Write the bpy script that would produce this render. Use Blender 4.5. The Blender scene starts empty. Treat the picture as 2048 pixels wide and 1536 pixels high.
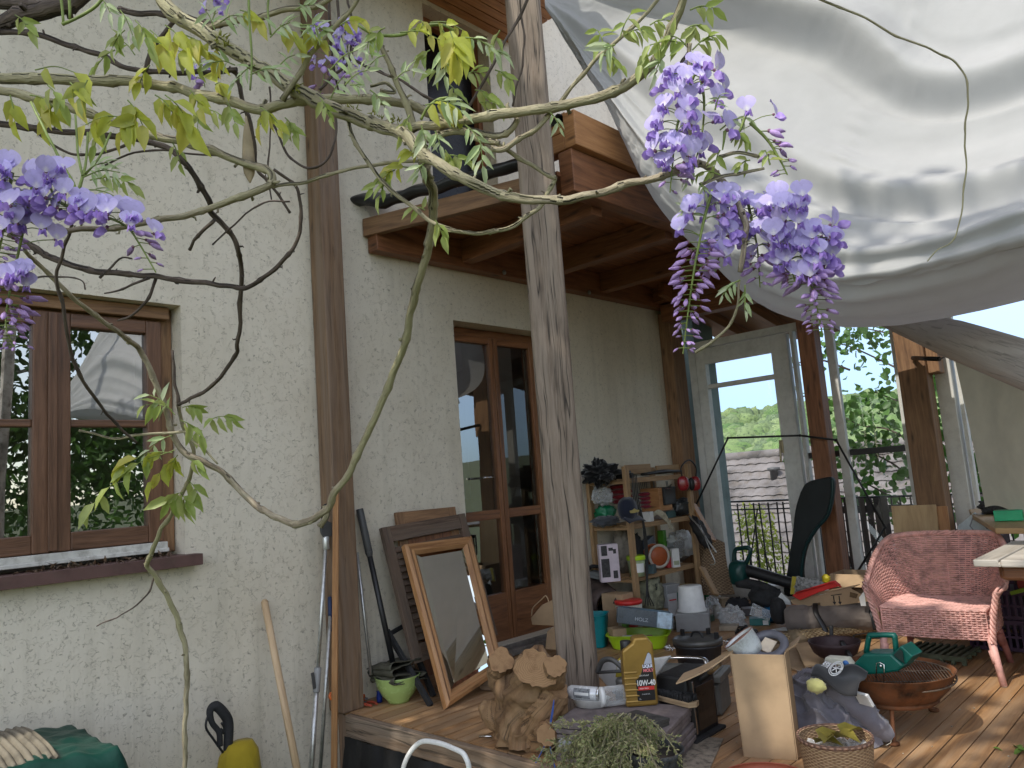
import bpy, math, random
from mathutils import Vector as V, Matrix, noise
random.seed(11)
sc = bpy.context.scene
COL = sc.collection
UPZ = V((0, 0, 1))
R_ = math.radians

# ---------------------------------------------------------------- camera survey
# The house wall is the plane X=0, the deck is Z=0, its front edge is Y=2.3.
CAM = V((3.5, 0.0, 1.05))
HEAD, PITCH, ROLL, FPX = R_(43.2), R_(7.4), R_(4.3), 1540.0
FWD = V((-math.sin(HEAD) * math.cos(PITCH), math.cos(HEAD) * math.cos(PITCH), math.sin(PITCH)))
_r0 = V((math.cos(HEAD), math.sin(HEAD), 0)); _u0 = _r0.cross(FWD)
RGT = _r0 * math.cos(ROLL) - _u0 * math.sin(ROLL)
UPV = _r0 * math.sin(ROLL) + _u0 * math.cos(ROLL)
def sight(x, y): return FWD + RGT * ((x - 1024) / FPX) + UPV * ((768 - y) / FPX)
def onz(x, y, z=0.0):                      # survey point on a level plane
    d = sight(x, y); return CAM + d * ((z - CAM.z) / d.z)
def onx(x, y, X=0.0):                      # on a plane parallel to the house wall
    d = sight(x, y); return CAM + d * ((X - CAM.x) / d.x)
def ony(x, y, Y):                          # on a plane square to the house wall
    d = sight(x, y); return CAM + d * ((Y - CAM.y) / d.y)
def far(x, y, dist): return CAM + sight(x, y) * dist

# ---------------------------------------------------------------- mesh builder
def frame_from(d, up=UPZ):
    d = d.normalized()
    s = d.cross(up)
    if s.length < 1e-4: s = d.cross(V((0, 1, 0)))
    s.normalize(); u = s.cross(d).normalized()
    return d, s, u
def rotz(a): return Matrix.Rotation(a, 3, 'Z')
def rot(a, ax): return Matrix.Rotation(a, 3, ax)
def crv(pts, n=6):                         # catmull-rom through points
    pts = [V(p) for p in pts]
    if len(pts) < 3:
        return [pts[0].lerp(pts[-1], i / n) for i in range(n + 1)]
    out = []
    P = [pts[0] * 2 - pts[1]] + pts + [pts[-1] * 2 - pts[-2]]
    for i in range(1, len(P) - 2):
        a, b, c, d = P[i - 1], P[i], P[i + 1], P[i + 2]
        for k in range(n):
            t = k / n
            out.append(0.5 * ((2 * b) + (c - a) * t + (2 * a - 5 * b + 4 * c - d) * t * t + (3 * b - a - 3 * c + d) * t ** 3))
    out.append(pts[-1]); return out
def lerpl(a, n):                           # resample list of radii linearly
    if isinstance(a, (int, float)): return [a] * n
    m = len(a) - 1; o = []
    for i in range(n):
        t = i / max(1, n - 1) * m; k = min(int(t), m - 1) if m else 0
        o.append(a[k] + (a[min(k + 1, m)] - a[k]) * (t - k))
    return o

class MB:
    def __init__(s): s.v = []; s.f = []; s.uv = []; s.mi = []; s.sm = []
    def add(s, vs, fs, uvs=None, mat=0, sm=False):
        b = len(s.v); s.v += [V(q) for q in vs]
        for i, f in enumerate(fs):
            s.f.append([b + k for k in f]); s.mi.append(mat); s.sm.append(sm)
            s.uv.append(uvs[i] if uvs else [(0, 0)] * len(f))
        return s
    def box(s, c, size, R=None, mat=0):
        c = V(c); hx, hy, hz = [q / 2 for q in size]
        vs = []
        for z in (-hz, hz):
            for (x, y) in ((-hx, -hy), (hx, -hy), (hx, hy), (-hx, hy)):
                p = V((x, y, z)); vs.append(c + (R @ p if R else p))
        fs = [(0, 3, 2, 1), (4, 5, 6, 7), (0, 1, 5, 4), (1, 2, 6, 5), (2, 3, 7, 6), (3, 0, 4, 7)]
        L = max(range(3), key=lambda i: size[i]); uvs = []
        loc = [(x, y, z) for z in (-hz, hz) for (x, y) in ((-hx, -hy), (hx, -hy), (hx, hy), (-hx, hy))]
        axes = [(0, 1), (0, 1), (0, 2), (1, 2), (0, 2), (1, 2)]
        off = [0, .37, .71, 1.13, 1.57, 1.91]
        for i, f in enumerate(fs):
            a, b = axes[i]
            if b == L: a, b = b, a
            uvs.append([(loc[k][a], loc[k][b] + off[i]) for k in f])
        return s.add(vs, fs, uvs, mat)
    def bx(s, x0, x1, y0, y1, z0, z1, mat=0):
        return s.box(((x0 + x1) / 2, (y0 + y1) / 2, (z0 + z1) / 2), (abs(x1 - x0), abs(y1 - y0), abs(z1 - z0)), None, mat)
    def bar(s, p0, p1, w, h, up=UPZ, mat=0):
        p0, p1 = V(p0), V(p1); d, sd, u = frame_from(p1 - p0, up)
        R = Matrix((d, sd, u)).transposed()
        return s.box((p0 + p1) / 2, ((p1 - p0).length, w, h), R, mat)
    def tube(s, pts, r, n=8, mat=0, cap=True, sm=True, flat=1.0, up=UPZ):
        pts = [V(p) for p in pts]; m = len(pts); rr = lerpl(r, m)
        vs = []; fs = []; uvs = []; prev = None; L = 0; ls = []
        for i, p in enumerate(pts):
            t = (pts[min(i + 1, m - 1)] - pts[max(i - 1, 0)])
            if t.length < 1e-9: t = V((0, 0, 1))
            t.normalize()
            if prev is None: _, a, b = frame_from(t, up)
            else:
                a = prev - t * prev.dot(t)
                if a.length < 1e-5: _, a, b = frame_from(t, up)
                a.normalize(); b = a.cross(t) * -1
            prev = a; b = t.cross(a)
            if i: L += (p - pts[i - 1]).length
            ls.append(L)
            for k in range(n):
                an = 2 * math.pi * k / n
                vs.append(p + a * (math.cos(an) * rr[i]) + b * (math.sin(an) * rr[i] * flat))
        for i in range(m - 1):
            for k in range(n):
                k2 = (k + 1) % n
                fs.append((i * n + k, i * n + k2, (i + 1) * n + k2, (i + 1) * n + k))
                c = 2 * math.pi * max(rr[i], 1e-3) / n
                uvs.append([(ls[i], k * c), (ls[i], (k + 1) * c), (ls[i + 1], (k + 1) * c), (ls[i + 1], k * c)])
        s.add(vs, fs, uvs, mat, sm)
        if cap:
            b = len(s.v) - len(vs)
            for ring, rev in ((0, True), (m - 1, False)):
                f = [b + ring * n + k for k in range(n)]
                if rev: f.reverse()
                s.f.append(f); s.mi.append(mat); s.sm.append(False)
                s.uv.append([(0.3 * math.cos(6.283 * k / n) * .1, .1 * math.sin(6.283 * k / n)) for k in range(n)])
        return s
    def lathe(s, prof, c=(0, 0, 0), n=32, R=None, mat=0, sm=True, sx=1, sy=1, wob=0):
        c = V(c); m = len(prof); vs = []; fs = []; uvs = []
        for (r, z) in prof:
            for k in range(n):
                a = 2 * math.pi * k / n
                q = r * (1 + wob * noise.noise(V((math.cos(a) * 2, math.sin(a) * 2, z * 9))))
                p = V((q * math.cos(a) * sx, q * math.sin(a) * sy, z)); vs.append(c + (R @ p if R else p))
        for i in range(m - 1):
            for k in range(n):
                k2 = (k + 1) % n
                fs.append((i * n + k, i * n + k2, (i + 1) * n + k2, (i + 1) * n + k))
                w = 6.283 * max(prof[i][0], prof[i + 1][0]) / n
                uvs.append([(k * w, prof[i][1]), ((k + 1) * w, prof[i][1]), ((k + 1) * w, prof[i + 1][1]), (k * w, prof[i + 1][1])])
        s.add(vs, fs, uvs, mat, sm)
        b = len(s.v) - len(vs)
        for ring in (0, m - 1):
            if prof[ring][0] > 1e-4 and tuple(prof[0]) != tuple(prof[-1]):
                f = [b + ring * n + k for k in range(n)]
                if ring == 0: f.reverse()
                s.f.append(f); s.mi.append(mat); s.sm.append(False)
                s.uv.append([(prof[ring][0] * math.cos(6.283 * k / n), prof[ring][0] * math.sin(6.283 * k / n)) for k in range(n)])
        return s
    def shell(s, prof, c=(0, 0, 0), n=32, R=None, mat=0, sx=1, sy=1, t=.004, wob=0):   # open vessel: outer + inner wall
        inner = [(max(r - t, 0), z + (t if i == 0 else 0)) for i, (r, z) in enumerate(prof)]
        full = [(0.0001, prof[0][1])] + list(prof) + inner[::-1] + [(0.0001, prof[0][1] + t)]
        return s.lathe(full, c, n, R, mat, True, sx, sy, wob)
    def prism(s, pts, ext, mat=0, sm=False):
        pts = [V(p) for p in pts]; ext = V(ext); n = len(pts)
        vs = pts + [p + ext for p in pts]
        nrm = (pts[1] - pts[0]).cross(pts[2] - pts[1])
        d = (pts[1] - pts[0]).normalized(); e = ext.normalized().cross(d)
        uvp = [((p - pts[0]).dot(d), (p - pts[0]).dot(e)) for p in pts]
        fs = [tuple(range(n - 1, -1, -1)), tuple(range(n, 2 * n))]
        uvs = [[uvp[k] for k in range(n - 1, -1, -1)], [uvp[k] for k in range(n)]]
        if nrm.dot(ext) < 0: fs = [tuple(range(n)), tuple(range(2 * n - 1, n - 1, -1))]; uvs = [[uvp[k] for k in range(n)], [uvp[k - n] for k in range(2 * n - 1, n - 1, -1)]]
        L = 0; h = ext.length
        for k in range(n):
            k2 = (k + 1) % n; l = (pts[k2] - pts[k]).length
            f = (k, k2, n + k2, n + k)
            if nrm.dot(ext) < 0: f = f[::-1]
            fs.append(f); uvs.append([(L, 0), (L + l, 0), (L + l, h), (L, h)]); L += l
        return s.add(vs, fs, uvs, mat, sm)
    def grid(s, fn, nu, nv, mat=0, sm=True, us=1, vs_=1, closed=False):
        vs = []; fs = []; uvs = []
        for j in range(nv + 1):
            for i in range(nu + 1): vs.append(fn(i / nu, j / nv))
        for j in range(nv):
            for i in range(nu):
                a = j * (nu + 1) + i
                fs.append((a, a + 1, a + nu + 2, a + nu + 1))
                uvs.append([(i / nu * us, j / nv * vs_), ((i + 1) / nu * us, j / nv * vs_), ((i + 1) / nu * us, (j + 1) / nv * vs_), (i / nu * us, (j + 1) / nv * vs_)])
        return s.add(vs, fs, uvs, mat, sm)
    def blob(s, c, size, R=None, mat=0, nu=20, nv=12, rough=0.0, fr=6, sq=1.0, seed=0):
        c = V(c); so = V((seed * 3.1, seed * 1.7, seed))
        def sp(t): return math.copysign(abs(t) ** sq, t)
        def fn(u, v):
            a = u * 2 * math.pi; b = (v - .5) * math.pi
            p = V((sp(math.cos(b)) * sp(math.cos(a)) * size[0] / 2, sp(math.cos(b)) * sp(math.sin(a)) * size[1] / 2, sp(math.sin(b)) * size[2] / 2))
            if rough: 
                q = V((math.cos(b) * math.cos(a), math.cos(b) * math.sin(a), math.sin(b)))
                p = p * (1 + rough * noise.noise(q * fr * .5 + so) + rough * .5 * noise.noise(q * fr * 1.3 + so))
            return c + (R @ p if R else p)
        return s.grid(fn, nu, nv, mat, True, (size[0] + size[1]) * 1.5, size[2] * 1.5)
    def build(s, name, mats, parent=None, bev=0.0, solid=0.0, sub=0, org=None):
        if not isinstance(mats, (list, tuple)): mats = [mats]
        me = bpy.data.meshes.new(name)
        if parent is not None: L = ROOT[parent.name]
        elif org is not None: L = V(org)
        else:
            xs = [p.x for p in s.v]; ys = [p.y for p in s.v]; zs = [p.z for p in s.v]
            L = V(((min(xs) + max(xs)) / 2, (min(ys) + max(ys)) / 2, min(zs)))
        me.from_pydata([p - L for p in s.v], [], s.f)
        for m in mats: me.materials.append(m)
        me.polygons.foreach_set('material_index', s.mi); me.polygons.foreach_set('use_smooth', s.sm)
        uvl = me.uv_layers.new(name='UVMap')
        flat = [c for f in s.uv for q in f for c in q]
        uvl.data.foreach_set('uv', flat)
        me.update()
        o = bpy.data.objects.new(name, me); COL.objects.link(o)
        if parent is not None:
            o.parent = parent
        else: o.location = L
        ROOT[o.name] = L
        if sub:
            m = o.modifiers.new('sub', 'SUBSURF'); m.levels = sub; m.render_levels = sub
        if solid:
            m = o.modifiers.new('sol', 'SOLIDIFY'); m.thickness = solid; m.offset = 0
        if bev:
            m = o.modifiers.new('bev', 'BEVEL'); m.width = bev; m.segments = 2; m.limit_method = 'ANGLE'; m.angle_limit = R_(40); m.harden_normals = False
        return o
ROOT = {}
def tag(o, label, cat, group=None, kind=None):
    if kind: o['kind'] = kind
    if label: o['label'] = label
    if cat: o['category'] = cat
    if group: o['group'] = group
    return o
def thing(name, label, cat, loc, group=None):
    o = bpy.data.objects.new(name, None); COL.objects.link(o); o.location = loc
    o.empty_display_size = .05
    ROOT[o.name] = V(loc); return tag(o, label, cat, group)
def copy_tree(o, parent=None):
    c = o.copy(); COL.objects.link(c)
    if parent is not None: c.parent = parent
    ROOT[c.name] = ROOT[o.name]
    for ch in list(o.children): copy_tree(ch, c)
    return c
def text(name, s, size, org, xd, yd, m, parent, ext=.0006, align='LEFT', bold=0.0, sx=1.0):
    cu = bpy.data.curves.new(name, 'FONT'); cu.body = s; cu.size = size; cu.extrude = ext; cu.align_x = align; cu.offset = bold
    t = bpy.data.objects.new(name, cu); COL.objects.link(t)
    dg = bpy.context.evaluated_depsgraph_get(); me = bpy.data.meshes.new_from_object(t.evaluated_get(dg))
    bpy.data.objects.remove(t); bpy.data.curves.remove(cu)
    xd = V(xd).normalized(); yd = V(yd); yd = (yd - xd * yd.dot(xd)).normalized(); zd = xd.cross(yd)
    L = ROOT[parent.name]; org = V(org)
    for v in me.vertices:
        c = v.co.copy(); v.co = org + xd * (c.x * sx) + yd * c.y + zd * (c.z + ext) - L
    me.materials.clear(); me.materials.append(m)
    o = bpy.data.objects.new(name, me); COL.objects.link(o); o.parent = parent; ROOT[o.name] = L
    return o
# ---------------------------------------------------------------- materials
def nmat(name):
    m = bpy.data.materials.new(name); m.use_nodes = True
    nt = m.node_tree; b = nt.nodes['Principled BSDF']; return m, nt, b
def N(nt, t, **k):
    n = nt.nodes.new(t)
    for a, v in k.items():
        if a.startswith('i_'): n.inputs[a[2:].replace('_', ' ')].default_value = v
        else: setattr(n, a, v)
    return n
def ramp(nt, stops, fac):
    r = nt.nodes.new('ShaderNodeValToRGB'); e = r.color_ramp.elements
    while len(e) < len(stops): e.new(0.5)
    for i, (p, c) in enumerate(stops):
        e[i].position = p; e[i].color = (*c, 1) if len(c) == 3 else c
    nt.links.new(fac, r.inputs['Fac']); return r.outputs['Color']
def noisetex(nt, vec, scale, detail=4, rough=.55, dist=0):
    n = N(nt, 'ShaderNodeTexNoise'); n.inputs['Scale'].default_value = scale; n.inputs['Detail'].default_value = detail
    n.inputs['Roughness'].default_value = rough; n.inputs['Distortion'].default_value = dist
    if vec is not None: nt.links.new(vec, n.inputs['Vector'])
    return n.outputs['Fac']
def mixc(nt, a, b, fac, mode='MIX'):
    m = N(nt, 'ShaderNodeMix', data_type='RGBA', blend_type=mode)
    for s, v in (('A', a), ('B', b)):
        i = [q for q in m.inputs if q.name == s and q.type == 'RGBA'][0]
        if isinstance(v, (tuple, list)): i.default_value = (*v, 1) if len(v) == 3 else v
        else: nt.links.new(v, i)
    if isinstance(fac, (int, float)): m.inputs[0].default_value = fac
    else: nt.links.new(fac, m.inputs[0])
    return [q for q in m.outputs if q.type == 'RGBA'][0]
def math_(nt, op, a, b=None, clamp=False):
    m = N(nt, 'ShaderNodeMath', operation=op, use_clamp=clamp)
    for i, v in enumerate((a, b)):
        if v is None: continue
        if isinstance(v, (int, float)): m.inputs[i].default_value = v
        else: nt.links.new(v, m.inputs[i])
    return m.outputs[0]
def vmul(nt, vec, s):
    m = N(nt, 'ShaderNodeMapping'); m.inputs['Scale'].default_value = s; nt.links.new(vec, m.inputs['Vector']); return m.outputs[0]
def bump(nt, b, h, strength=.3, dist=.01):
    n = N(nt, 'ShaderNodeBump'); n.inputs['Strength'].default_value = strength; n.inputs['Distance'].default_value = dist
    nt.links.new(h, n.inputs['Height']); nt.links.new(n.outputs[0], b.inputs['Normal']); return n
def objco(nt): return N(nt, 'ShaderNodeTexCoord').outputs['Object']
def uvco(nt): return N(nt, 'ShaderNodeTexCoord').outputs['UV']

_P = {}
def paint(col, rough=.5, var=.12, scale=14, metal=0.0, bmp=.05, spec=.5, dirt=.0, alpha=None, coat=0, trans=0.0):
    """generic painted / plastic / metal surface with soft stains and fine grain"""
    key = (col, rough, var, scale, metal, bmp, spec, dirt, coat, trans)
    if key in _P: return _P[key]
    m, nt, b = nmat('surface'); co = objco(nt)
    n1 = noisetex(nt, co, scale, 5, .6); n2 = noisetex(nt, co, scale * 6, 3)
    dk = tuple(c * (1 - var * 2.2) for c in col); lt = tuple(min(1, c * (1 + var) + .01 * var) for c in col)
    c = ramp(nt, [(.3, dk), (.5, col), (.72, lt)], n1)
    if dirt:
        f = math_(nt, 'MULTIPLY', math_(nt, 'SUBTRACT', noisetex(nt, co, scale * 2.3, 6, .7), .48, True), dirt * 6, True)
        c = mixc(nt, c, (.11, .085, .06), f)
    nt.links.new(c, b.inputs['Base Color'])
    nt.links.new(math_(nt, 'ADD', math_(nt, 'MULTIPLY', math_(nt, 'SUBTRACT', n2, .5), .25), rough, True), b.inputs['Roughness'])
    b.inputs['Metallic'].default_value = metal; b.inputs['Specular IOR Level'].default_value = spec
    if coat: b.inputs['Coat Weight'].default_value = coat
    if trans: b.inputs['Transmission Weight'].default_value = trans
    if bmp: bump(nt, b, n2, bmp * 3, .004)
    _P[key] = m; return m

def wood(name, dark, mid, light, grain=28, rough=.6, stain=.25, cracks=0.0, weather=None, gl=2.0, knots=True, bmp=.25):
    m, nt, b = nmat(name); uv = uvco(nt)
    g = N(nt, 'ShaderNodeNewGeometry'); rnd = g.outputs['Random Per Island']
    off = N(nt, 'ShaderNodeCombineXYZ'); nt.links.new(math_(nt, 'MULTIPLY', rnd, 31.0), off.inputs[0]); nt.links.new(math_(nt, 'MULTIPLY', rnd, 17.0), off.inputs[1])
    va = N(nt, 'ShaderNodeVectorMath', operation='ADD'); nt.links.new(uv, va.inputs[0]); nt.links.new(off.outputs[0], va.inputs[1]); co = va.outputs[0]
    # wavy grain: stretched noise with slight distortion
    warp = noisetex(nt, vmul(nt, co, (1.2, 5, 1)), 1.6, 2)
    wv = N(nt, 'ShaderNodeCombineXYZ'); nt.links.new(math_(nt, 'MULTIPLY', warp, .06), wv.inputs[1])
    vb = N(nt, 'ShaderNodeVectorMath', operation='ADD'); nt.links.new(co, vb.inputs[0]); nt.links.new(wv.outputs[0], vb.inputs[1]); cw = vb.outputs[0]
    n1 = noisetex(nt, vmul(nt, cw, (gl, grain, 1)), 1.8, 7, .62)
    n2 = noisetex(nt, vmul(nt, cw, (gl * 2, grain * 5, 1)), 2.0, 3)
    c = ramp(nt, [(.3, dark), (.5, mid), (.7, light)], n1)
    c = mixc(nt, c, dark, math_(nt, 'MULTIPLY', math_(nt, 'SUBTRACT', n2, .52, True), 2.2, True))
    h = math_(nt, 'ADD', n1, math_(nt, 'MULTIPLY', n2, .6))
    if knots:
        vo = N(nt, 'ShaderNodeTexVoronoi'); vo.inputs['Scale'].default_value = 1.0; nt.links.new(vmul(nt, cw, (2.6, 9, 1)), vo.inputs['Vector'])
        k = math_(nt, 'SUBTRACT', 1.0, math_(nt, 'MULTIPLY', vo.outputs['Distance'], 7.5), True)
        c = mixc(nt, c, tuple(q * .35 for q in dark), k)
    st = noisetex(nt, vmul(nt, co, (1.1, 4, 1)), 1.7, 5, .65)
    c = mixc(nt, c, tuple(q * .45 for q in dark), math_(nt, 'MULTIPLY', math_(nt, 'SUBTRACT', st, .48, True), stain * 5, True))
    if weather:
        w2 = noisetex(nt, vmul(nt, co, (.8, 14, 1)), 1.3, 5, .6)
        c = mixc(nt, c, weather, math_(nt, 'MULTIPLY', math_(nt, 'SUBTRACT', w2, .38, True), 3.6, True))
    if cracks:
        cr = noisetex(nt, vmul(nt, cw, (.5, 22, 1)), 1.2, 3, .5)
        ck = math_(nt, 'SUBTRACT', 1.0, math_(nt, 'MULTIPLY', math_(nt, 'ABSOLUTE', math_(nt, 'SUBTRACT', cr, .5)), 60), True)
        c = mixc(nt, c, (.015, .012, .01), math_(nt, 'MULTIPLY', ck, cracks)); h = math_(nt, 'SUBTRACT', h, math_(nt, 'MULTIPLY', ck, 1.2))
    hs = N(nt, 'ShaderNodeHueSaturation'); nt.links.new(c, hs.inputs['Color'])
    nt.links.new(math_(nt, 'ADD', math_(nt, 'MULTIPLY', rnd, .34), .83), hs.inputs['Value'])
    nt.links.new(hs.outputs[0], b.inputs['Base Color'])
    nt.links.new(math_(nt, 'ADD', math_(nt, 'MULTIPLY', n1, .25), rough - .12, True), b.inputs['Roughness'])
    bump(nt, b, h, bmp * 2, .004); return m

W = {}
W['brown'] = wood('stained timber', (.13, .068, .034), (.25, .135, .066), (.34, .20, .10), 26, .62)
W['post'] = wood('weathered brown post', (.12, .068, .035), (.22, .13, .07), (.31, .20, .115), 26, .65, .3, .35, (.24, .17, .12))
W['dark'] = wood('dark stained timber', (.11, .042, .017), (.25, .10, .042), (.35, .155, .068), 22, .5, .2)
W['orange'] = wood('fresh larch', (.30, .13, .05), (.46, .22, .085), (.55, .29, .12), 24, .55, .12)
W['red'] = wood('red brown window wood', (.11, .042, .018), (.23, .095, .038), (.31, .14, .06), 24, .42, .2, knots=False)
W['sash'] = wood('dark brown window wood', (.075, .035, .018), (.15, .072, .038), (.21, .105, .058), 24, .45, .25, knots=False)
W['log'] = wood('silvered log', (.08, .058, .042), (.21, .16, .12), (.33, .265, .21), 30, .85, .45, .9, (.28, .225, .175), 2.4, True, .16)
W['deck'] = wood('worn deck boards', (.20, .095, .036), (.38, .20, .082), (.48, .28, .125), 40, .6, .4, .0, (.39, .25, .14), 1.6, False, .3)
W['edge'] = wood('weathered deck beam', (.12, .075, .045), (.26, .17, .105), (.37, .265, .175), 26, .75, .5, .7, (.29, .225, .165))
W['pine'] = wood('pine', (.24, .11, .04), (.40, .20, .08), (.50, .28, .125), 24, .45, .15)
W['shelf'] = wood('raw shelf wood', (.26, .15, .07), (.40, .25, .125), (.50, .335, .18), 24, .6, .15)
W['board'] = wood('pale veneer board', (.38, .24, .11), (.53, .36, .18), (.60, .43, .235), 8, .5, .06, 0, None, 1.2)
W['shutter'] = wood('old shutter wood', (.06, .037, .024), (.125, .078, .052), (.19, .13, .09), 30, .7, .4, .3, (.13, .095, .07))
W['table'] = wood('silver grey table wood', (.30, .26, .21), (.46, .41, .34), (.58, .53, .46), 40, .75, .3, .0, (.52, .48, .42), 1.6, False)
W['stick'] = wood('broom handle wood', (.34, .23, .13), (.48, .34, .20), (.56, .42, .27), 30, .55, .15)
W['bark'] = wood('stump wood', (.07, .034, .015), (.22, .118, .052), (.38, .23, .115), 16, .8, .6, .7, (.30, .185, .095), 3.0, False, .35)
W['twig'] = wood('vine bark', (.12, .09, .06), (.31, .255, .175), (.46, .40, .29), 30, .85, .4, .3, (.37, .35, .19), 10, False, .7)
W['twigdark'] = wood('dark vine bark', (.05, .036, .028), (.105, .078, .06), (.17, .13, .10), 30, .85, .4, .3, None, 10, False, .7)
W['beam'] = wood('pale grey pole', (.50, .45, .42), (.62, .58, .55), (.70, .66, .63), 18, .8, .05, .3, (.64, .60, .57), 1.0, True, .3)

def stucco():
    m, nt, b = nmat('scratched render'); co = objco(nt)
    n = noisetex(nt, co, 40, 1, .5); n2 = noisetex(nt, vmul(nt, co, (1, 1, 1.5)), 62, 1, .5)
    msk = noisetex(nt, co, 26, 2); msk2 = noisetex(nt, co, 38, 2)
    w1 = math_(nt, 'SUBTRACT', 1.0, math_(nt, 'MULTIPLY', math_(nt, 'ABSOLUTE', math_(nt, 'SUBTRACT', n, .5)), 44), True)
    w2 = math_(nt, 'SUBTRACT', 1.0, math_(nt, 'MULTIPLY', math_(nt, 'ABSOLUTE', math_(nt, 'SUBTRACT', n2, .47)), 40), True)
    k1 = math_(nt, 'MULTIPLY', w1, math_(nt, 'MULTIPLY', math_(nt, 'SUBTRACT', msk2, .53, True), 14, True))
    k2 = math_(nt, 'MULTIPLY', w2, math_(nt, 'MULTIPLY', math_(nt, 'SUBTRACT', msk, .52, True), 14, True))
    worm = math_(nt, 'MAXIMUM', k1, k2)
    fine = noisetex(nt, co, 160, 3); big = noisetex(nt, co, 1.3, 5, .6)
    c = ramp(nt, [(.3, (.67, .605, .485)), (.55, (.755, .695, .575)), (.75, (.79, .735, .625))], big)
    streak = noisetex(nt, vmul(nt, co, (9, 9, .6)), 1.1, 4)
    c = mixc(nt, c, (.50, .46, .37), math_(nt, 'MULTIPLY', math_(nt, 'SUBTRACT', streak, .52, True), 1.6, True))
    sz = N(nt, 'ShaderNodeSeparateXYZ'); nt.links.new(co, sz.inputs[0])
    foot = math_(nt, 'MULTIPLY', math_(nt, 'SUBTRACT', .35, sz.outputs[2], True), .9, True)
    c = mixc(nt, c, (.40, .37, .29), math_(nt, 'MULTIPLY', foot, math_(nt, 'MULTIPLY', noisetex(nt, co, 3.5, 5, .65), 1.1, True)))
    drip = noisetex(nt, vmul(nt, co, (22, 22, .7)), 1.0, 3); below = math_(nt, 'MULTIPLY', math_(nt, 'SUBTRACT', 1.25, sz.outputs[2], True), 1.4, True)
    c = mixc(nt, c, (.46, .42, .33), math_(nt, 'MULTIPLY', math_(nt, 'MULTIPLY', math_(nt, 'SUBTRACT', drip, .55, True), 2.4, True), below))
    c = mixc(nt, c, (.27, .245, .205), math_(nt, 'MULTIPLY', worm, .62))
    nt.links.new(c, b.inputs['Base Color']); b.inputs['Roughness'].default_value = .92; b.inputs['Specular IOR Level'].default_value = .15
    h = math_(nt, 'SUBTRACT', math_(nt, 'ADD', math_(nt, 'MULTIPLY', fine, .25), math_(nt, 'MULTIPLY', noisetex(nt, co, 60, 2), .25)), math_(nt, 'MULTIPLY', worm, .9))
    bump(nt, b, h, .6, .005); return m
M_STUCCO = stucco()
def glassm(name, tint=(.9, .93, .92), base=.10, wob=.0):
    m, nt, b = nmat(name); nt.nodes.remove(b); out = nt.nodes['Material Output']
    tr = N(nt, 'ShaderNodeBsdfTransparent'); tr.inputs[0].default_value = (*tint, 1)
    gl = N(nt, 'ShaderNodeBsdfGlossy'); gl.inputs['Roughness'].default_value = .0; gl.inputs['Color'].default_value = (.95, .96, .95, 1)
    fr = N(nt, 'ShaderNodeFresnel'); fr.inputs[0].default_value = 1.5
    mx = N(nt, 'ShaderNodeMixShader')
    nt.links.new(math_(nt, 'ADD', math_(nt, 'MULTIPLY', fr.outputs[0], 1.6), base, True), mx.inputs[0])
    nt.links.new(tr.outputs[0], mx.inputs[1]); nt.links.new(gl.outputs[0], mx.inputs[2]); nt.links.new(mx.outputs[0], out.inputs['Surface'])
    if wob:
        bp = N(nt, 'ShaderNodeBump'); bp.inputs['Strength'].default_value = wob; bp.inputs['Distance'].default_value = .02
        nt.links.new(noisetex(nt, objco(nt), 2.2, 1), bp.inputs['Height'])
        nt.links.new(bp.outputs[0], gl.inputs['Normal'])
    return m
M_GLASS = glassm('window glass', (.85, .88, .86), .34, .05)
M_CLEAR = glassm('clear pane', (.97, .985, .98), .0)
def bagm(name, tint=(.9, .92, .93), base=.18):
    m, nt, b = nmat(name); nt.nodes.remove(b); out = nt.nodes['Material Output']
    tr = N(nt, 'ShaderNodeBsdfTransparent'); tr.inputs[0].default_value = (*tint, 1)
    gl = N(nt, 'ShaderNodeBsdfPrincipled'); gl.inputs['Roughness'].default_value = .18; gl.inputs['Base Color'].default_value = (.82, .83, .83, 1)
    n = noisetex(nt, objco(nt), 30, 3)
    bp = N(nt, 'ShaderNodeBump'); bp.inputs['Strength'].default_value = .9; bp.inputs['Distance'].default_value = .01; nt.links.new(n, bp.inputs['Height']); nt.links.new(bp.outputs[0], gl.inputs['Normal'])
    lw = N(nt, 'ShaderNodeLayerWeight'); lw.inputs[0].default_value = .35
    mx = N(nt, 'ShaderNodeMixShader'); nt.links.new(math_(nt, 'ADD', lw.outputs[1], base, True), mx.inputs[0])
    nt.links.new(tr.outputs[0], mx.inputs[1]); nt.links.new(gl.outputs[0], mx.inputs[2]); nt.links.new(mx.outputs[0], out.inputs['Surface']); return m
M_BAG = bagm('clear plastic film')
M_JAR = bagm('jar plastic', (.93, .94, .92), .16)
def mirrorm():
    m, nt, b = nmat('mirror glass'); b.inputs['Base Color'].default_value = (.95, .92, .80, 1); b.inputs['Metallic'].default_value = 1; 
    n = noisetex(nt, objco(nt), 18, 4); nt.links.new(math_(nt, 'MULTIPLY', math_(nt, 'SUBTRACT', n, .45, True), .12), b.inputs['Roughness']); return m
M_MIRROR = mirrorm()
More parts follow.
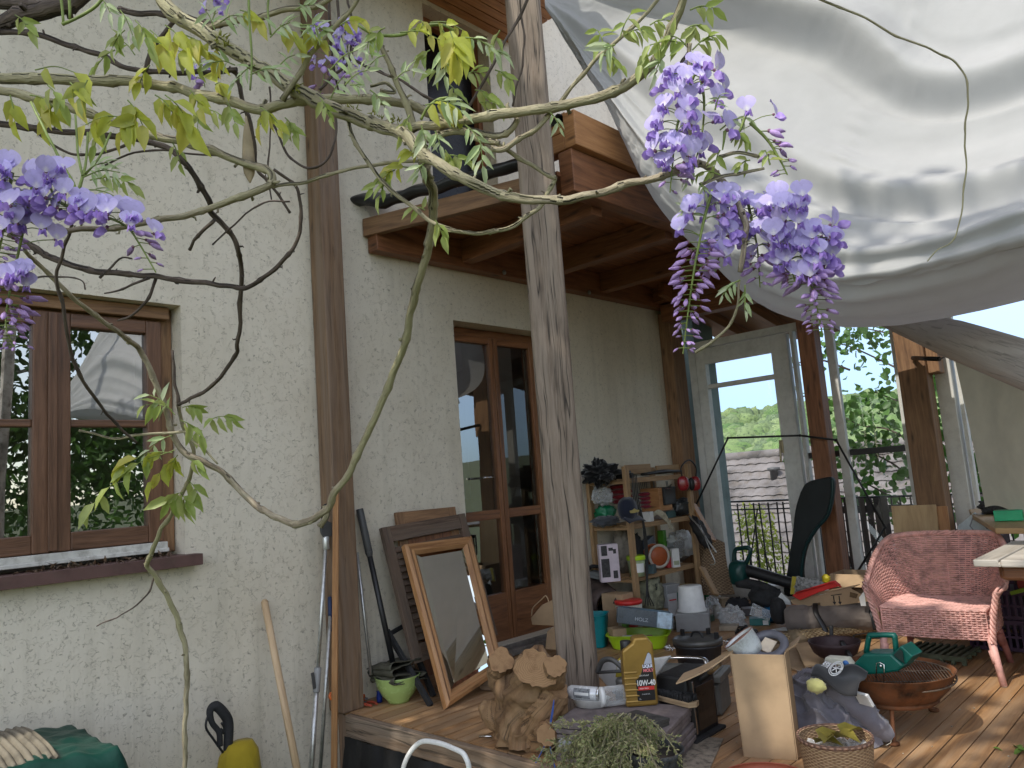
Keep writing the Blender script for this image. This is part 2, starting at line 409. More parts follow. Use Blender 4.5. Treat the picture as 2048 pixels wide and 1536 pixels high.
def cloth(name, col, rough=.9, weave=900, bmp=.15, var=.1, sheen=.3, trans=0.0, fold=0):
    m, nt, b = nmat(name); co = objco(nt)
    n1 = noisetex(nt, co, 7, 4)
    c = ramp(nt, [(.3, tuple(q * (1 - var) for q in col)), (.7, tuple(min(1, q * (1 + var * .6)) for q in col))], n1)
    nt.links.new(c, b.inputs['Base Color']); b.inputs['Roughness'].default_value = rough; b.inputs['Sheen Weight'].default_value = sheen; b.inputs['Specular IOR Level'].default_value = .2
    h = noisetex(nt, co, weave * .35, 2)
    if fold: h = math_(nt, 'ADD', math_(nt, 'MULTIPLY', h, .1), noisetex(nt, co, fold, 3, .5, 1.2))
    bump(nt, b, h, bmp, .012 if fold else .003)
    if trans:
        out = nt.nodes['Material Output']; t = N(nt, 'ShaderNodeBsdfTranslucent'); nt.links.new(c, t.inputs[0])
        mx = N(nt, 'ShaderNodeMixShader'); mx.inputs[0].default_value = trans
        nt.links.new(b.outputs[0], mx.inputs[1]); nt.links.new(t.outputs[0], mx.inputs[2]); nt.links.new(mx.outputs[0], out.inputs['Surface'])
    return m
def leafm(name, cols, trans=.45, rough=.45, scale=9):
    m, nt, b = nmat(name); g = N(nt, 'ShaderNodeNewGeometry')
    st = [(i / max(1, len(cols) - 1), c) for i, c in enumerate(cols)]
    c = ramp(nt, st, g.outputs['Random Per Island'])
    n = noisetex(nt, objco(nt), scale * 6, 3)
    hs = N(nt, 'ShaderNodeHueSaturation'); nt.links.new(c, hs.inputs['Color']); nt.links.new(math_(nt, 'ADD', math_(nt, 'MULTIPLY', n, .5), .75), hs.inputs['Value'])
    nt.links.new(hs.outputs[0], b.inputs['Base Color']); b.inputs['Roughness'].default_value = rough
    out = nt.nodes['Material Output']; t = N(nt, 'ShaderNodeBsdfTranslucent'); nt.links.new(hs.outputs[0], t.inputs[0])
    mx = N(nt, 'ShaderNodeMixShader'); mx.inputs[0].default_value = trans
    nt.links.new(b.outputs[0], mx.inputs[1]); nt.links.new(t.outputs[0], mx.inputs[2]); nt.links.new(mx.outputs[0], out.inputs['Surface'])
    return m
def weavem(name, dark, lite, su=60, sv=90, rough=.6, bmp=.9):
    """basket weave from UV: alternating over/under strands"""
    m, nt, b = nmat(name); uv = uvco(nt)
    sx = N(nt, 'ShaderNodeSeparateXYZ'); nt.links.new(uv, sx.inputs[0])
    row = math_(nt, 'FLOOR', math_(nt, 'MULTIPLY', sx.outputs[1], sv))
    ph = math_(nt, 'MULTIPLY', row, math.pi)
    a = math_(nt, 'SINE', math_(nt, 'ADD', math_(nt, 'MULTIPLY', sx.outputs[0], su * math.pi), ph))
    fr = math_(nt, 'FRACT', math_(nt, 'MULTIPLY', sx.outputs[1], sv))
    bb = math_(nt, 'SINE', math_(nt, 'MULTIPLY', fr, math.pi))
    h = math_(nt, 'MULTIPLY', math_(nt, 'ADD', math_(nt, 'MULTIPLY', a, .5), .5), bb)
    n = noisetex(nt, objco(nt), 60, 4)
    c = ramp(nt, [(.0, dark), (.55, lite)], h)
    c = mixc(nt, c, dark, math_(nt, 'MULTIPLY', math_(nt, 'SUBTRACT', n, .5, True), 2.2, True))
    nt.links.new(c, b.inputs['Base Color']); b.inputs['Roughness'].default_value = rough
    bump(nt, b, h, bmp, .006); return m
M_TARP = cloth('white tarpaulin', (.50, .50, .487), .75, 900, .2, .05, .0, .30, 7)
M_CANVAS = cloth('beige canvas', (.60, .56, .43), .85, 400, .3, .1, .1, .35, 4)
CARD = paint((.43, .30, .18), .8, .09, 6, bmp=.04, spec=.2)
CARD2 = paint((.34, .24, .15), .8, .12, 6, bmp=.04, spec=.2)
BLACK = paint((.012, .012, .013), .45, .2, 20)
BLKMAT = paint((.02, .02, .021), .8, .3, 20, bmp=.12)
CHROME = paint((.75, .75, .74), .18, .04, 14, 1.0)
ALU = paint((.60, .61, .60), .38, .08, 20, .85, dirt=.3)
WHITE = paint((.78, .78, .76), .4, .05, 10, dirt=.1)
WFRAME = paint((.66, .66, .62), .45, .06, 8, dirt=.15)
GREENP = paint((.0, .10, .075), .38, .1, 12)
LIME = paint((.40, .62, .02), .35, .07, 10, dirt=.05)
LIMEP = paint((.40, .55, .18), .25, .06, 6, coat=.3)
TEAL = paint((.0, .20, .22), .4, .08, 10)
RED = paint((.60, .03, .025), .4, .08, 10)
GREY = paint((.28, .28, .28), .5, .1, 12)
DGREY = paint((.07, .07, .07), .5, .1, 12)
PURPLE = paint((.055, .025, .06), .45, .15, 12)
RUST = paint((.20, .075, .028), .75, .4, 9, .35, .12, dirt=.3)
M_YEL = paint((.50, .40, .04), .7, .15, 8)
PAPER = paint((.72, .72, .70), .7, .04, 20)
# end materials
# ---------------------------------------------------------------- world, sun, camera
SUN_EL, SUN_AZ = R_(52), (-.10, -1.0)          # towards the sun
w = bpy.data.worlds.new('World'); sc.world = w; w.use_nodes = True
nt = w.node_tree; sky = nt.nodes.new('ShaderNodeTexSky'); sky.sky_type = 'NISHITA'; sky.sun_disc = False
sky.sun_elevation = SUN_EL; sky.sun_rotation = math.atan2(SUN_AZ[0], SUN_AZ[1]); sky.air_density = 1.0; sky.dust_density = .7; sky.ozone_density = 1.2
bgn = nt.nodes['Background']; bgn.inputs['Strength'].default_value = .50
hz = N(nt, 'ShaderNodeMix', data_type='RGBA', blend_type='MIX'); hz.inputs[0].default_value = .45; nt.links.new(sky.outputs[0], hz.inputs[6]); hz.inputs[7].default_value = (3.5, 3.05, 2.5, 1); 
tcw = N(nt, 'ShaderNodeTexCoord'); sxw = N(nt, 'ShaderNodeSeparateXYZ'); nt.links.new(tcw.outputs['Generated'], sxw.inputs[0])
low = math_(nt, 'SUBTRACT', 1.0, math_(nt, 'MULTIPLY', sxw.outputs[2], 2.2), True); anti = math_(nt, 'MULTIPLY', math_(nt, 'SUBTRACT', sxw.outputs[1], .25, True), 2.2, True)   # the horizon opposite the sun is deeper and bluer
nt.links.new(mixc(nt, hz.outputs[2], (.22, .345, .56), math_(nt, 'MULTIPLY', low, anti), 'MULTIPLY'), bgn.inputs[0])
TOSUN = V((SUN_AZ[0], SUN_AZ[1], 0)).normalized() * math.cos(SUN_EL) + UPZ * math.sin(SUN_EL)
sl = bpy.data.lights.new('sun', 'SUN'); sl.energy = 3.8; sl.angle = R_(.55); sl.color = (1, .95, .86)
so = bpy.data.objects.new('sun', sl); COL.objects.link(so); so.rotation_euler = (-TOSUN).to_track_quat('-Z', 'Y').to_euler(); so.location = (0, -20, 20)
cd = bpy.data.cameras.new('camera'); co_ = bpy.data.objects.new('camera', cd); COL.objects.link(co_); sc.camera = co_
cd.sensor_width = 36; cd.lens = FPX / 2048 * 36; cd.clip_end = 2000; cd.clip_start = .05
co_.matrix_world = Matrix.Translation(CAM) @ Matrix((RGT, UPV, -FWD)).transposed().to_4x4()
sc.view_settings.view_transform = 'Standard'; sc.view_settings.look = 'None'; sc.view_settings.exposure = 0
sc.cycles.max_bounces = 8; sc.cycles.transparent_max_bounces = 16; sc.cycles.sample_clamp_indirect = 8; sc.cycles.use_denoising = True
sc.cycles.caustics_reflective = False; sc.cycles.caustics_refractive = False

# ---------------------------------------------------------------- foliage helpers
def leaf(mb, p, d, nrm, L, Wd, mat=0, fold=.25, curl=.15, broad=.42):
    d = d.normalized(); s = d.cross(nrm)
    if s.length < 1e-4: s = d.cross(V((.3, .5, .8)))
    s.normalize(); n = s.cross(d)
    def q(a, b, c): return p + d * (a * L) + s * (b * Wd) + n * (c * Wd) - n * (curl * L * a * a)
    vs = [q(0, 0, 0), q(broad * .6, -.42, fold), q(broad * .6, 0, 0), q(broad * .6, .42, fold), q(broad * 1.5, -.40, fold), q(broad * 1.5, 0, 0), q(broad * 1.5, .40, fold), q(1, 0, 0)]
    fs = [(0, 2, 1), (0, 3, 2), (1, 2, 5, 4), (2, 3, 6, 5), (4, 5, 7), (5, 6, 7)]
    mb.add(vs, fs, None, mat, True)
def rdir(zb=0.0):
    while 1:
        v = V((random.uniform(-1, 1), random.uniform(-1, 1), random.uniform(-1, 1)))
        if .05 < v.length < 1: v.normalize(); v.z += zb; return v.normalized()
def leafy(mb, c, rad, n, L, mat=0, wide=.7, zb=-.2):
    for _ in range(n):
        p = c + rdir() * (rad * random.random() ** .45)
        l = L * random.uniform(.7, 1.25)
        leaf(mb, p, rdir(zb), rdir(.6), l, l * wide, mat)
def branchy(mb, p, d, L, r, depth, tips, spread=.6, mat=0, nseg=4, lift=.1):
    pts = [p]; q = p.copy(); dd = d.normalized()
    for i in range(nseg):
        dd = (dd + rdir() * .22 + UPZ * lift * .3).normalized(); q = q + dd * (L / nseg); pts.append(q)
    mb.tube(pts, [r, r * .55], 6 if depth > 1 else 5, mat, False)
    if depth == 0: tips.append((q, dd, L)); tips.append((pts[-2], dd, L)); return
    k = 3 if depth > 1 else 3
    for i in range(k):
        st = pts[-1 - (i % 3)]
        nd = (dd + rdir() * spread + UPZ * lift).normalized()
        branchy(mb, st, nd, L * random.uniform(.6, .8), r * .5, depth - 1, tips, spread, mat, nseg, lift)
M_LEAF_DEEP = leafm('deep tree leaf', [(.035, .075, .015), (.055, .12, .02), (.09, .17, .03), (.05, .10, .02)], .35)
M_LEAF_MID = leafm('hazel leaf', [(.05, .13, .02), (.07, .18, .025), (.11, .24, .04), (.06, .14, .03)], .4)
M_LEAF_YEL = leafm('golden leaf', [(.30, .36, .05), (.38, .42, .07), (.22, .32, .05)], .45)

# ---------------------------------------------------------------- ground, hills, sky side
def hgt(x, y):
    z = -.45
    if y > 6.6: z -= 6.0 * min(1, (y - 6.6) / 7) ** 1.0
    if y > 50:
        t = min(1, (y - 50) / 230); t = t * t * (3 - 2 * t)
        z += t * (22 + 5 * noise.noise(V((x * .008, y * .006, 3))))
    if y < 6.6: z += .03 * noise.noise(V((x * 1.3, y * 1.3, 0)))
    return z
g = MB()
def axis(lo, hi):
    a = [lo]; 
    return a
ys = [-600, -200, -80, -30] + [-12 + .8 * i for i in range(24)] + [7.5 + .8 * i for i in range(10)] + [16, 20, 30, 45] + [50 + 14 * i for i in range(22)] + [420, 600, 900]
xs = [-900, -500] + [-320 + 20 * i for i in range(16)] + [-15 + 1.5 * i for i in range(21)] + [18, 24, 40, 80, 160, 400, 900]
nx, ny = len(xs), len(ys)
g.add([V((x, y, hgt(x, y))) for y in ys for x in xs], [(j * nx + i, j * nx + i + 1, (j + 1) * nx + i + 1, (j + 1) * nx + i) for j in range(ny - 1) for i in range(nx - 1)], None, 0, True)
m, nt, b = nmat('garden ground'); n1 = noisetex(nt, objco(nt), .9, 6, .7)
nt.links.new(ramp(nt, [(.3, (.05, .04, .025)), (.5, (.06, .075, .03)), (.7, (.09, .12, .04))], n1), b.inputs['Base Color']); b.inputs['Roughness'].default_value = 1
M_GROUND = m
gr = g.build('ground', m, org=(0, 0, 0)); gr['kind'] = 'structure'
fo = MB()
random.seed(5)
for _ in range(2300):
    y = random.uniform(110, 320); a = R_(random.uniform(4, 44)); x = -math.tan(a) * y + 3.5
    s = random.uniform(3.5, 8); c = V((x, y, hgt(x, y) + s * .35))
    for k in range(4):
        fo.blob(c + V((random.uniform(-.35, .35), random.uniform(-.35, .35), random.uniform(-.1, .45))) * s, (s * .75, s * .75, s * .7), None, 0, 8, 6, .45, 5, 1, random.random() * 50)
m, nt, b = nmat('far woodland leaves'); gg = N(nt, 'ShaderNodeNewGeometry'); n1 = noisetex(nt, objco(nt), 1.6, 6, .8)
c = ramp(nt, [(0, (.075, .14, .045)), (.35, (.13, .21, .065)), (.7, (.20, .26, .11)), (1, (.11, .16, .08))], gg.outputs['Random Per Island'])  # greens greyed to put distance haze into the leaf colour
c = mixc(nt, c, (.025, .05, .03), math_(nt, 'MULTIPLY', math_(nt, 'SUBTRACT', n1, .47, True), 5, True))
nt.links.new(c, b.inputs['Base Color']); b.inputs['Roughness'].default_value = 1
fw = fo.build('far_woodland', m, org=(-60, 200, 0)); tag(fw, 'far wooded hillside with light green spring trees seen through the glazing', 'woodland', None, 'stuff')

# neighbour house with tiled roof
RID = ony(1500, 914, 20.0).z
nh = thing('neighbour_house', 'neighbouring house with grey pantile roof below, seen through the glazed screen', 'house', (-5, 20, -6.4))
rf = MB(); rows = 26; pitch = R_(38); run = 6.8
def roofp(u, v, side): return V((-17 + 30 * u, 20 - side * run * v, RID - run * v * math.tan(pitch)))
for k in range(rows):
    v0, v1 = k / rows, (k + 1.12) / rows
    nu = 400 if True else 0
    def fr(u, t, v0=v0, v1=v1):
        p = roofp(u, v0 + (v1 - v0) * t, 1); n_ = V((0, -math.sin(pitch), math.cos(pitch)))
        return p + n_ * (.035 * t + .028 * abs(math.sin(u * 30 / .30 * math.pi)) + .008 * noise.noise(V((u * 90, k, 0))))
    rf.grid(fr, nu, 1, 0, False, 30, .3)
rf.add([roofp(0, 0, -1), roofp(1, 0, -1), roofp(1, 1, -1), roofp(0, 1, -1)], [(0, 1, 2, 3)], None, 0)
rf.tube([V((-17, 20, RID + .03)), V((13, 20, RID + .03))], .13, 8, 0)
mt = paint((.15, .135, .13), .8, .35, 1.6, bmp=.2, dirt=.5)
rfo = rf.build('roof', mt, nh)
vv = MB(); pv = ony(1548, 946, 19.2); vv.lathe([(.10, 0), (.10, .25), (.16, .27), (.16, .34), (.0, .36)], pv - V((0, 0, .2)), 12); vv.build('roof_vent', DGREY, rfo)
hw = MB(); hw.bx(-16.5, 12.5, 14.0, 25.5, -8, RID - run * math.tan(pitch) + .2); hw.build('wall', paint((.62, .60, .55), .9, .08, 3), nh)

# golden shrub and hazel outside the glass
random.seed(21)
def shrub(name, base, crown, n, L, mat, label, cat, wide=.7, stems=5):
    t = thing(name, label, cat, base)
    tr = MB(); lf = MB()
    for k in range(stems):
        c = random.choice(crown); p = V(base) + V((random.uniform(-.05, .05), random.uniform(-.05, .05), 0)); e = V(c[0]); mid = p.lerp(e, .5) + rdir() * .2
        tr.tube(crv([p, mid, e], 5), [.018, .006], 6, 0)
    for (c, r_, k) in crown: leafy(lf, V(c), r_, int(n * k), L, 0, wide)
    tr.build('stem', W['twigdark'], t); lf.build('foliage', mat, t); return t
c0 = ony(1525, 1090, 7.6)
shrub('golden_shrub', (c0.x, 7.6, -1.9), [((c0.x, 7.6, c0.z - .05), .27, 1), ((c0.x - .03, 7.55, c0.z + .25), .2, .6), ((c0.x + .05, 7.7, c0.z - .45), .35, 1), ((c0.x - .02, 7.6, c0.z - .9), .4, 1)], 420, .05, M_LEAF_YEL,
      'yellow green conifer shrub growing behind the black balcony railing', 'shrub', .5)
HZ = thing('hazel_tree', 'leafy hazel tree with round leaves just outside the glazed screen', 'tree', (2.6, 8.2, -2.0))
tr = MB(); lf = MB(); 
trunk_top = ony(1830, 640, 8.0)
tr.tube(crv([(2.6, 8.2, -2.0), (2.45, 8.1, -.5), (2.3, 8.0, 1.0), tuple(trunk_top)], 8), [.05, .03], 8)
def spray(pxpts, Y, n, sp, L=.085):
    pts = crv([ony(x, y, Y + random.uniform(-.15, .15)) for x, y in pxpts], 6); tr.tube(pts, [.012, .004], 5)
    for _ in range(n):
        k = random.random() ** .8; p = pts[min(int(k * len(pts)), len(pts) - 1)] + V((random.gauss(0, sp), random.gauss(0, sp), random.gauss(0, sp * .8)))
        l = L * random.uniform(.6, 1.25); leaf(lf, p, rdir(-.5), rdir(.8), l, l * .82, 0, .15, .2, .5)
spray([(1840, 760), (1760, 720), (1690, 690), (1650, 690)], 7.9, 120, .10)
spray([(1840, 680), (1770, 665), (1700, 650)], 7.9, 110, .10)
spray([(1845, 900), (1780, 860), (1720, 850), (1665, 820)], 7.8, 170, .13)
spray([(1845, 820), (1790, 800), (1740, 780)], 8.0, 120, .13)
spray([(1845, 980), (1790, 930), (1730, 900), (1690, 880)], 7.7, 150, .12)
spray([(1845, 1060), (1790, 1000), (1720, 960), (1680, 930)], 7.6, 90, .09)
spray([(1840, 1100), (1770, 1020), (1710, 990)], 7.6, 60, .07)
spray([(1700, 740), (1640, 720), (1590, 730), (1575, 770)], 7.9, 10, .05)
spray([(1660, 800), (1620, 790), (1590, 800)], 7.9, 8, .05)
spray([(1650, 860), (1610, 880), (1585, 900)], 7.9, 26, .06)
spray([(1890, 1150), (1930, 1000), (1910, 850), (1900, 720)], 7.4, 260, .13)
spray([(1960, 1120), (1950, 980), (1935, 860), (1920, 740)], 7.3, 200, .12)
spray([(1720, 1160), (1700, 1130), (1670, 1120)], 7.2, 30, .07)
spray([(1640, 1170), (1620, 1160), (1590, 1150)], 7.2, 30, .07)
tr.build('trunk', W['twigdark'], HZ); lf.build('crown', M_LEAF_MID, HZ)

# ---------------------------------------------------------------- house
HOUSE = thing('house', 'cream rendered house wall with brown window and open terrace door', 'house', (0, 2, -.45))
WY0, WY1, WZ0, WZ1 = .46, 1.515, .845, 1.99
DY0, DY1, DZ0, DZ1 = 3.23, 4.12, .07, 2.10
UY0, UY1, UZ0, UZ1 = 3.14, 3.74, 2.75, 4.22
def wall_holes(y0, y1, z0, z1, holes, X, mb, depth):
    ys = sorted({y0, y1} | {h[0] for h in holes} | {h[1] for h in holes}); zs = sorted({z0, z1} | {h[2] for h in holes} | {h[3] for h in holes})
    for i in range(len(ys) - 1):
        for j in range(len(zs) - 1):
            cy, cz = (ys[i] + ys[i + 1]) / 2, (zs[j] + zs[j + 1]) / 2
            if any(h[0] < cy < h[1] and h[2] < cz < h[3] for h in holes): continue
            mb.add([(X, ys[i], zs[j]), (X, ys[i + 1], zs[j]), (X, ys[i + 1], zs[j + 1]), (X, ys[i], zs[j + 1])], [(0, 1, 2, 3)])
    for h in holes:
        a, b_, c, d = h
        q = [(X, a, c), (X, b_, c), (X, b_, d), (X, a, d)]; k = [(X - depth, y, z) for _, y, z in q]
        for i in range(4):
            j = (i + 1) % 4; mb.add([q[j], q[i], k[i], k[j]], [(0, 1, 2, 3)])
wb = MB(); wall_holes(-6, 5.98, -.6, 5.6, [(WY0, WY1, WZ0, WZ1), (DY0, DY1, DZ0, DZ1), (UY0, UY1, UZ0, UZ1)], 0.0, wb, .24)
wb.build('wall', M_STUCCO, HOUSE, org=None)
# rooms behind the openings
rm = MB()
def room(x0, x1, y0, y1, z0, z1, mb=rm):
    mb.add([(x0, y0, z0), (x1, y0, z0), (x1, y1, z0), (x0, y1, z0)], [(0, 1, 2, 3)], None, 1)
    mb.add([(x0, y0, z1), (x0, y1, z1), (x1, y1, z1), (x1, y0, z1)], [(0, 1, 2, 3)], None, 0)
    for a, c in (((x0, y0), (x0, y1)), ((x0, y1), (x1, y1)), ((x1, y0), (x0, y0))):
        mb.add([(a[0], a[1], z0), (c[0], c[1], z0), (c[0], c[1], z1), (a[0], a[1], z1)], [(0, 1, 2, 3)], None, 0)
room(-3.2, -.24, -1.2, 2.5, -.02, 2.35); room(-4.0, -.24, 2.52, 5.9, .04, 2.36); room(-2.5, -.24, 2.3, 4.6, 2.5, 4.3)
rm.bx(-1.35, -.95, 4.55, 4.75, .05, 2.35, 0)
rm.build('room', [paint((.30, .285, .26), .9, .05, 3), W['red']], HOUSE)
fu = MB(); fu.bx(-2.6, -2.52, 4.9, 5.5, .05, 2.0, 0); fu.bx(-2.515, -2.50, 4.98, 5.42, .3, 1.0, 0); fu.bx(-2.515, -2.50, 4.98, 5.42, 1.1, 1.9, 0); fu.build('inner_door', W['red'], HOUSE)
cu = MB()
cu.grid(lambda u, v: V((-1.6 + .03 * math.sin(u * 40), 4.35 + .6 * u, .95 + .42 * v)), 60, 4); cu.build('curtain', cloth('blue lace', (.45, .50, .66), trans=.3), HOUSE)
# window
def ring(mb, y0, y1, z0, z1, x0, x1, wl, wt, wr=None, wbm=None, mat=0):
    wr = wl if wr is None else wr; wbm = wt if wbm is None else wbm
    mb.bx(x0, x1, y0, y0 + wl, z0, z1, mat); mb.bx(x0, x1, y1 - wr, y1, z0, z1, mat)
    mb.bx(x0 + .001, x1 - .001, y0 + wl, y1 - wr, z1 - wt, z1, mat); mb.bx(x0 + .001, x1 - .001, y0 + wl, y1 - wr, z0, z0 + wbm, mat)
WIN = MB(); ring(WIN, WY0 + .003, WY1 - .003, .865, WZ1 - .003, -.17, -.10, .085, .10, .075, .05)
WIN.bx(-.10, -.055, WY0 + .004, WY1 - .03, 1.93, WZ1 - .004)
wo = WIN.build('window', W['brown'], HOUSE, .004)
def sash(y0, y1, z0, z1, zm):
    s = MB(); ring(s, y0, y1, z0, z1, -.135, -.075, .068, .06, .068, .075); s.bx(-.13, -.082, y0 + .068, y1 - .068, zm - .016, zm + .016)
    o = s.build('sash', W['sash'], wo, .005)
    for a, b_ in ((z0 + .075, zm - .016), (zm + .016, z1 - .06)):
        p = MB(); p.add([(-.105, y0 + .068, a), (-.105, y1 - .068, a), (-.105, y1 - .068, b_), (-.105, y0 + .068, b_)], [(0, 1, 2, 3)]); p.build('pane', M_GLASS, wo)
sash(.555, .998, .915, 1.92, 1.445); sash(1.006, 1.455, .915, 1.92, 1.445)
ms = MB(); ms.bx(-.072, -.062, .985, 1.02, .92, 1.915); ms.build('cover_strip', W['sash'], wo, .003)
ar = MB(); ar.bx(-.14, -.05, WY0 + .005, 1.46, .872, .912); ar.bx(-.05, -.035, WY0 + .005, 1.46, .868, .885); ar.build('drip_rail', paint((.62, .61, .56), .5, .1, 8, dirt=.4), wo, .003)
sl_ = MB(); sl_.bx(-.12, .075, WY0 - .04, WY1 + .045, .845, .849); sl_.bx(.072, .078, WY0 - .04, WY1 + .045, .80, .849); sl_.bx(-.0, .072, WY1 + .04, WY1 + .045, .803, .846)
sl_.build('window_sill', paint((.115, .06, .052), .6, .2, 9, dirt=.25), wo, .002)
# terrace door, two glazed leaves
DR = MB(); ring(DR, DY0 + .003, DY1 - .003, .03, DZ1 - .003, -.20, -.13, .035, .06, .06, .03); do = DR.build('terrace_door', W['red'], HOUSE, .004)
ymid = 3.645
def dleaf(y0, y1, zb, sw, open_=0.0):
    s = MB(); zt = DZ1 - .062; zm = onx(960, 1032, -.12).z
    ring(s, y0, y1, .062, zt, -.145, -.095, sw, .045, sw, .30); s.bx(-.14, -.10, y0 + sw, y1 - sw, zm - .03, zm + .03)
    o = s.build('door_leaf', W['red'], do, .004)
    for a, b_ in ((.362, zm - .03), (zm + .03, zt - .045)):
        p = MB(); p.add([(-.12, y0 + sw, a), (-.12, y1 - sw, a), (-.12, y1 - sw, b_), (-.12, y0 + sw, b_)], [(0, 1, 2, 3)]); p.build('pane', glassm('door glass', (.80, .82, .78), .22, .04) if y0 < 3.5 else M_CLEAR, do)
    return o
dleaf(DY0 + .04, ymid + .02, .36, .035); dleaf(ymid + .026, DY1 - .05, .36, .04)
th = MB(); th.bx(-.13, .06, DY0 - .02, DY1 + .05, .005, .045); th.bx(-.13, .02, DY0, DY1, .045, .066); th.build('threshold', paint((.22, .20, .18), .7, .2, 9, dirt=.5), do, .004)
hd = MB(); hp = onx(978, 955, -.085); hd.tube([hp, hp + V((.04, 0, 0)), hp + V((.045, -.09, 0))], .007, 8); hd.build('handle', CHROME, do)
# upper dark door and eaves
ud = MB(); ring(ud, UY0 + .004, UY1 - .004, UZ0 + .004, UZ1 - .004, -.2, -.1, .04, .05); uo = ud.build('upper_door', W['dark'], HOUSE, .004)
up = MB(); up.add([(-.15, UY0, UZ0), (-.15, UY1, UZ0), (-.15, UY1, UZ1), (-.15, UY0, UZ1)], [(0, 1, 2, 3)]); up.build('pane', paint((.008, .008, .009), .25, .1, 4, spec=.2), uo)
ev = MB()
for k in range(14): ev.bx(.002 + .075 * k, .068 + .075 * k, 1.0, 3.98, 4.255, 4.275)
ev.bx(.002, 1.1, .99, 3.97, 4.28, 4.34)
ev.build('eaves', W['orange'], HOUSE)
cp = MB(); cp.bx(.003, .115, 5.60, 5.79, 0.0, 2.40); cp.build('corner_post', W['brown'], HOUSE, .006)

# timber post against the wall
pm = MB(); pm.bx(.004, .125, onx(636, 300, .125).y, onx(700, 800, .125).y, .0, 4.2)
pm.bx(.004, .085, 2.262, 2.37, -.42, -.002)
tag(pm.build('timber_post', W['post'], bev=.008), 'brown timber post fixed upright against the cream wall', 'post')

# log post in the middle
lp = MB()
def logfn(u, v):
    z = v * 4.2; a = u * 2 * math.pi
    sq = 1 / max(abs(math.cos(a - .66)), abs(math.sin(a - .66))); r_ = .084 * min(sq, 1.30) * (1.05 - .02 * v)
    r_ *= 1 + .045 * noise.noise(V((math.cos(a) * 1.2, math.sin(a) * 1.2, z * .9))) + .012 * noise.noise(V((math.cos(a) * 4, math.sin(a) * 4, z * 5)))
    gr = noise.noise(V((a * 9, z * .5, 2)))
    return V((1.165, 2.78, 0)) + V((math.cos(a) * r_, math.sin(a) * r_, z))
lp.grid(logfn, 96, 140, 0, True, 1, 1)
for k, uvs in enumerate(lp.uv): lp.uv[k] = [(b_ * 4.2, a * .62) for a, b_ in uvs]
tag(lp.build('log_post', W['log'], org=(1.165, 2.78, 0)), 'tall silver grey weathered log post standing on the deck edge', 'post')

# ---------------------------------------------------------------- deck
dk = MB(); x = .0; random.seed(3)
while x < 5.6:
    dk.bx(x + .0025, x + .0725, 2.262, 5.95, -.022, random.uniform(-.0012, .0005)); x += .075
dko = dk.build('deck', W['deck'], org=(0, 2.3, 0)); dko['kind'] = 'structure'
eb = MB(); eb.bx(.13, 5.6, 2.222, 2.26, -.105, -.003); eb.bx(.1, 5.6, 2.262, 2.30, -.2, -.03); eb.build('edge_beam', W['edge'], dko, .006)
ln = MB(); ln.grid(lambda u, v: V((.13 + 5.4 * u, 2.215 + .02 * noise.noise(V((u * 40, v * 1.2, 0))) + .012 * noise.noise(V((u * 120, v * 3, 4))) - .05 * v, -.1 - .36 * v)), 220, 8); ln.build('skirt_liner', paint((.012, .012, .013), .55, .3, 6), dko)

# ---------------------------------------------------------------- balcony over the door
BAL = thing('balcony', 'brown timber balcony with black membrane edge above the terrace door', 'balcony', (0, 2.6, 2.42))
ld = MB(); ld.bx(.004, .09, 2.60, 5.9, 2.425, 2.60); lo = ld.build('ledger_beam', W['dark'], BAL, .005)
for px, py in ((1008, 545), (1178, 585)):
    bo = MB(); p = onx(px, py, .090); bo.lathe([(.016, 0), (.016, .006), (.008, .012), (0, .012)], p, 10, rot(R_(90), 'Y')); bo.build('bolt', GREY, lo)
for Y in (3.30, 4.02, 4.74, 5.46):
    j = MB(); j.bx(.09, 1.13, Y - .045, Y + .045, 2.455, 2.60); j.build('joist', W['dark'], BAL, .005)
ib = MB(); ib.bx(1.13, 1.22, 3.0, 5.9, 2.50, 2.728); ib.build('inner_beam', W['dark'], BAL, .005)
cb = MB()
for k in range(8): cb.bx(.005 + .142 * k, .143 + .142 * k, 2.62 + .326 * (.09 + .142 * k), 5.95, 2.603, 2.625)
cb.build('floor_boards', W['dark'], BAL)
ob = MB(); ob.bx(1.18, 1.256, 3.0, 5.95, 2.735, 2.925); ob.build('outer_beam', W['orange'], BAL, .006)
eb2 = MB(); eb2.bx(1.0, 1.178, 3.003, 3.08, 2.735, 2.83); eb2.bx(1.0, 1.178, 3.006, 3.08, 2.833, 2.89); eb2.build('end_block', W['orange'], BAL, .006)
f0 = V((.005, 2.585, 2.57)); f1 = V((1.12, 2.585 + .326 * 1.12, 2.57))
fb = MB(); fb.bar(f0, f1, .045, .105); fb.build('fascia_board', W['brown'], BAL, .005)
mb_ = MB()
a0 = V((-.01, 2.55, 2.735)); a1 = V((1.02, 2.55 + .326 * 1.02, 2.735))
def memf(u, v):
    p = a0.lerp(a1, u); s = v * 1.6 - .25
    z = .02 * noise.noise(V((u * 9, 0, 0))) + (.045 * (1 - 6 * u) if u < 1 / 6 else 0)
    return p + V((0, -.055 * math.sin(s * 2.4) + .16 * max(0, .55 - v), -.07 * v + .015 * math.cos(s * 3) + z + .02 * max(0, .4 - v)))
mb_.grid(memf, 40, 10); mb_.build('roof_membrane', paint((.02, .021, .023), .35, .3, 8), BAL, 0, .006)
b2 = MB(); b2.grid(lambda u, v: V((1.0 + .18 * u, 2.99 + .4 * v, 2.91 + .02 * math.sin(u * 9) + .015 * noise.noise(V((u * 5, v * 4, 1))))), 16, 6); b2.build('roof_felt', paint((.03, .03, .032), .6, .3, 8), BAL, 0, .006)
sm = MB(); 
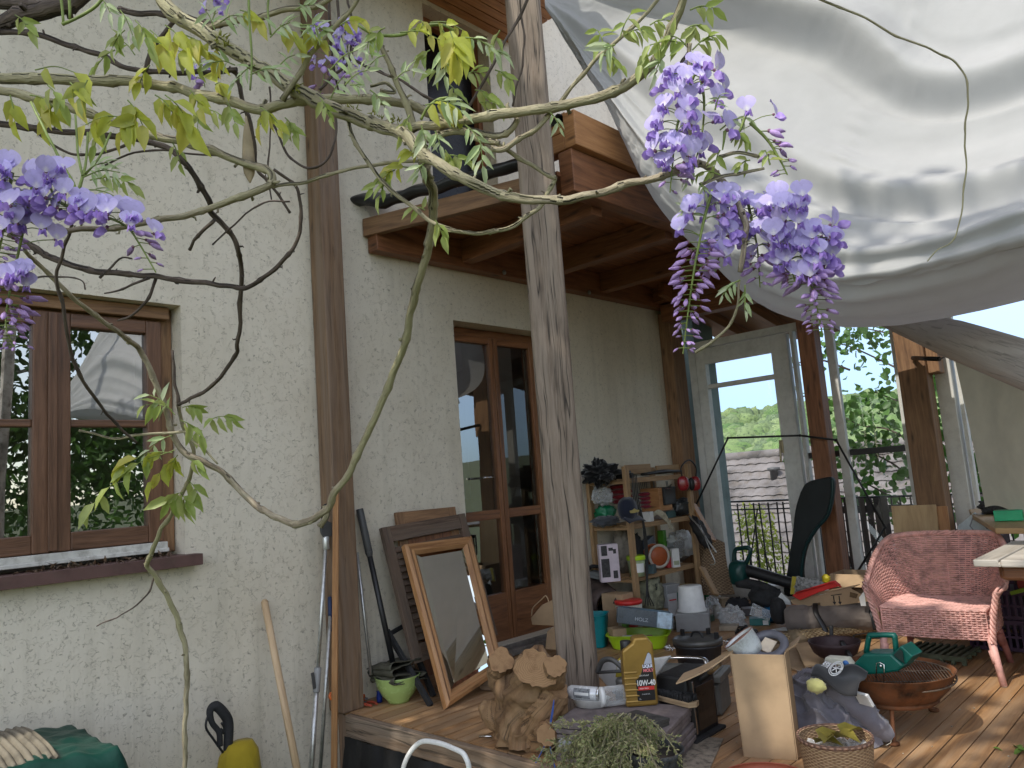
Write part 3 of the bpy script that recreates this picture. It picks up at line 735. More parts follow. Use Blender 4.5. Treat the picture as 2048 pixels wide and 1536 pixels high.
for k in range(13): sm.bx(1.02 + .012 * k, 1.027 + .012 * k, 3.03, 5.9, 2.942, 2.95)
sm.bx(1.01, 1.178, 3.03, 5.9, 2.932, 2.942); sm.build('grooved_boards', W['orange'], BAL)

# rear eaves rafters above the glazing
RE = thing('rear_eaves', 'dark timber eaves beam and rafter tails above the glazed screen', 'eaves', (1, 5.9, 2.2))
rb = MB(); rb.bx(.1, 3.4, 5.50, 5.62, 2.30, 2.44); rb.build('eaves_beam', W['dark'], RE, .005)
for k in range(9):
    r2 = MB(); xk = .25 + .38 * k; r2.bar((xk, 5.3, 2.52), (xk, 6.9, 2.22), .06, .10); r2.build('rafter', W['dark'], RE)
sh = MB(); sh.add([(-.1, 5.0, 2.66), (3.6, 5.0, 2.66), (3.6, 7.0, 2.28), (-.1, 7.0, 2.28)], [(0, 1, 2, 3)]); sh.build('roof_boarding', W['dark'], RE, 0, .02)

# ---------------------------------------------------------------- glazed screen
GS = thing('glazed_screen', 'white framed glazed screen and door between brown timber posts', 'glazing', (1, 5.85, 0))
YF = 5.84
def wf(name, x0, x1, z0, z1, y0=YF - .03, y1=YF + .03, par=GS):
    q = MB(); q.bx(x0, x1, y0, y1, z0, z1); return q.build(name, WFRAME, par, .004)
wf('jamb', .135, .20, 0, 2.13); wf('head_rail', .20, 2.2, 2.07, 2.13)
dz = thing  # white door leaf
gd = MB(); z1 = 2.06; zt = ony(1490, 763, YF).z
ring(gd, 0, 1, 0, 1, 0, 1, .1, .1) if False else None
XL, XR = .21, 1.015
gd.bx(XL, XL + .085, YF - .045, YF + .02, .02, z1); gd.bx(XR - .135, XR, YF - .045, YF + .02, .02, z1)
gd.bx(XL + .085, XR - .135, YF - .044, YF + .019, z1 - .13, z1 - .001); gd.bx(XL + .085, XR - .135, YF - .044, YF + .019, .021, .12); gd.bx(XL + .085, XR - .135, YF - .04, YF + .015, zt - .018, zt + .018)
gdo = gd.build('white_door', WFRAME, GS, .004)
q = MB(); q.add([(XL + .08, YF, .1), (XR - .13, YF, .1), (XR - .13, YF, z1 - .12), (XL + .08, YF, z1 - .12)], [(0, 1, 2, 3)]); q.build('pane', M_CLEAR, gdo)
hp = ony(1563, 893, YF - .05); q = MB(); q.box(hp, (.03, .012, .10)); q.tube([hp + V((0, -.03, -.0)), hp + V((0, -.04, -.12))], .008, 8); q.build('handle', paint((.45, .38, .25), .4, .1, 8, .6), gdo, .002)
xa, xb = 1.05, 1.79
wf('mullion', 1.035, 1.065, 0, 2.07); wf('mullion', 1.315, 1.375, 0, 2.07, YF - .06, YF - .01); wf('frame_stile', 1.76, 1.85, 0, 2.07); wf('frame_stile', 2.03, 2.13, 0, 2.07, YF - .10, YF + .03); wf('frame_stile', 2.145, 2.17, 0, 2.07, YF - .06, YF)
q = MB(); zr = ony(1700, 905, YF).z; q.bx(1.066, 1.76, YF - .015, YF + .015, zr - .022, zr + .022); q.build('glazing_bar', paint((.03, .028, .028), .5, .2, 8), GS, .003)
q = MB(); q.add([(1.065, YF, .02), (1.76, YF, .02), (1.76, YF, 2.07), (1.065, YF, 2.07)], [(0, 1, 2, 3)]); q.build('pane', M_CLEAR, GS)
q = MB(); q.bx(.2, 2.2, YF - .02, YF + .02, .0, .06); q.build('bottom_rail', WFRAME, GS, .003)
q = MB(); q.bx(1.20, 1.325, 5.56, 5.68, 0, 2.36); tag(q.build('brown_post', W['dark'], bev=.006), 'dark brown square post left of the hazel view in the glazing', 'post')
q = MB(); q.bx(1.855, 2.03, 5.56, 5.70, 0, 2.3); q.bx(2.0, 2.10, 5.60, 5.72, ony(1840, 750, 5.6).z, 2.3); tag(q.build('brown_post', W['brown'], bev=.006), 'wide brown post with packing block behind the wicker chair', 'post')
q = MB(); q.bx(-.2, ony(1450, 900, 6.5).x, 6.15, 6.5, -6, 2.6); tag(q.build('pillar', paint((.19, .26, .265), .9, .1, 6, bmp=.25)), 'blue grey rendered pillar outside the white door', 'pillar')
bf = MB(); bf.bx(-.2, 3.6, 5.96, 6.85, -.12, -.03); bfo = bf.build('balcony_floor', paint((.33, .32, .30), .9, .1, 4)); bfo['kind'] = 'structure'
# railing
RL = thing('balcony_railing', 'black metal balcony railing with slanting bars outside the white door', 'railing', (.8, 6.7, 0))
q = MB(); zt_ = .735; 
q.bar((-.2, 6.7, zt_), (3.3, 6.7, zt_ - .03), .035, .016); q.bar((-.2, 6.7, zt_ - .075), (3.3, 6.7, zt_ - .1), .02, .012); q.bar((-.2, 6.7, .06), (3.3, 6.7, .04), .02, .012)
ro = q.build('rail', BLACK, RL)
random.seed(9); xk = -.1
while xk < 3.2:
    q = MB(); q.bar((xk, 6.7, .05), (xk + random.uniform(-.012, .012), 6.7, zt_ - .02), .011, .011)
    q.build('bar', BLACK, RL); xk += .075
for k in range(7):
    q = MB(); q.bar((.0 + k * .45, 6.712, .05), (.16 + k * .45, 6.712, zt_ - .08), .01, .01); q.build('slanting_bar', BLACK, RL)
q = MB()
for k in range(7): q.bx(.92 + .06 * k, .965 + .06 * k, 6.62, 6.635, .1, .72)
q.bx(.9, 1.4, 6.636, 6.65, .2, .25); q.bx(.9, 1.4, 6.636, 6.65, .6, .65)
tag(q.build('slat_panel', paint((.06, .05, .048), .8, .2, 8)), 'dark upright slat panel beside the balcony railing behind the glass', 'screen')
# ---------------------------------------------------------------- white tarpaulin sail over the deck
TC = [  # rows of (px, py, Y): creases of the cloth from its top edge down to the belly and back up behind; last columns in world metres
 [(1086, -60, 3.30), (1400, -150, 3.6), (1800, -260, 3.7), (2100, -320, 3.7), (5.6, 3.7, 4.0), (8.2, 3.5, 2.85)],
 [(1087, -30, 3.20), (1350, -30, 3.50), (1700, 10, 3.55), (2080, 40, 3.55), (5.6, 3.5, 3.6), (8.2, 3.48, 2.78)],
 [(1088, -10, 3.15), (1250, 60, 3.40), (1500, 170, 3.40), (2060, 240, 3.38), (5.6, 3.35, 3.2), (8.2, 3.45, 2.7)],
 [(1089, 0, 3.12), (1205, 130, 3.30), (1420, 300, 3.24), (2050, 390, 3.18), (5.6, 3.2, 2.75), (8.2, 3.42, 2.6)],
 [(1090, 8, 3.10), (1198, 165, 3.28), (1395, 395, 3.14), (1900, 480, 3.05), (5.6, 3.1, 2.4), (8.2, 3.4, 2.5)],
 [(1090, 12, 3.10), (1196, 178, 3.32), (1378, 455, 3.24), (1850, 560, 3.14), (5.6, 3.12, 2.2), (8.2, 3.42, 2.45)],
 [(1091, 15, 3.10), (1195, 185, 3.35), (1376, 478, 3.6), (1810, 636, 3.70), (5.6, 3.5, 2.08), (8.2, 3.5, 2.42)],
 [(1093, 13, 3.12), (1200, 180, 3.5), (1385, 480, 4.0), (1800, 648, 4.4), (5.6, 4.2, 2.1), (8.2, 3.7, 2.42)],
 [(1098, 10, 3.2), (1210, 170, 3.8), (1400, 470, 4.6), (1800, 628, 5.3), (5.6, 5.2, 2.35), (8.2, 4.2, 2.5)],
]
_rows = [crv([ony(*q) if q[0] > 50 else V(q) for q in r], 14) for r in TC]
_m = len(_rows[0])
_cols = [crv([_rows[j][i] for j in range(len(_rows))], 12) for i in range(_m)]
_K = len(_cols[0])
def tarp0(u, v):
    a = u * (_m - 1); i = min(int(a), _m - 2); b = v * (_K - 1); j = min(int(b), _K - 2); fa, fb = a - i, b - j
    p = _cols[i][j].lerp(_cols[i][j + 1], fb); q = _cols[i + 1][j].lerp(_cols[i + 1][j + 1], fb); return p.lerp(q, fa)
def tarp(u, v):
    p = tarp0(u, v); e = .004
    n = (tarp0(min(u + e, 1), v) - tarp0(max(u - e, 0), v)).cross(tarp0(u, min(v + e, 1)) - tarp0(u, max(v - e, 0)))
    if n.length < 1e-9: return p
    n.normalize()
    if n.y > 0 and v < .6: n = -n
    k = min(1, u * 5) * min(1, (1 - u) * 4); top = max(0, 1 - v / .56); w0 = noise.noise(V((u * 1.3, v * 2.2, 0)))
    # long tension creases fanning out from the tied corner
    ph = v * 37 + 1.3 * w0 - u * 2.0
    f = .60 * math.sin(ph) + .34 * math.sin(2 * ph + .8) + .16 * math.sin(3 * ph + 1.9)
    amp = k * (top ** .5) * max(.3, .68 + .9 * noise.noise(V((u * 1.6 + 3, v * 6, 9))))
    d = -.125 * f * amp
    ph2 = v * 66 + 2.0 * w0 - u * 3.0
    d += .055 * ((1 - abs(math.sin(ph2 * .5))) ** 1.6 - .35) * k * (top ** .6) * max(0, .5 + 1.2 * noise.noise(V((u * 1.8 + 7, v * 7, 4))))
    d += .028 * k * noise.noise(V((u * 2.5, v * 9, 2)))
    # fine crumples, sharp little press folds and vertical puckers along the belly
    d += .0035 * noise.noise(V((u * 34, v * 22, 5))) + .0025 * abs(noise.noise(V((u * 22 + v * 10, v * 30 - u * 12, 8)))) + .0015 * noise.noise(V((u * 90, v * 60, 8)))
    band = math.exp(-((v - .56) / .09) ** 2)
    d += .05 * band * k * (abs(noise.noise(V((u * 42, v * 1.6, 11)))) ** .8 - .15)
    # gathered seam running down the right part
    su = .47 + .13 * v; ds = (u - su) / .010
    d += .010 * math.exp(-ds * ds) * (math.sin(v * 300) * .4 + .5) + .016 * math.exp(-(ds / 5) ** 2) * math.sin(v * 75 + 3 * math.sin(v * 20))
    sag = V((0, 0, 0))
    return p + n * d
tb = MB(); tb.grid(tarp, 460, 300, 0, True, 5, 3)
TARP = tb.build('tarpaulin', M_TARP); tag(TARP, 'big white tarpaulin sagging over the deck with deep folds', 'tarpaulin')
# ridge stitch lines on the tarp
# leaning grey pole under the tarp
def rowp(px, py, Y): return ony(px, py, Y)
pb = MB(); p0, p1 = ony(1760, 632, 5.2), ony(2150, 765, 3.9)
pts = crv([p0, p0.lerp(p1, .5) + V((0, 0, .01)), p1, p1 + (p1 - p0) * .5], 8)
pb.tube(pts, [.055, .105, .115, .12], 14)
tag(pb.build('leaning_pole', W['beam']), 'thick pale grey wooden pole slanting below the tarpaulin at right', 'pole')
# beige canvas hanging at the right
cA, cB, cC, cD = ony(1905, 700, 4.9), ony(2300, 850, 4.3), ony(2300, 1060, 4.4), ony(1968, 1015, 5.0)
def canv(u, v):
    t = cA.lerp(cB, u); b_ = cD.lerp(cC, u); p = t.lerp(b_, v)
    return p + V((0, .05 * math.sin(u * 9 + v * 2) * (1 - v * .4) - .10 * math.sin(u * 3.1) * math.sin(v * 3), .02 * math.sin(u * 14)))
cb2 = MB(); cb2.grid(canv, 60, 50, 0, True, 2, 2); tag(cb2.build('canvas_sheet', M_CANVAS), 'beige canvas sheet hanging slack below the grey pole', 'canvas')
st = MB(); q0 = ony(1826, 716, 5.55); q1 = ony(1878, 718, 5.3); q2 = cA + V((0, -.01, 0))
st.tube([q0, q1], .016, 6, 0); st.tube(crv([q1, (q1 + q2) / 2 - V((0, 0, .01)), q2], 4), .005, 6)
tag(st.build('lashing_strap', BLACK), 'black strap lashing the beige canvas to the wide brown post', 'strap')

# ---------------------------------------------------------------- garden trees behind the viewer (they shade the deck and show in the panes)
LIT = []  # spots meant to be sunlit; gaps in the crowns are shaped for them
def litspot(p, r): LIT.append((V(p), r))
def intree(p, dens):
    """False for leaves that would block the sun ray to a chosen lit spot"""
    for q, r in LIT:
        d = p - q; t = d.dot(TOSUN); 
        if t > 0 and (d - TOSUN * t).length < r: return False
    return True
# ---------------------------------------------------------------- things leaning on the house wall
def cyl(mb, p0, p1, r, n=12, mat=0): mb.tube([p0, p1], r if isinstance(r, (list, tuple)) else [r, r], n, mat)
random.seed(2)
# broom handle
a, b = onx(529, 1204, .04), onx(598, 1560, .30); b = a + (b - a) * 1.25
q = MB(); q.tube([a, a + (a - b).normalized() * .012], [.017, .009], 12); q.tube([a, b], [.0165, .0165], 12)
tag(q.build('broom_handle', W['stick']), 'plain wooden broom handle leaning on the cream wall', 'broom handle')
# long reach pruner
pa, pb = onx(652, 1085, .09), onx(622, 1545, .16); pb = pa + (pb - pa) * 1.15
PR = thing('pole_pruner', 'long aluminium pole pruner with curved black cutting head beside the timber post', 'pole pruner', pb)
m1 = pa.lerp(pb, .54)
q = MB(); cyl(q, pa, m1, .0095); q.build('upper_tube', ALU, PR); q = MB(); cyl(q, m1, pb, .0125); q.build('lower_tube', ALU, PR)
q = MB(); cyl(q, m1 + (pa - m1).normalized() * .06, m1 - (pa - m1).normalized() * .05, .017); cl = q.build('clamp', GREY, PR, .002)
q = MB(); q.bar(m1 + V((.012, -.022, -.03)), m1 + V((.012, -.03, .045)), .007, .016); q.build('clamp_lever', DGREY, cl, .001)
h = pa + V((.0, .0, .0))
q = MB(); cyl(q, h - V((0, 0, .035)), h + V((0, 0, .03)), .017, 12)
q.build('collar', ALU, PR, .002)
q = MB(); q.prism([h + V((.01, y, z)) for y, z in ((-.012, .02), (.03, .03), (.05, .085), (.02, .10), (-.01, .12), (-.035, .10), (-.03, .05))], (-.012, 0, 0)); q.build('head', DGREY, PR, .002)
q = MB(); q.tube(crv([h + V((.012, -.01, .1)), h + V((.012, -.03, .15)), h + V((.012, .0, .19)), h + V((.012, .045, .165)), h + V((.012, .05, .12))], 6), [.011, .009, .006, .003], 8, 0, True, True, .45); q.build('hook_blade', BLACK, PR)
# second pole with blue grip, thin lath, orange ring
pa, pb = onx(661, 1225, .06), onx(640, 1545, .12)
t = thing('telescopic_pole', 'thin grey telescopic pole with a dark blue grip between pruner and lath', 'pole', pb)
q = MB(); cyl(q, pa, pb, .009); q.build('tube', ALU, t); q = MB(); q.lathe([(.0, .09), (.011, .085), (.012, .0), (.010, -.08), (.0, -.082)], pa - V((0, 0, .01)), 12, None); q.build('grip', paint((.01, .03, .10), .5), t)
pa, pb = onx(672, 985, .17), onx(668, 1600, .20)
q = MB(); q.bar(pb, pa, .010, .034, V((1, .3, 0))); tag(q.build('wooden_lath', W['pine'], bev=.002), 'long narrow wooden lath standing in front of the timber post', 'lath')
c = onx(665, 1392, .17); q = MB(); R = rot(R_(80), 'Y')
q.lathe([(.011, -.006), (.02, -.006), (.02, .006), (.011, .006), (.011, -.006)], c, 20, R); q.lathe([(0, -.004), (.010, -.004), (.010, .003), (0, .003)], c, 16, R, 1)
tag(q.build('orange_reel', [paint((.55, .12, .02), .5), GREY]), 'small orange reel hanging at the lath near the deck corner', 'reel')
# grey pole and black furled parasol behind the shutters
pa, pb = onx(719, 1018, .04), onx(790, 1345, .18)
t = thing('parasol_pole', 'dark pole with grey upper sleeve leaning between post and shutters', 'pole', pb)
m1 = pa.lerp(pb, .27); q = MB(); cyl(q, pa, m1, .020); q.tube([m1, m1 + (pb - m1) * .04], [.021, .015], 12); q.build('sleeve', DGREY, t, .002); q = MB(); cyl(q, m1, pb, .0145); q.build('tube', BLACK, t)
pa, pb = onx(714, 1105, .03), onx(742, 1350, .12); q = MB(); cyl(q, pa, pb, .008); tag(q.build('aluminium_pole', ALU), 'thin aluminium pole leaning just right of the timber post', 'pole')
# shutters and mirror : leaning panels given by their top corners (near the wall) and foot line
def panel_axes(tl, tr, foot):
    x = (tr - tl); wd = x.length; x.normalize(); z = (tl - foot); hgt_ = z.length; z = (z - x * z.dot(x)).normalized(); n = x.cross(z); 
    if n.x < 0: n = -n
    return x, z, n, wd, hgt_
def panel_on_deck(px_tl, px_tr, X0, px_bl, px_br, zb=0.0):
    tl, tr = onx(*px_tl, X0), onx(*px_tr, X0); bl, br = onz(*px_bl, zb), onz(*px_br, zb); return tl, tr, bl, br
def board(mb, o, x, z, n, x0, x1, z0, z1, d0, d1, mat=0):
    c = o + x * ((x0 + x1) / 2) + z * ((z0 + z1) / 2) + n * ((d0 + d1) / 2)
    ax = (x, n, z); R = Matrix(ax).transposed(); return mb.box(c, (x1 - x0, abs(d1 - d0), z1 - z0), R, mat)
# rear pale panel
tl, tr = onx(787, 1026, .035), onx(906, 1015, .035); o = V((.16, tl.y, .0)); x = V((0, 1, 0)); z = (V((tl.x, tl.y, tl.z)) - o); H = z.length; z.normalize(); n = x.cross(z); Wd = tr.y - tl.y
t = thing('cupboard_door', 'light brown framed cupboard door, rearmost of the panels leaning on the wall', 'door panel', o)
q = MB(); board(q, o, x, z, n, 0, .055, 0, H, 0, .022); board(q, o, x, z, n, Wd - .055, Wd, 0, H, 0, .022); board(q, o, x, z, n, .055, Wd - .055, H - .07, H, .001, .021); board(q, o, x, z, n, .055, Wd - .055, 0, .07, .001, .021); q.build('frame', W['brown'], t, .003)
q = MB(); board(q, o, x, z, n, .055, Wd - .055, .07, H - .07, .004, .012); q.build('infill', W['dark'], t)
# louvre shutter
tl, tr = onx(757, 1058, .06), onx(926, 1041, .06); o = V((.235, tl.y + .035, .17)); 
tr.z = tl.z; z = tl - o; H = z.length; z.normalize(); x = V((0, 1, 0)); x = (x - z * x.dot(z)).normalized(); n = x.cross(z); Wd = tr.y - tl.y
t = thing('window_shutter', 'dark brown louvred window shutter leaning behind the mirror', 'shutter', o)
q = MB(); board(q, o, x, z, n, 0, .055, 0, H, 0, .03); board(q, o, x, z, n, Wd - .055, Wd, 0, H, 0, .03); board(q, o, x, z, n, .055, Wd - .055, H - .085, H, .001, .029); board(q, o, x, z, n, .055, Wd - .055, 0, .09, .001, .029); q.build('frame', W['shutter'], t, .003)
q = MB(); k = .10
while k < H - .115:
    c = o + x * (Wd / 2) + z * (k + .02) + n * .012; R = Matrix((x, (n * .9 + z * .45).normalized(), x.cross((n * .9 + z * .45).normalized()))).transposed()
    q.box(c, (Wd - .11, .008, .034), R); k += .036
q.build('louvres', W['shutter'], t)
# dark folding stand under the shutter
q = MB(); a = onz(862, 1412, 0); b = V((.06, a.y + .02, .33)); q.bar(a, b, .022, .028); q.bar(a + V((-.12, .12, 0)), b + V((0, .12, 0)), .022, .028); q.bar(a.lerp(b, .55), a.lerp(b, .55) + V((-.06, .13, 0)), .02, .02); q.bar(a.lerp(b, .95), b + V((0, .13, .01)), .02, .02)
tag(q.build('folding_stand', BLKMAT, bev=.002), 'dark folding stand half hidden behind the mirror and the lime bowl', 'stand')
# mirror
bl, br = onz(890, 1418, .002), onz(1004, 1340, .085)
tl, tr = onx(805, 1092, .13), onx(940, 1075, .13)
x = (br - bl); x.z = 0; wB = x.length; x.normalize(); tm = (tl + tr) / 2; bm = (bl + br) / 2
z = tm - bm; H = z.length; z.normalize(); n = z.cross(x); 
if n.dot(CAM - bm) < 0: n = -n
# true rectangle, sized from the surveyed width
Wd = (wB + (tr - tl).length) / 2 ; Wd = min(Wd, .56)
o = bm - x * (Wd / 2)
zz = (tl - bl).normalized().lerp((tr - br).normalized(), .5).normalized(); z = (zz - x * 0).normalized()
t = thing('mirror', 'tall wall mirror in orange pine frame standing tilted on the deck', 'mirror', bm)
def mq(u, v, d): return bl.lerp(br, u).lerp(tl.lerp(tr, u), v) + n * d
q = MB(); fw_, fh = .15, .075
prof = [(0, -.012), (0, .016), (.25, .026), (.5, .018), (.7, .020), (1, .004)]
def mring(u0, v0, u1, v1):
    return [mq(u0, v0, 0), mq(u1, v0, 0), mq(u1, v1, 0), mq(u0, v1, 0)]
rings = []
for f, d in prof:
    a, b_ = f * fw_, f * fh; rings.append([p + n * d for p in mring(a, b_, 1 - a, 1 - b_)])
for k in range(len(rings) - 1):
    for s in range(4):
        s2 = (s + 1) % 4; A, B, C_, D_ = rings[k][s], rings[k][s2], rings[k + 1][s2], rings[k + 1][s]; L = (B - A).length; e = .03 * k + .5 * s
        q.add([A, B, C_, D_], [(0, 1, 2, 3)], [[(0, e), (L, e), (L, e + .02), (0, e + .02)]])
q.add(rings[0][::-1], [(0, 1, 2, 3)], None)
q.build('frame', W['pine'], t)
q2_ = MB(); q2_.box(br + V((-.02, -.06, -.045)), (.09, .10, .07), rotz(.3)); tag(q2_.build('wood_block', W['edge'], bev=.004), 'wood block propping the lower right corner of the mirror', 'block')
q = MB(); ins = [mq(fw_ * .97, fh * .97, .004), mq(1 - fw_ * .97, fh * .97, .004), mq(1 - fw_ * .97, 1 - fh * .97, .004), mq(fw_ * .97, 1 - fh * .97, .004)]
bw, bh = .20, .097; inn = [mq(bw, bh, .009), mq(1 - bw, bh, .009), mq(1 - bw, 1 - bh, .009), mq(bw, 1 - bh, .009)]
q.add(inn, [(0, 1, 2, 3)])
q.build('mirror_glass', M_MIRROR, t)
q = MB()
for s in range(4): q.add([ins[s], ins[(s + 1) % 4], inn[(s + 1) % 4], inn[s]], [(0, 1, 2, 3)])
q.build('bevelled_edge', M_MIRROR, t)
# lime bowl with folded olive sheet
bc = onz(790, 1408, 0) ; bc = V((bc.x - .02, bc.y + .04, .001))
q = MB(); q.shell([(.055, 0), (.058, .012), (.085, .04), (.108, .085), (.114, .125), (.117, .13)], bc, 40, None, 0, 1, 1, .004)
tag(q.build('lime_bowl', LIMEP), 'pale lime green plastic bowl on the deck at the timber post', 'bowl')
q = MB()
for k in range(5):
    zc = .105 + .017 * k; q.grid(lambda u, v, k=k, zc=zc: bc + V((-.10 + .205 * u - .01 * k + .01 * math.sin(k * 2.0), -.085 + .19 * v + .006 * math.cos(k), zc + .016 * noise.noise(V((u * 3, v * 3, k))) + .028 * (u - .5) * (v - .5) * (1 if k % 2 else -1) + (.03 * u if k > 2 else 0))), 14, 14)
for k in range(4):
    zc = .105 + .017 * k
    q.grid(lambda u, v, k=k, zc=zc: bc + V((-.10 + .205 * u - .01 * k, -.085 - .012 * math.sin(v * math.pi), zc + .017 * v + .016 * noise.noise(V((u * 3, 0, k + v))) + .028 * (u - .5) * (-.5) * ((1 if k % 2 else -1) * (1 - 2 * v)) + (.03 * u if k > 2 else (.03 * u * v if k == 2 else 0)))), 14, 4)
tag(q.build('folded_sheet', cloth('olive sheet', (.085, .082, .06), .6, 300, .4, .2, 0, 0, 6), solid=.004), 'folded olive grey plastic sheet lying in the lime bowl', 'sheet')
# small hand tools by the bowl
t0 = onz(738, 1412, 0); tk = thing('secateurs', 'red handled secateurs lying on the deck beside the lime bowl', 'secateurs', t0)
for s in (-1, 1):
    q = MB(); q.tube(crv([t0 + V((-.03, .01 * s, .012)), t0 + V((0, .022 * s, .014)), t0 + V((.045, .016 * s, .012))], 5), [.006, .008, .006], 8); q.build('grip', paint((.35, .06, .03), .5), tk)
q = MB(); q.prism([t0 + V((-.03, -.008, .01)), t0 + V((-.05, -.015, .01)), t0 + V((-.085, .0, .01)), t0 + V((-.05, .012, .01)), t0 + V((-.03, .008, .01))], (0, 0, .006)); q.build('blade', DGREY, tk)
t1 = onz(722, 1402, 0); q = MB(); q.tube([t1 + V((-.02, 0, .012)), t1 + V((.02, .01, .012))], [.012, .010], 10); q.tube([t1 + V((.02, .01, .012)), t1 + V((.035, .015, .012))], .006, 8, 1); q.blob(t1 + V((-.012, .02, .02)), (.03, .025, .03), None, 0)
tag(q.build('hose_connector', [paint((.60, .12, .02), .45), GREY]), 'orange and grey hose connector at the foot of the timber post', 'hose connector')
t2 = onz(752, 1408, 0); q = MB(); q.lathe([(.014, 0), (.016, .02), (.012, .05), (.016, .055), (.0, .056)], t2 + V((-.01, .03, 0)), 14); tag(q.build('blue_stopper', paint((.01, .03, .2), .4)), 'small dark blue plastic cap behind the secateurs', 'cap')

# garden corner bottom left
g0 = onx(255, 1505, .55)
q = MB(); ctr = onx(40, 1500, .62)
zc = onx(165, 1484, .62).z; yl, yr = .28, onx(285, 1536, .62).y + .03
def cover(u, v):
    y = -.3 + (yr - .02 + .3) * u; 
    e = max(0, (u - .93) / .07); 
    z = zc - .01 - .02 * abs(u - .6) - .035 * max(0, (u - .75) / .25) - .42 * e
    xx = .18 + .62 * v; f = max(0, (v - .78) / .22); z -= .42 * f + .012 * (v - .3) ** 2
    return V((xx + .02 * f * math.sin(u * 40) , y + .06 * e * (.6 + .4 * math.sin(v * 25)), max(z + .012 * noise.noise(V((u * 9, v * 5, 0))) + .012 * noise.noise(V((u * 24, v * 14, 3))) + .01 * abs(noise.noise(V((u * 6 + v * 5, 2, 2)))), -.44)))
q.grid(cover, 110, 46)
tag(q.build('garden_cover', cloth('dark green cover', (.01, .055, .04), .38, 300, .5, .25, 0, 0, 9), solid=.004), 'dark green crumpled plastic cover over a low table under the window', 'cover')
mt_ = MB(); c0 = onx(40, 1503, .62); 
def matf(u, v):
    y = .35 + (onx(97, 1500, .55).y - .35) * u; x_ = .25 + .40 * v
    return V((x_, y, zc + .022 + .006 * math.sin(u * 120) + .008 * math.sin(v * 5) - .012 * u - .02 * max(0, v - .8) * 5))
mt_.grid(matf, 120, 12); tag(mt_.build('ribbed_mat', paint((.19, .165, .12), .85, .25, 10, bmp=.2), solid=.006), 'ribbed beige mat lying on the dark green cover', 'mat')
# black handle of a garden blower and its yellow sack
hb_ = onx(455, 1540, .16)
def hx(px, py): return onx(px, py, .16)
t = thing('shredder_handle', 'black curved tool handle standing against the wall beside the yellow sack', 'tool handle', hb_)
q = MB(); q.tube(crv([hx(455, 1560), hx(456, 1500), hx(457, 1450), hx(450, 1430), hx(432, 1412), hx(420, 1422), hx(424, 1445), hx(438, 1465), hx(440, 1492)], 6), [.019, .019, .021, .022, .021, .015, .012, .012, .013], 12); q.build('grip', BLKMAT, t)
q = MB(); q.tube(crv([hx(444, 1445), hx(449, 1455), hx(448, 1466), hx(441, 1458)], 5), .007, 8); q.build('trigger', BLACK, t)
q = MB(); q.tube(crv([hx(416, 1430), hx(412, 1455), hx(428, 1480), hx(446, 1505)], 6), .005, 8); q.build('cable', BLACK, t)
q = MB(); q.lathe([(.0, .12), (.05, .115), (.075, .07), (.085, 0), (.10, -.15), (.11, -.25)], onx(480, 1515, .17) - V((0, 0, .05)), 26, None, 0, True, .8, 1.1, .18)
tag(q.build('yellow_sack', cloth('yellow sack', (.36, .27, .02), .8, 300, .6, .15, .1, 0, 14)), 'crumpled mustard yellow fabric sack beside the black handle', 'sack')
# white tubular chair back at the lower edge
ch = [onz(x, y, .0) for x, y in ((800, 1560), (815, 1510), (845, 1484), (900, 1490), (935, 1515), (942, 1560))]
base = ony(860, 1500, 1.9)
pts = [ony(x, y, 1.95) for x, y in ((800, 1575), (812, 1520), (838, 1486), (868, 1484), (905, 1496), (932, 1516), (938, 1580))]
t = thing('garden_chair', 'white tubular garden chair back in front of the black deck skirt', 'chair', (pts[0].x, 1.9, -.45))
q = MB(); q.tube(crv([V((pts[0].x - .02, 1.86, -.44))] + pts + [V((pts[-1].x + .02, 1.86, -.44))], 7), .0095, 10); q.build('tube_frame', WHITE, t)
q = MB(); zs_ = pts[0].z - .12; q.bx(pts[0].x + .01, pts[-1].x - .01, 1.62, 1.93, zs_ - .015, zs_); q.build('seat', WHITE, t, .006)
for xx in (pts[0].x + .01, pts[-1].x - .01):
    q = MB(); q.tube([V((xx, 1.64, zs_ - .02)), V((xx, 1.60, -.44))], .009, 8); q.build('leg', WHITE, t)
# ---------------------------------------------------------------- stump, slabs and the clutter in the middle
random.seed(8)
s0 = onz(1050, 1470, 0)
ST = thing('tree_stump', 'knobbly dried root stump with sawn limb ends on the deck edge', 'stump', s0)
q = MB()
rt = (RGT - UPZ * RGT.z).normalized(); bk = UPZ.cross(rt)
def sp(px, py, back=0.0):
    Y = 2.37 + back; return ony(px, py, Y)
body = crv([sp(1060, 1478), sp(1050, 1430), sp(1055, 1390), sp(1065, 1350)], 8)
def knob(pts, r, n=36):
    c = crv(pts, 12); m = len(c); rr = lerpl(r, m); b0 = len(q.v)
    q.tube(c, rr, n, 0, False)
    for i in range(b0, len(q.v)):
        p = q.v[i]; k = (i - b0) // n; ctr = c[k]; d = (p - ctr)
        q.v[i] = ctr + d * (1 + .24 * noise.noise(p * 26) + .30 * noise.noise(p * 11 + V((3, 0, 0))) + .10 * noise.noise(p * 60) + .05 * math.sin(math.atan2(d.z, d.x + d.y) * 9))
    e = q.v[-n:]; ctr = c[-1] + (c[-1] - c[-2]).normalized() * .002
    ids = list(range(len(q.v) - n, len(q.v)))
    endc.append((e, ctr, (c[-1] - c[-2]).normalized()))
endc = []
knob([sp(1052, 1480), sp(1048, 1440), sp(1062, 1390), sp(1068, 1342, -.05), sp(1072, 1332, -.10)], [.115, .112, .098, .078, .074])
knob([sp(1040, 1440), sp(1022, 1380), sp(1008, 1350), sp(1004, 1330, -.03), sp(1004, 1322, -.06)], [.085, .08, .066, .052, .05])
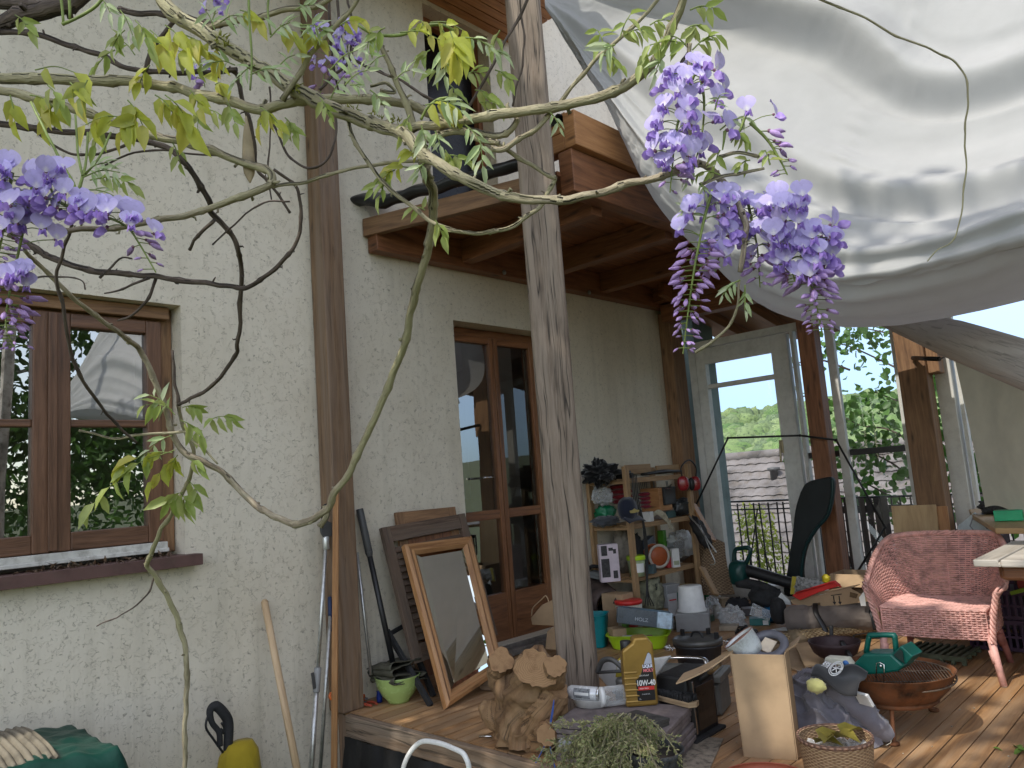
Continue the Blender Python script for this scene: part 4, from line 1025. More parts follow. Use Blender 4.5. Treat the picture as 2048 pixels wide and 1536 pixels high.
knob([sp(1075, 1420), sp(1090, 1370), sp(1105, 1345, -.02), sp(1112, 1330, -.05)], [.085, .065, .05, .04])
knob([sp(1060, 1470), sp(1090, 1420), sp(1108, 1395), sp(1115, 1378)], [.09, .08, .065, .05])
knob([sp(1035, 1460), sp(1000, 1435), sp(980, 1422), sp(968, 1412)], [.08, .062, .046, .032])
knob([sp(1070, 1480), sp(1095, 1470, -.05), sp(1095, 1468, -.10), sp(1092, 1468, -.13)], [.06, .05, .04, .036])
knob([sp(1030, 1480), sp(1005, 1475), sp(995, 1470)], [.06, .05, .03])
q.build('root_wood', W['bark'], ST)
endm, ent, enb = nmat('sawn end grain'); uvx = N(ent, 'ShaderNodeTexCoord').outputs['UV']
wv = N(ent, 'ShaderNodeTexWave', wave_type='RINGS', rings_direction='Z'); wv.inputs['Scale'].default_value = 3.2; wv.inputs['Distortion'].default_value = 3; wv.inputs['Detail'].default_value = 3; ent.links.new(uvx, wv.inputs['Vector'])
ent.links.new(mixc(ent, ramp(ent, [(.2, (.27, .155, .073)), (.6, (.315, .187, .09)), (.9, (.335, .20, .10))], wv.outputs['Fac']), (.16, .08, .035), math_(ent, 'MULTIPLY', math_(ent, 'SUBTRACT', noisetex(ent, objco(ent), 30, 4), .5, True), 3, True)), enb.inputs['Base Color']); enb.inputs['Roughness'].default_value = .85
for e, ctr, d in endc:
    f = MB(); n_ = len(e); vs = [p + d * .001 for p in e] + [ctr]
    f.add(vs, [(k, (k + 1) % n_, n_) for k in range(n_)], [[(math.cos(6.283 * k / n_), math.sin(6.283 * k / n_)), (math.cos(6.283 * (k + 1) / n_), math.sin(6.283 * (k + 1) / n_)), (0, 0)] for k in range(n_)])
    f.build('sawn_end', endm, ST)
q = MB(); a = sp(1108, 1400, -.06); q.tube(crv([a, sp(1105, 1430, -.08), sp(1095, 1475, -.1), sp(1080, 1510, -.12), V((sp(1060, 1545, -.15)))], 6), .0022, 6); q.tube(crv([a, sp(1100, 1450, -.08), sp(1100, 1490, -.12), sp(1112, 1545, -.14)], 6), .0022, 6)
tag(q.build('blue_twine', paint((.03, .08, .32), .6)), 'thin blue cord hanging from the stump over the deck edge', 'cord')
# screwdriver-like pins and small torch
for (x0, y0, x1, y1, lb) in ((958, 1473, 995, 1472, 'thin steel pin lying on the deck edge left of the stump'),):
    q = MB(); q.tube([onz(x0, y0, .005), onz(x1, y1, .005)], .004, 8); tag(q.build('steel_pin', CHROME), lb, 'pin')
tp = ony(1131, 1488, 2.28); t = thing('solar_light', 'small grey solar garden light lying on its side in front of the stump', 'garden light', tp)
ax = (V((.5, -1, .05))).normalized(); _, sd, u_ = frame_from(ax); Rl = Matrix((sd, u_, ax)).transposed()
q = MB(); q.lathe([(0, -.03), (.024, -.03), (.026, -.01), (.026, .012), (.022, .014), (0, .016)], tp, 24, Rl); q.build('cap', GREY, t, .002)
q = MB(); q.tube([tp - ax * .03, tp - ax * .05], .017, 14); q.build('lens', DGREY, t); q = MB(); q.tube([tp + V((-.02, 0, .0)), ony(1062, 1483, 2.28)], .003, 6); q.build('spike', CHROME, t)

# paving slabs
SLABM = paint((.19, .155, .15), .85, .22, 12, bmp=.25, dirt=.35)
fz = onz(1338, 1530, 0); bz = onz(1420, 1480, 0)
sd0 = V((.967, .254, 0)); sp0 = V((-.254, .967, 0)); SA = V((1.4475, 2.275, 0))
random.seed(14)
thk = .021; z = .001
rz = R_(14.7)
SC = SA + sd0 * .221 + sp0 * .165
nm = ['lowest', 'second lowest', 'third from the bottom', 'fourth from the bottom', 'third from the top', 'second from the top', 'topmost']
for k in range(7):
    q = MB(); dx, dy = random.uniform(-.008, .008), random.uniform(-.012, .012)
    q.box(SC + V((dx, dy, z + thk / 2)), (.442, .33, thk - .003), rotz(rz + random.uniform(-.02, .02)))
    tag(q.build('paving_slab', SLABM, bev=.004), 'purple grey concrete slab, %s in the stack at the deck edge' % nm[k], 'paving slab', 'paving slabs stacked on the deck edge'); z += thk
ST_Z = z
q = MB(); q.box(SC + V((.05, .06, .0035)), (.52, .36, .005), rotz(R_(20)))
tag(q.build('cork_mat', paint((.30, .25, .19), .95, .3, 40, bmp=.4), None), 'rough crumbly underlay mat below the slab stack', 'mat')
q = MB(); c = onz(1285, 1448, ST_Z); q.box(c + V((0, .0, .006)), (.17, .10, .012), rotz(R_(-8))); q.box(c + V((0.004, .003, .019)), (.165, .10, .012), rotz(R_(-9)))
tag(q.build('roof_slates', paint((.055, .052, .048), .7, .3, 16, bmp=.2), bev=.001), 'two dark slate tiles on top of the slab stack', 'slate')
# brush
c = onz(1350, 1405, ST_Z); t = thing('scrubbing_brush', 'wooden scrubbing brush with black bristles upward on the slab stack', 'brush', c)
R = rotz(R_(-12)); q = MB(); q.prism([c + R @ V(p) for p in ((-.10, -.03, 0.002), (.10, -.03, .002), (.115, 0, .002), (.10, .03, .002), (-.10, .03, .002), (-.115, 0, .002))], (0, 0, .02)); q.build('wooden_back', W['stick'], t, .003)
q = MB(); random.seed(1)
for i in range(24):
    for j in range(6):
        p = c + R @ V((-.095 + .19 * i / 23, -.024 + .048 * j / 5, .021)); q.tube([p, p + V((random.uniform(-.006, .006), random.uniform(-.006, .006), .024))], [.0035, .0045], 5)
q.build('bristles', BLKMAT, t)
# motor oil can
oc = onz(1283, 1408, ST_Z); t = thing('oil_can', 'gold plastic motor oil can with black cap on the slab stack', 'oil can', oc)
GOLD = paint((.33, .20, .045), .38, .08, 9, .45)
H = .262; w2 = .062; xd = rt; yd = bk
def P3(x_, y_, z_): return oc + xd * x_ + yd * y_ + UPZ * z_
q = MB()
out = [(-w2 - .004, 0), (w2, 0), (w2 + .002, .10), (w2, H - .028), (w2 - .02, H), (-.012, H), (-.02, H - .02), (-w2, H - .045), (-w2 - .003, .16)]
q.prism([P3(a_, -.036, b_) for a_, b_ in out], yd * .072); bodyo = q.build('can_body', GOLD, t, .009)
for k in range(6):
    q = MB(); zk = .02 + .022 * k; q.box(P3(-.036, -.0005, zk), (.058, .0755, .012), Matrix((xd, yd, UPZ)).transposed()); q.build('grip_rib', GOLD, t, .005)
q = MB(); q.lathe([(.022, 0), (.022, .034), (.019, .038), (0, .038)], P3(-.042, 0, H - .052), 28); q.build('cap', BLACK, t, .001)
lbm = paint((.015, .013, .013), .35, .1, 9)
q = MB(); lab = [(-.018, .022), (.052, .022), (.052, .10), (.05, .195), (.042, .205), (.035, .20), (.0, .115), (-.020, .10)]
q.prism([P3(a_, -.0375, b_) for a_, b_ in lab], yd * .0012); lb = q.build('label', lbm, t)
q = MB(); q.prism([P3(a_, -.0385, b_) for a_, b_ in ((.018, .16), (.0505, .16), (.0495, .193), (.042, .203), (.036, .199))], yd * .001); q.build('label_tip', paint((.45, .47, .55), .4), t)
q = MB(); q.prism([P3(a_, -.0387, b_) for a_, b_ in ((-.012, .062), (.051, .062), (.051, .076), (-.012, .076))], yd * .001); q.build('red_band', RED, t)
def ct(n_, s, size, x_, z_, m_, sx_=1.0, bold=.0): text(n_, s, size, P3(x_, -.0392, z_), xd, UPZ, m_, t, .0003, 'LEFT', bold, sx_)
ct('lettering', '10W-40', .029, -.0185, .080, WHITE, .78, .0008)
ct('lettering', 'LIQUI', .016, .012, .147, paint((.75, .78, .9), .4), .95, .0008); ct('lettering', 'MOLY', .016, .013, .131, paint((.75, .2, .22), .4), .95, .0008)
ct('lettering', 'LEICHTLAUF', .0075, -.004, .115, WHITE, .9); ct('lettering', 'HIGH TECH', .007, -.008, .066, paint((.9, .8, .8), .5), 1.0)
ct('lettering', 'ENGINE OIL', .006, .0, .045, paint((.5, .5, .5), .5)); ct('lettering', '1L', .008, -.012, .027, WHITE)
# toppled jar, tray with spray can
jc = onz(1232, 1412, ST_Z) + V((0, 0, .04)); _, sd, u_ = frame_from(V((-.62, -.75, 0))); Rj = Matrix((sd, u_, V((-.62, -.75, 0)).normalized())).transposed()
t = thing('screw_jar', 'clear plastic jar lying on its side behind the spray can', 'jar', jc - V((0, 0, .04)))
q = MB(); q.lathe([(0, -.055), (.036, -.055), (.038, -.05), (.038, .04), (.036, .045), (.0, .045)], jc, 28, Rj); q.build('jar_body', M_JAR, t)
q = MB(); q.lathe([(0, .046), (.038, .046), (.038, .06), (.034, .063), (0, .063)], jc, 28, Rj); q.lathe([(.018, .0632), (.024, .0662), (.018, .0662)], jc, 24, Rj); q.build('lid', WHITE, t)
tc = onz(1182, 1412, ST_Z); t = thing('white_tray', 'white oval plastic tub holding the spray can on the slab stack', 'tub', tc)
q = MB(); q.shell([(.05, 0), (.062, .03), (.066, .032)], tc + V((0, 0, .001)), 32, rotz(R_(20)), 0, 1.25, .8, .002); q.build('tub', WHITE, t)
sc0, sc1 = tc + V((-.085, -.03, .052)), tc + V((.06, .015, .048)); t = thing('spray_can', 'white spray can with grey print lying in the white tub', 'spray can', sc0)
axs = (sc1 - sc0).normalized(); _, sd, u_ = frame_from(axs); Rs = Matrix((sd, u_, axs)).transposed()
q = MB(); q.lathe([(0, .0), (.022, .0), (.027, .012), (.027, .12), (.025, .126), (.0, .126)], sc0, 28, Rs); q.build('can', paint((.72, .73, .74), .25, .05, 10, .2), t)
q = MB(); q.lathe([(0, -.022), (.016, -.022), (.018, -.005), (.018, .0)], sc0, 20, Rs); q.build('nozzle_cap', CHROME, t); q = MB(); q.lathe([(.0235, .126), (.0275, .128), (.0265, .135), (.022, .135), (.021, .128), (0, .128)], sc0, 28, Rs); q.build('rim', CHROME, t)
q = MB(); q.grid(lambda u, v: sc0 + Rs @ V((.0275 * math.cos(-.6 + 1.5 * u), .0275 * math.sin(-.6 + 1.5 * u), .03 + .07 * v)), 12, 2); q.build('printed_panel', paint((.22, .23, .24), .4, .4, 60), t)
q = MB(); q.grid(lambda u, v: sc0 + Rs @ V((.0279 * math.cos(-.1 + .4 * u), .0279 * math.sin(-.1 + .4 * u), .035 + .06 * v)), 6, 2); q.build('printed_stripe', WHITE, t)

# trailing juniper in a pot below the deck edge
jp = ony(1290, 1500, 2.10); JP = thing('juniper_plant', 'trailing juniper with yellowish drooping sprays in front of the slabs', 'plant', (jp.x, 2.1, -.45))
tw, nd = MB(), MB(); random.seed(4)
JM = leafm('juniper needles', [(.30, .31, .12), (.44, .42, .20), (.19, .26, .08), (.48, .42, .23), (.12, .19, .05)], .25, .6)
def jspray(p, d, L, dr):
    pts = [p]; dd = d.normalized()
    for i in range(7):
        dd = (dd + V((0, 0, -dr)) + rdir() * .10).normalized(); pts.append(pts[-1] + dd * (L / 7))
    tw.tube(pts, [.0028, .001], 5, 0, False)
    for i, a_ in enumerate(pts[1:]):
        for k in range(5):
            e = a_ + rdir() * .008; sd_ = (dd + rdir() * .9).normalized(); l = random.uniform(.018, .038); 
            tw.tube([e, e + sd_ * l], [.0012, .0008], 4, 0, False)
            for m_ in range(8):
                f = e + sd_ * (l * m_ / 7); leaf(nd, f, (sd_ + rdir() * .8).normalized(), rdir(), .0125, .0042, 0, .1, .1)
crown = ony(1255, 1462, 2.18)
for k in range(64):
    an = random.uniform(-2.7, .25); d = V((math.cos(an), math.sin(an), random.uniform(-.1, .22))); 
    if random.random() < .5: d = V((random.uniform(-1.4, .9), random.uniform(-.9, -.1), random.uniform(-.1, .25)))
    jspray(crown + rdir() * .06, d, random.uniform(.12, .27), random.uniform(.16, .34))
for (tx, ty) in ((1120, 1440), (1150, 1430), (1190, 1450), (1110, 1470), (1210, 1440), (1130, 1500)): jspray(crown, ony(tx, ty, 2.05) - crown + V((0, 0, .06)), (ony(tx, ty, 2.05) - crown).length * 1.25, .12)
for (tx, ty) in ((1330, 1500), (1300, 1525), (1260, 1530), (1350, 1480), (1280, 1500), (1320, 1530), (1230, 1530), (1200, 1520)): jspray(crown + V((.03, -.02, .0)), ony(tx, ty, 2.0) - crown + V((0, 0, .10)), (ony(tx, ty, 2.0) - crown).length * 1.3, .14)
tw.build('stem', W['twig'], JP); nd.build('needles', JM, JP)
pt = MB(); pt.shell([(.075, -.16), (.085, -.02), (.09, 0.0), (.092, .012)], ony(1310, 1505, 2.12) , 32, None, 0, 1, 1, .004); pt.lathe([(0, -.0), (.083, -.005)], ony(1310, 1505, 2.12), 20, None, 1)
tag(pt.build('plant_pot', [paint((.03, .035, .04), .6, .5, 60, bmp=.2, dirt=.6), paint((.03, .022, .016), .95)]), 'speckled dark plastic plant pot holding the juniper', 'pot')

# cool box, appliance, dutch oven etc.
cb0 = onz(1340, 1445, 0); CB = thing('cool_box', 'dark grey cool box with ribbed lid behind the oil can', 'cool box', V((1.53, 3.10, 0)))
R = rotz(R_(16)); c = V((1.53, 3.10, 0))
q = MB(); q.box(c + V((0, 0, .07)), (.33, .19, .138), R); q.build('box_body', paint((.14, .14, .13), .55, .1, 8), CB, .014)
q = MB(); q.box(c + V((0, 0, .155)), (.35, .21, .03), R); q.box(c + R @ V((.06, 0, .173)), (.18, .15, .010), R); q.build('lid', paint((.16, .16, .145), .5, .12, 8), CB, .01)
q = MB(); q.box(c + R @ V((0, -.097, .08)), (.28, .008, .04), R); q.build('front_panel', paint((.09, .088, .08), .5), CB, .006)
q = MB(); hp_ = [c + R @ V(p) for p in ((-.12, .06, .172), (-.11, .06, .195), (-.06, .06, .205), (.06, .06, .205), (.085, .04, .19), (.09, .03, .172))]; q.tube(crv(hp_, 5), .012, 10, 0, True, True, .5)
tag(q.build('chrome_handle', CHROME), 'bent chrome bar handle lying across the cool box lid', 'handle')
# black folding camp stove / pan handle cluster at left of can
q = MB(); b0 = onz(1218, 1395, 0); q.bx(1.30, 1.43, 2.86, 2.96, .002, .09); q.prism([V((1.29, 2.85, .092)), V((1.44, 2.85, .092)), V((1.44, 2.97, .14)), V((1.29, 2.97, .14))], (0, 0, .012)); tag(q.build('tool_case', paint((.012, .014, .022), .4), bev=.008), 'dark blue black plastic tool case beside the log post', 'case')
q = MB(); q.tube(crv([ony(1195, 1345, 2.75), ony(1205, 1322, 2.75), ony(1225, 1320, 2.75), ony(1248, 1340, 2.75), ony(1262, 1350, 2.75)], 6), [.011, .012, .010, .010], 10); q.tube([ony(1195, 1345, 2.75), ony(1245, 1342, 2.75)], .007, 8); q.lathe([(0, 0), (.03, .0), (.032, .05), (.026, .06), (0, .06)], ony(1248, 1385, 2.75), 20); 
tag(q.build('hand_sprayer', DGREY, bev=0), 'black hand pump with loop handle left of the oil can', 'hand pump')
q = MB(); p = [ony(x, y, 2.95) for x, y in ((1192, 1348), (1198, 1322), (1300, 1318), (1340, 1312), (1300, 1370), (1215, 1375))]; q.prism(p, (0, .02, 0)); tag(q.build('storage_box', WHITE, bev=.006), 'white plastic box lid standing behind the oil can', 'lid')
q = MB(); p = [ony(x, y, 2.8) for x, y in ((1230, 1355), (1234, 1320), (1246, 1309), (1262, 1320), (1278, 1332), (1280, 1356))]; q.prism(p, (0, .03, 0)); 
yb = q.build('yellow_pack', M_YEL, bev=.004); tag(yb, 'yellow packet with a white badge behind the black pump', 'packet')
q = MB(); q.prism([ony(x, y, 2.797) for x, y in ((1233, 1340), (1236, 1322), (1246, 1316), (1252, 1330), (1248, 1348))], (0, .002, 0)); q.build('badge', WHITE, yb)
# tall black appliance with chrome edge
a0 = onz(1385, 1488, 0); b0_ = onz(1440, 1455, 0)
AP = thing('black_appliance', 'tall black kitchen appliance with chrome edge beside the slabs', 'appliance', a0)
xdv = (b0_ - a0); xdv.z = 0; wd = xdv.length; xdv.normalize(); ydv = UPZ.cross(xdv)
Ra = Matrix((xdv, ydv, UPZ)).transposed()
q = MB(); q.box(a0 + xdv * wd / 2 + ydv * .07 + UPZ * .125, (wd, .14, .245), Ra); q.build('housing', BLACK, AP, .012)
q = MB(); q.box(a0 + xdv * (wd * .16) - ydv * .002 + UPZ * .125, (.012, .01, .20), Ra); q.build('chrome_strip', CHROME, AP, .002)
q = MB(); q.box(a0 + xdv * (wd * .58) - ydv * .001 + UPZ * .115, (wd * .62, .006, .17), Ra); q.build('smoked_window', paint((.035, .025, .018), .12, .2, 5), AP, .002)
q = MB(); q.box(a0 + xdv * wd / 2 + ydv * .06 + UPZ * .007, (wd + .02, .17, .014), Ra); q.build('base', BLKMAT, AP, .005)
# knife / frying pan handle
q = MB(); p0, p1, p2 = ony(1375, 1385, 2.85), ony(1420, 1345, 2.8), ony(1440, 1330, 2.78); q.tube([p0, p0.lerp(p1, .4), p1], [.012, .018, .016], 10, 0, True, True, .6); q.tube([p1, p2], [.014, .010], 10, 1, True, True, .6)
tag(q.build('paint_brush', [BLACK, W['stick']]), 'black handled tool with wooden tip lying over the cool box', 'tool')
# dutch oven on a red stove
dc = onz(1402, 1352, 0); dc = V((dc.x - .0, dc.y, 0)); DO = thing('dutch_oven', 'black lidded camping pot with wire spiral handles beside the lime tub', 'pot', dc + V((0, 0, .04)))
pz = .045; rr = .118
q = MB(); q.lathe([(0, pz), (rr * .86, pz), (rr * .92, pz + .02), (rr, pz + .105), (rr * 1.07, pz + .112), (rr * 1.07, pz + .122), (0, pz + .122)], dc, 44); q.build('pot_body', paint((.02, .021, .024), .5, .2, 8), DO)
q = MB(); q.lathe([(rr * 1.08, pz + .123), (rr * 1.08, pz + .142), (rr * 1.0, pz + .150), (rr * .97, pz + .144), (0, pz + .152)], dc, 44); lo_ = q.build('lid', paint((.075, .075, .07), .4, .2, 8), DO)
q = MB(); q.tube(crv([dc + V((-.035, 0, pz + .148)), dc + V((-.02, 0, pz + .172)), dc + V((.02, 0, pz + .172)), dc + V((.035, 0, pz + .148))], 5), .006, 8); q.build('lid_handle', BLACK, lo_)
for an in (2.9, .2, 1.5):
    q = MB(); p = dc + V((math.cos(an) * rr * .88, math.sin(an) * rr * .88, pz + .16)); q.box(p, (.022, .014, .035), rotz(an)); q.build('lid_lug', BLACK, lo_, .002)
for s in (-1, 1):
    q = MB(); cc_ = dc + rt * (s * rr * 1.12) + UPZ * (pz + .105); hel = []
    for k in range(46):
        f = k / 45; a_ = f * math.pi; b_ = f * 2 * math.pi * 7
        ctr = cc_ + bk * (-.045 + .09 * f) + rt * (s * .035 * math.sin(a_)); hel.append(ctr + UPZ * (.009 * math.sin(b_)) + rt * (.009 * math.cos(b_)))
    q.tube(hel, .0022, 5); q.build('spiral_handle', CHROME, DO)
q = MB(); q.lathe([(.075, 0), (.085, .01), (.07, .03), (.03, .035), (.03, .0)], dc + V((0, 0, .002)), 24)
for k in range(4):
    a_ = k * 1.57 + .4; q.bar(dc + V((.03 * math.cos(a_), .03 * math.sin(a_), .036)), dc + V((.10 * math.cos(a_), .10 * math.sin(a_), .036)), .012, .012)
q2 = q.build('gas_stove', BLKMAT); tag(q2, 'small black camping gas stove under the black pot', 'stove')
q = MB(); q.tube(crv([dc - rt * .06 + UPZ * .02 - bk * .04, dc - rt * .10 + UPZ * .025 - bk * .05, dc - rt * .11 + UPZ * .012 - bk * .0, dc - rt * .10 + UPZ * .006 + bk * .06], 6), .005, 8); q.build('hose', RED, q2)

# lime tub with packs
tbp = onz(1228, 1298, 0), onz(1345, 1300, 0)
LT0 = V((.62, 4.05, 0)); Rt = rotz(math.atan2((tbp[1] - tbp[0]).y, (tbp[1] - tbp[0]).x) + .12); LT0 = (tbp[0] + tbp[1]) / 2 + bk * .10
q = MB()
def tubshape(mb, c, R, wx, wy, h, t=.004, lip=.012, mat=0, tap=.86, n=48, ex=.35):
    def ringp(sx, sy, z):
        o_ = []
        for k in range(n):
            a_ = 2 * math.pi * k / n; ca, sa = math.cos(a_), math.sin(a_)
            o_.append(c + R @ V((math.copysign(abs(ca) ** ex, ca) * sx / 2, math.copysign(abs(sa) ** ex, sa) * sy / 2, z)))
        return o_
    rs = [ringp(wx * tap * .96, wy * tap * .96, 0), ringp(wx * tap, wy * tap, .008), ringp(wx, wy, h - .006), ringp(wx + lip * 2, wy + lip * 2, h - .004), ringp(wx + lip * 2, wy + lip * 2, h), ringp(wx - t, wy - t, h - .001), ringp(wx * tap - t, wy * tap - t, .012)]
    vs = [p for r_ in rs for p in r_]; fs = []
    for i in range(len(rs) - 1):
        for k in range(n): fs.append((i * n + k, i * n + (k + 1) % n, (i + 1) * n + (k + 1) % n, (i + 1) * n + k))
    fs.append(tuple(range(n - 1, -1, -1))); L_ = (len(rs) - 1) * n; fs.append(tuple(L_ + k for k in range(n)))
    mb.add(vs, fs, None, mat, False)
tubshape(q, LT0 + V((0, 0, .001)), Rt, .37, .26, .085)
tag(q.build('lime_tub', LIME), 'bright lime green storage tub full of packs on the deck', 'tub')
def obox(name, c, size, ang, mat, label, cat, tilt=None, bev=.003, group=None):
    q = MB(); R = rotz(ang)
    if tilt: R = R @ rot(tilt[0], 'X') @ rot(tilt[1], 'Y')
    q.box(V(c), size, R); o = q.build(name, mat, bev=bev); tag(o, label, cat, group); return o, R, V(c)
# blue grey cushion pack across the tub
pk = LT0 + V((.04, .01, .175)); aP = math.atan2(rt.y, rt.x) - .10
o, R, c = obox('air_bed_pack', pk, (.33, .27, .10), aP, paint((.10, .17, .22), .35, .35, 7), 'blue grey printed carton of flexible packing lying across the lime tub', 'carton', (R_(-8), R_(10)), .018)
q = MB(); q.prism([c + R @ V(p) for p in ((-.165, -.136, -.046), (.07, -.136, -.046), (.07, -.136, .044), (-.165, -.136, .044))], R @ V((0, -.0015, 0))); q.build('printed_side', paint((.03, .045, .06), .3, .3, 20), o)
q = MB(); q.prism([c + R @ V(p) for p in ((-.14, -.11, .0508), (.15, -.12, .0508), (.14, .11, .0508), (-.13, .12, .0508))], R @ V((0, 0, .001))); q.build('printed_top', paint((.16, .26, .33), .35, .6, 5), o)
text('lettering', 'HOLZ', .03, c + R @ V((-.06, -.1386, -.022)), R @ V((1, 0, 0)), R @ V((0, 0, 1)), paint((.5, .55, .6), .5), o)
q = MB(); q.prism([c + R @ V(p) for p in ((.075, -.1365, -.047), (.16, -.1365, -.047), (.16, -.1365, .045), (.075, -.1365, .045))], R @ V((0, -.0015, 0))); q.prism([c + R @ V(p) for p in ((.1655, -.125, -.044), (.1655, .12, -.044), (.1655, .12, .044), (.1655, -.125, .044))], R @ V((.0015, 0, 0))); q.build('pale_label', paint((.45, .58, .68), .4, .3, 22), o)
q = MB(); q.prism([c + R @ V(p) for p in ((.1675, -.08, -.03), (.1675, .06, -.03), (.1675, .06, .025), (.1675, -.08, .025))], R @ V((.0008, 0, 0))); q.build('bar_label', PAPER, o)
for (dx, dy, sz, an, mat_, lb) in ((-.13, -.03, (.09, .10, .09), .3, CARD, 'small brown carton with a wavy cut edge in the lime tub'), (-.04, -.08, (.10, .035, .05), -.1, PAPER, 'little white printed box at the front of the lime tub'), (.05, -.085, (.09, .03, .05), .15, CARD2, 'flattened brown carton piece in the lime tub')):
    obox('small_carton', LT0 + Rt @ V((dx, dy, .03 + sz[2] / 2)), sz, an + aP, mat_, lb, 'carton')
# teal bucket
tb_ = onz(1192, 1298, 0) + V((-.05, .07, 0)); q = MB(); TB = thing('teal_bucket', 'teal plastic bucket with folded handle beside the log post', 'bucket', tb_)
tubshape(q, tb_ + V((0, 0, .001)), Rt, .17, .17, .20, .004, .006, 0, .8, 40, .5); q.build('bucket_body', TEAL, TB)
q = MB(); q.bar(tb_ + V((-.01, -.10, .10)), tb_ + V((.07, -.095, .195)), .008, .02); q.build('handle', paint((.05, .33, .32), .4), TB, .002)
q = MB(); q.prism([tb_ + V((-.12, .25, .0)), tb_ + V((.05, .25, 0)), tb_ + V((.05, .25, .28)), tb_ + V((-.12, .25, .28))], (0, .12, 0)); o = q.build('brown_carton', CARD); tag(o, 'brown carton with a black triangle mark behind the teal bucket', 'carton')
q = MB(); e = tb_ + V((-.03, .2485, .22)); q.prism([e, e + V((.05, 0, 0)), e + V((.025, 0, .04))], (0, .001, 0)); q.build('triangle_mark', BLKMAT, o)
t = thing('paper_bag', 'folded brown paper bag with handles on the door step left of the log post', 'bag', ony(1085, 1250, 3.55))
q = MB(); q.prism([ony(x, y, 3.55) for x, y in ((1061, 1236), (1083, 1210), (1112, 1196), (1112, 1252), (1064, 1250))], (0, .12, 0)); q.build('bag_body', CARD, t, .004)
q = MB(); q.tube(crv([ony(1063, 1232, 3.54), ony(1066, 1216, 3.54), ony(1082, 1200, 3.54), ony(1092, 1192, 3.54), ony(1098, 1205, 3.54)], 5), .004, 6); q.build('handle', CARD, t)
q = MB(); q.prism([ony(x, y, 3.52) for x, y in ((1090, 1298), (1094, 1262), (1112, 1250), (1112, 1300))], (0, .10, 0)); tag(q.build('kraft_bag', CARD, bev=.003), 'brown kraft bag on the deck hidden behind the log post', 'bag')
# white bucket upside down
wb_ = onz(1393, 1262, 0) + bk * .07; q = MB(); q.lathe([(.098, 0), (.098, .01), (.09, .012), (.078, .16), (.076, .165), (0, .166)], wb_ + V((0, 0, .12)), 40); tag(q.build('white_bucket', WHITE), 'white plastic bucket standing upside down behind the black pot', 'bucket')
q = MB(); q.box(wb_ + V((0, 0, .06)), (.22, .2, .118), rotz(.5)); tag(q.build('grey_crate', GREY, bev=.006), 'low grey crate under the upturned white bucket', 'crate')
# bags
for (px, py, sz, lb) in ((1265, 1275, (.12, .1, .14), 'crumpled clear plastic bag beside the teal bucket'), (1470, 1255, (.17, .13, .13), 'crumpled clear plastic bag behind the black kettle'), (1430, 1232, (.10, .08, .13), 'small clear bag leaning at the upturned white bucket'), (1425, 1195, (.32, .24, .15), 'large clear plastic bag bulging on the deck below the wicker mat')):
    p = onz(px, py, .0) + bk * .05; q = MB(); q.blob(p + V((0, 0, sz[2] * .45)), sz, rotz(px), 0, 36, 22, .38, 9, .8, px); tag(q.build('plastic_bag', M_BAG), lb, 'plastic bag')
p = onz(1440, 1215, 0) + bk * .1; obox('white_box', p + V((0, 0, .055)), (.07, .06, .10), .4, PAPER, 'little white box among the plastic bags', 'box')
# kettle on a black basket
kt = onz(1497, 1300, 0) ; 
q = MB(); q.lathe([(.115, 0), (.125, .03), (.12, .055), (.105, .058)], kt + V((0, 0, .0)), 40, None, 0, True, 1, 1); 
bw = weavem('dark basket weave', (.012, .011, .01), (.10, .09, .075), 40, 90)
tag(q.build('black_basket', bw), 'dark woven round basket behind the tall carton', 'basket')
KT = thing('camp_kettle', 'small black camping kettle with lid on the dark basket', 'kettle', kt + V((0, 0, .06)))
q = MB(); q.lathe([(0, .06), (.062, .06), (.066, .066), (.066, .105), (.06, .112), (.04, .118), (0, .12)], kt, 36); q.build('kettle_body', paint((.012, .012, .013), .22, .2, 9), KT)
q = MB(); q.lathe([(.03, .118), (.032, .125), (.01, .13), (.01, .14), (0, .142)], kt, 20); q.build('lid', BLACK, KT); q = MB(); q.tube(crv([kt + V((-.06, 0, .112)), kt + V((-.03, -.02, .132)), kt + V((.03, -.02, .132)), kt + V((.06, 0, .112))], 5), .0035, 6); q.build('handle', BLACK, KT)

# tall carton with pan
Bx = [ony(1472, 1309, 2.7), ony(1577, 1306, 2.7), onz(1592, 1521, 0), onz(1490, 1514, 0)]
bl_, br_ = onz(1490, 1514, 0), onz(1594, 1521, 0); TBX = thing('tall_carton', 'tall open brown cardboard box with one flap out, holding a pan', 'carton', (bl_ + br_) / 2)
dpt = .16; yd_ = UPZ.cross((br_ - bl_).normalized()).normalized(); Hc = .365
tl_, tr_ = bl_ - (br_ - bl_) * .06 + UPZ * Hc, br_ + UPZ * Hc - (br_ - bl_) * .02
def sheet(mb, a_, b_, c_, d_, t=.004):
    mb.prism([a_, b_, c_, d_], (b_ - a_).cross(d_ - a_).normalized() * t)
back = yd_ * dpt
q = MB(); sheet(q, bl_, br_, tr_, tl_); q.build('front_side', CARD, TBX, .0015)
q = MB(); sheet(q, br_, br_ + back, tr_ + back, tr_); sheet(q, bl_ + back, bl_, tl_, tl_ + back); sheet(q, br_ + back, bl_ + back, tl_ + back, tr_ + back); sheet(q, bl_ + back, br_ + back, br_, bl_); q.build('box_sides', CARD, TBX)
q = MB(); fl = ony(1338, 1402, 2.45), ony(1352, 1372, 2.60)
A, B = tl_ + back * .05, tl_ + back; Cq, Dq = ony(1450, 1305, 2.9), ony(1340, 1375, 2.55); Eq = ony(1340, 1402, 2.5)
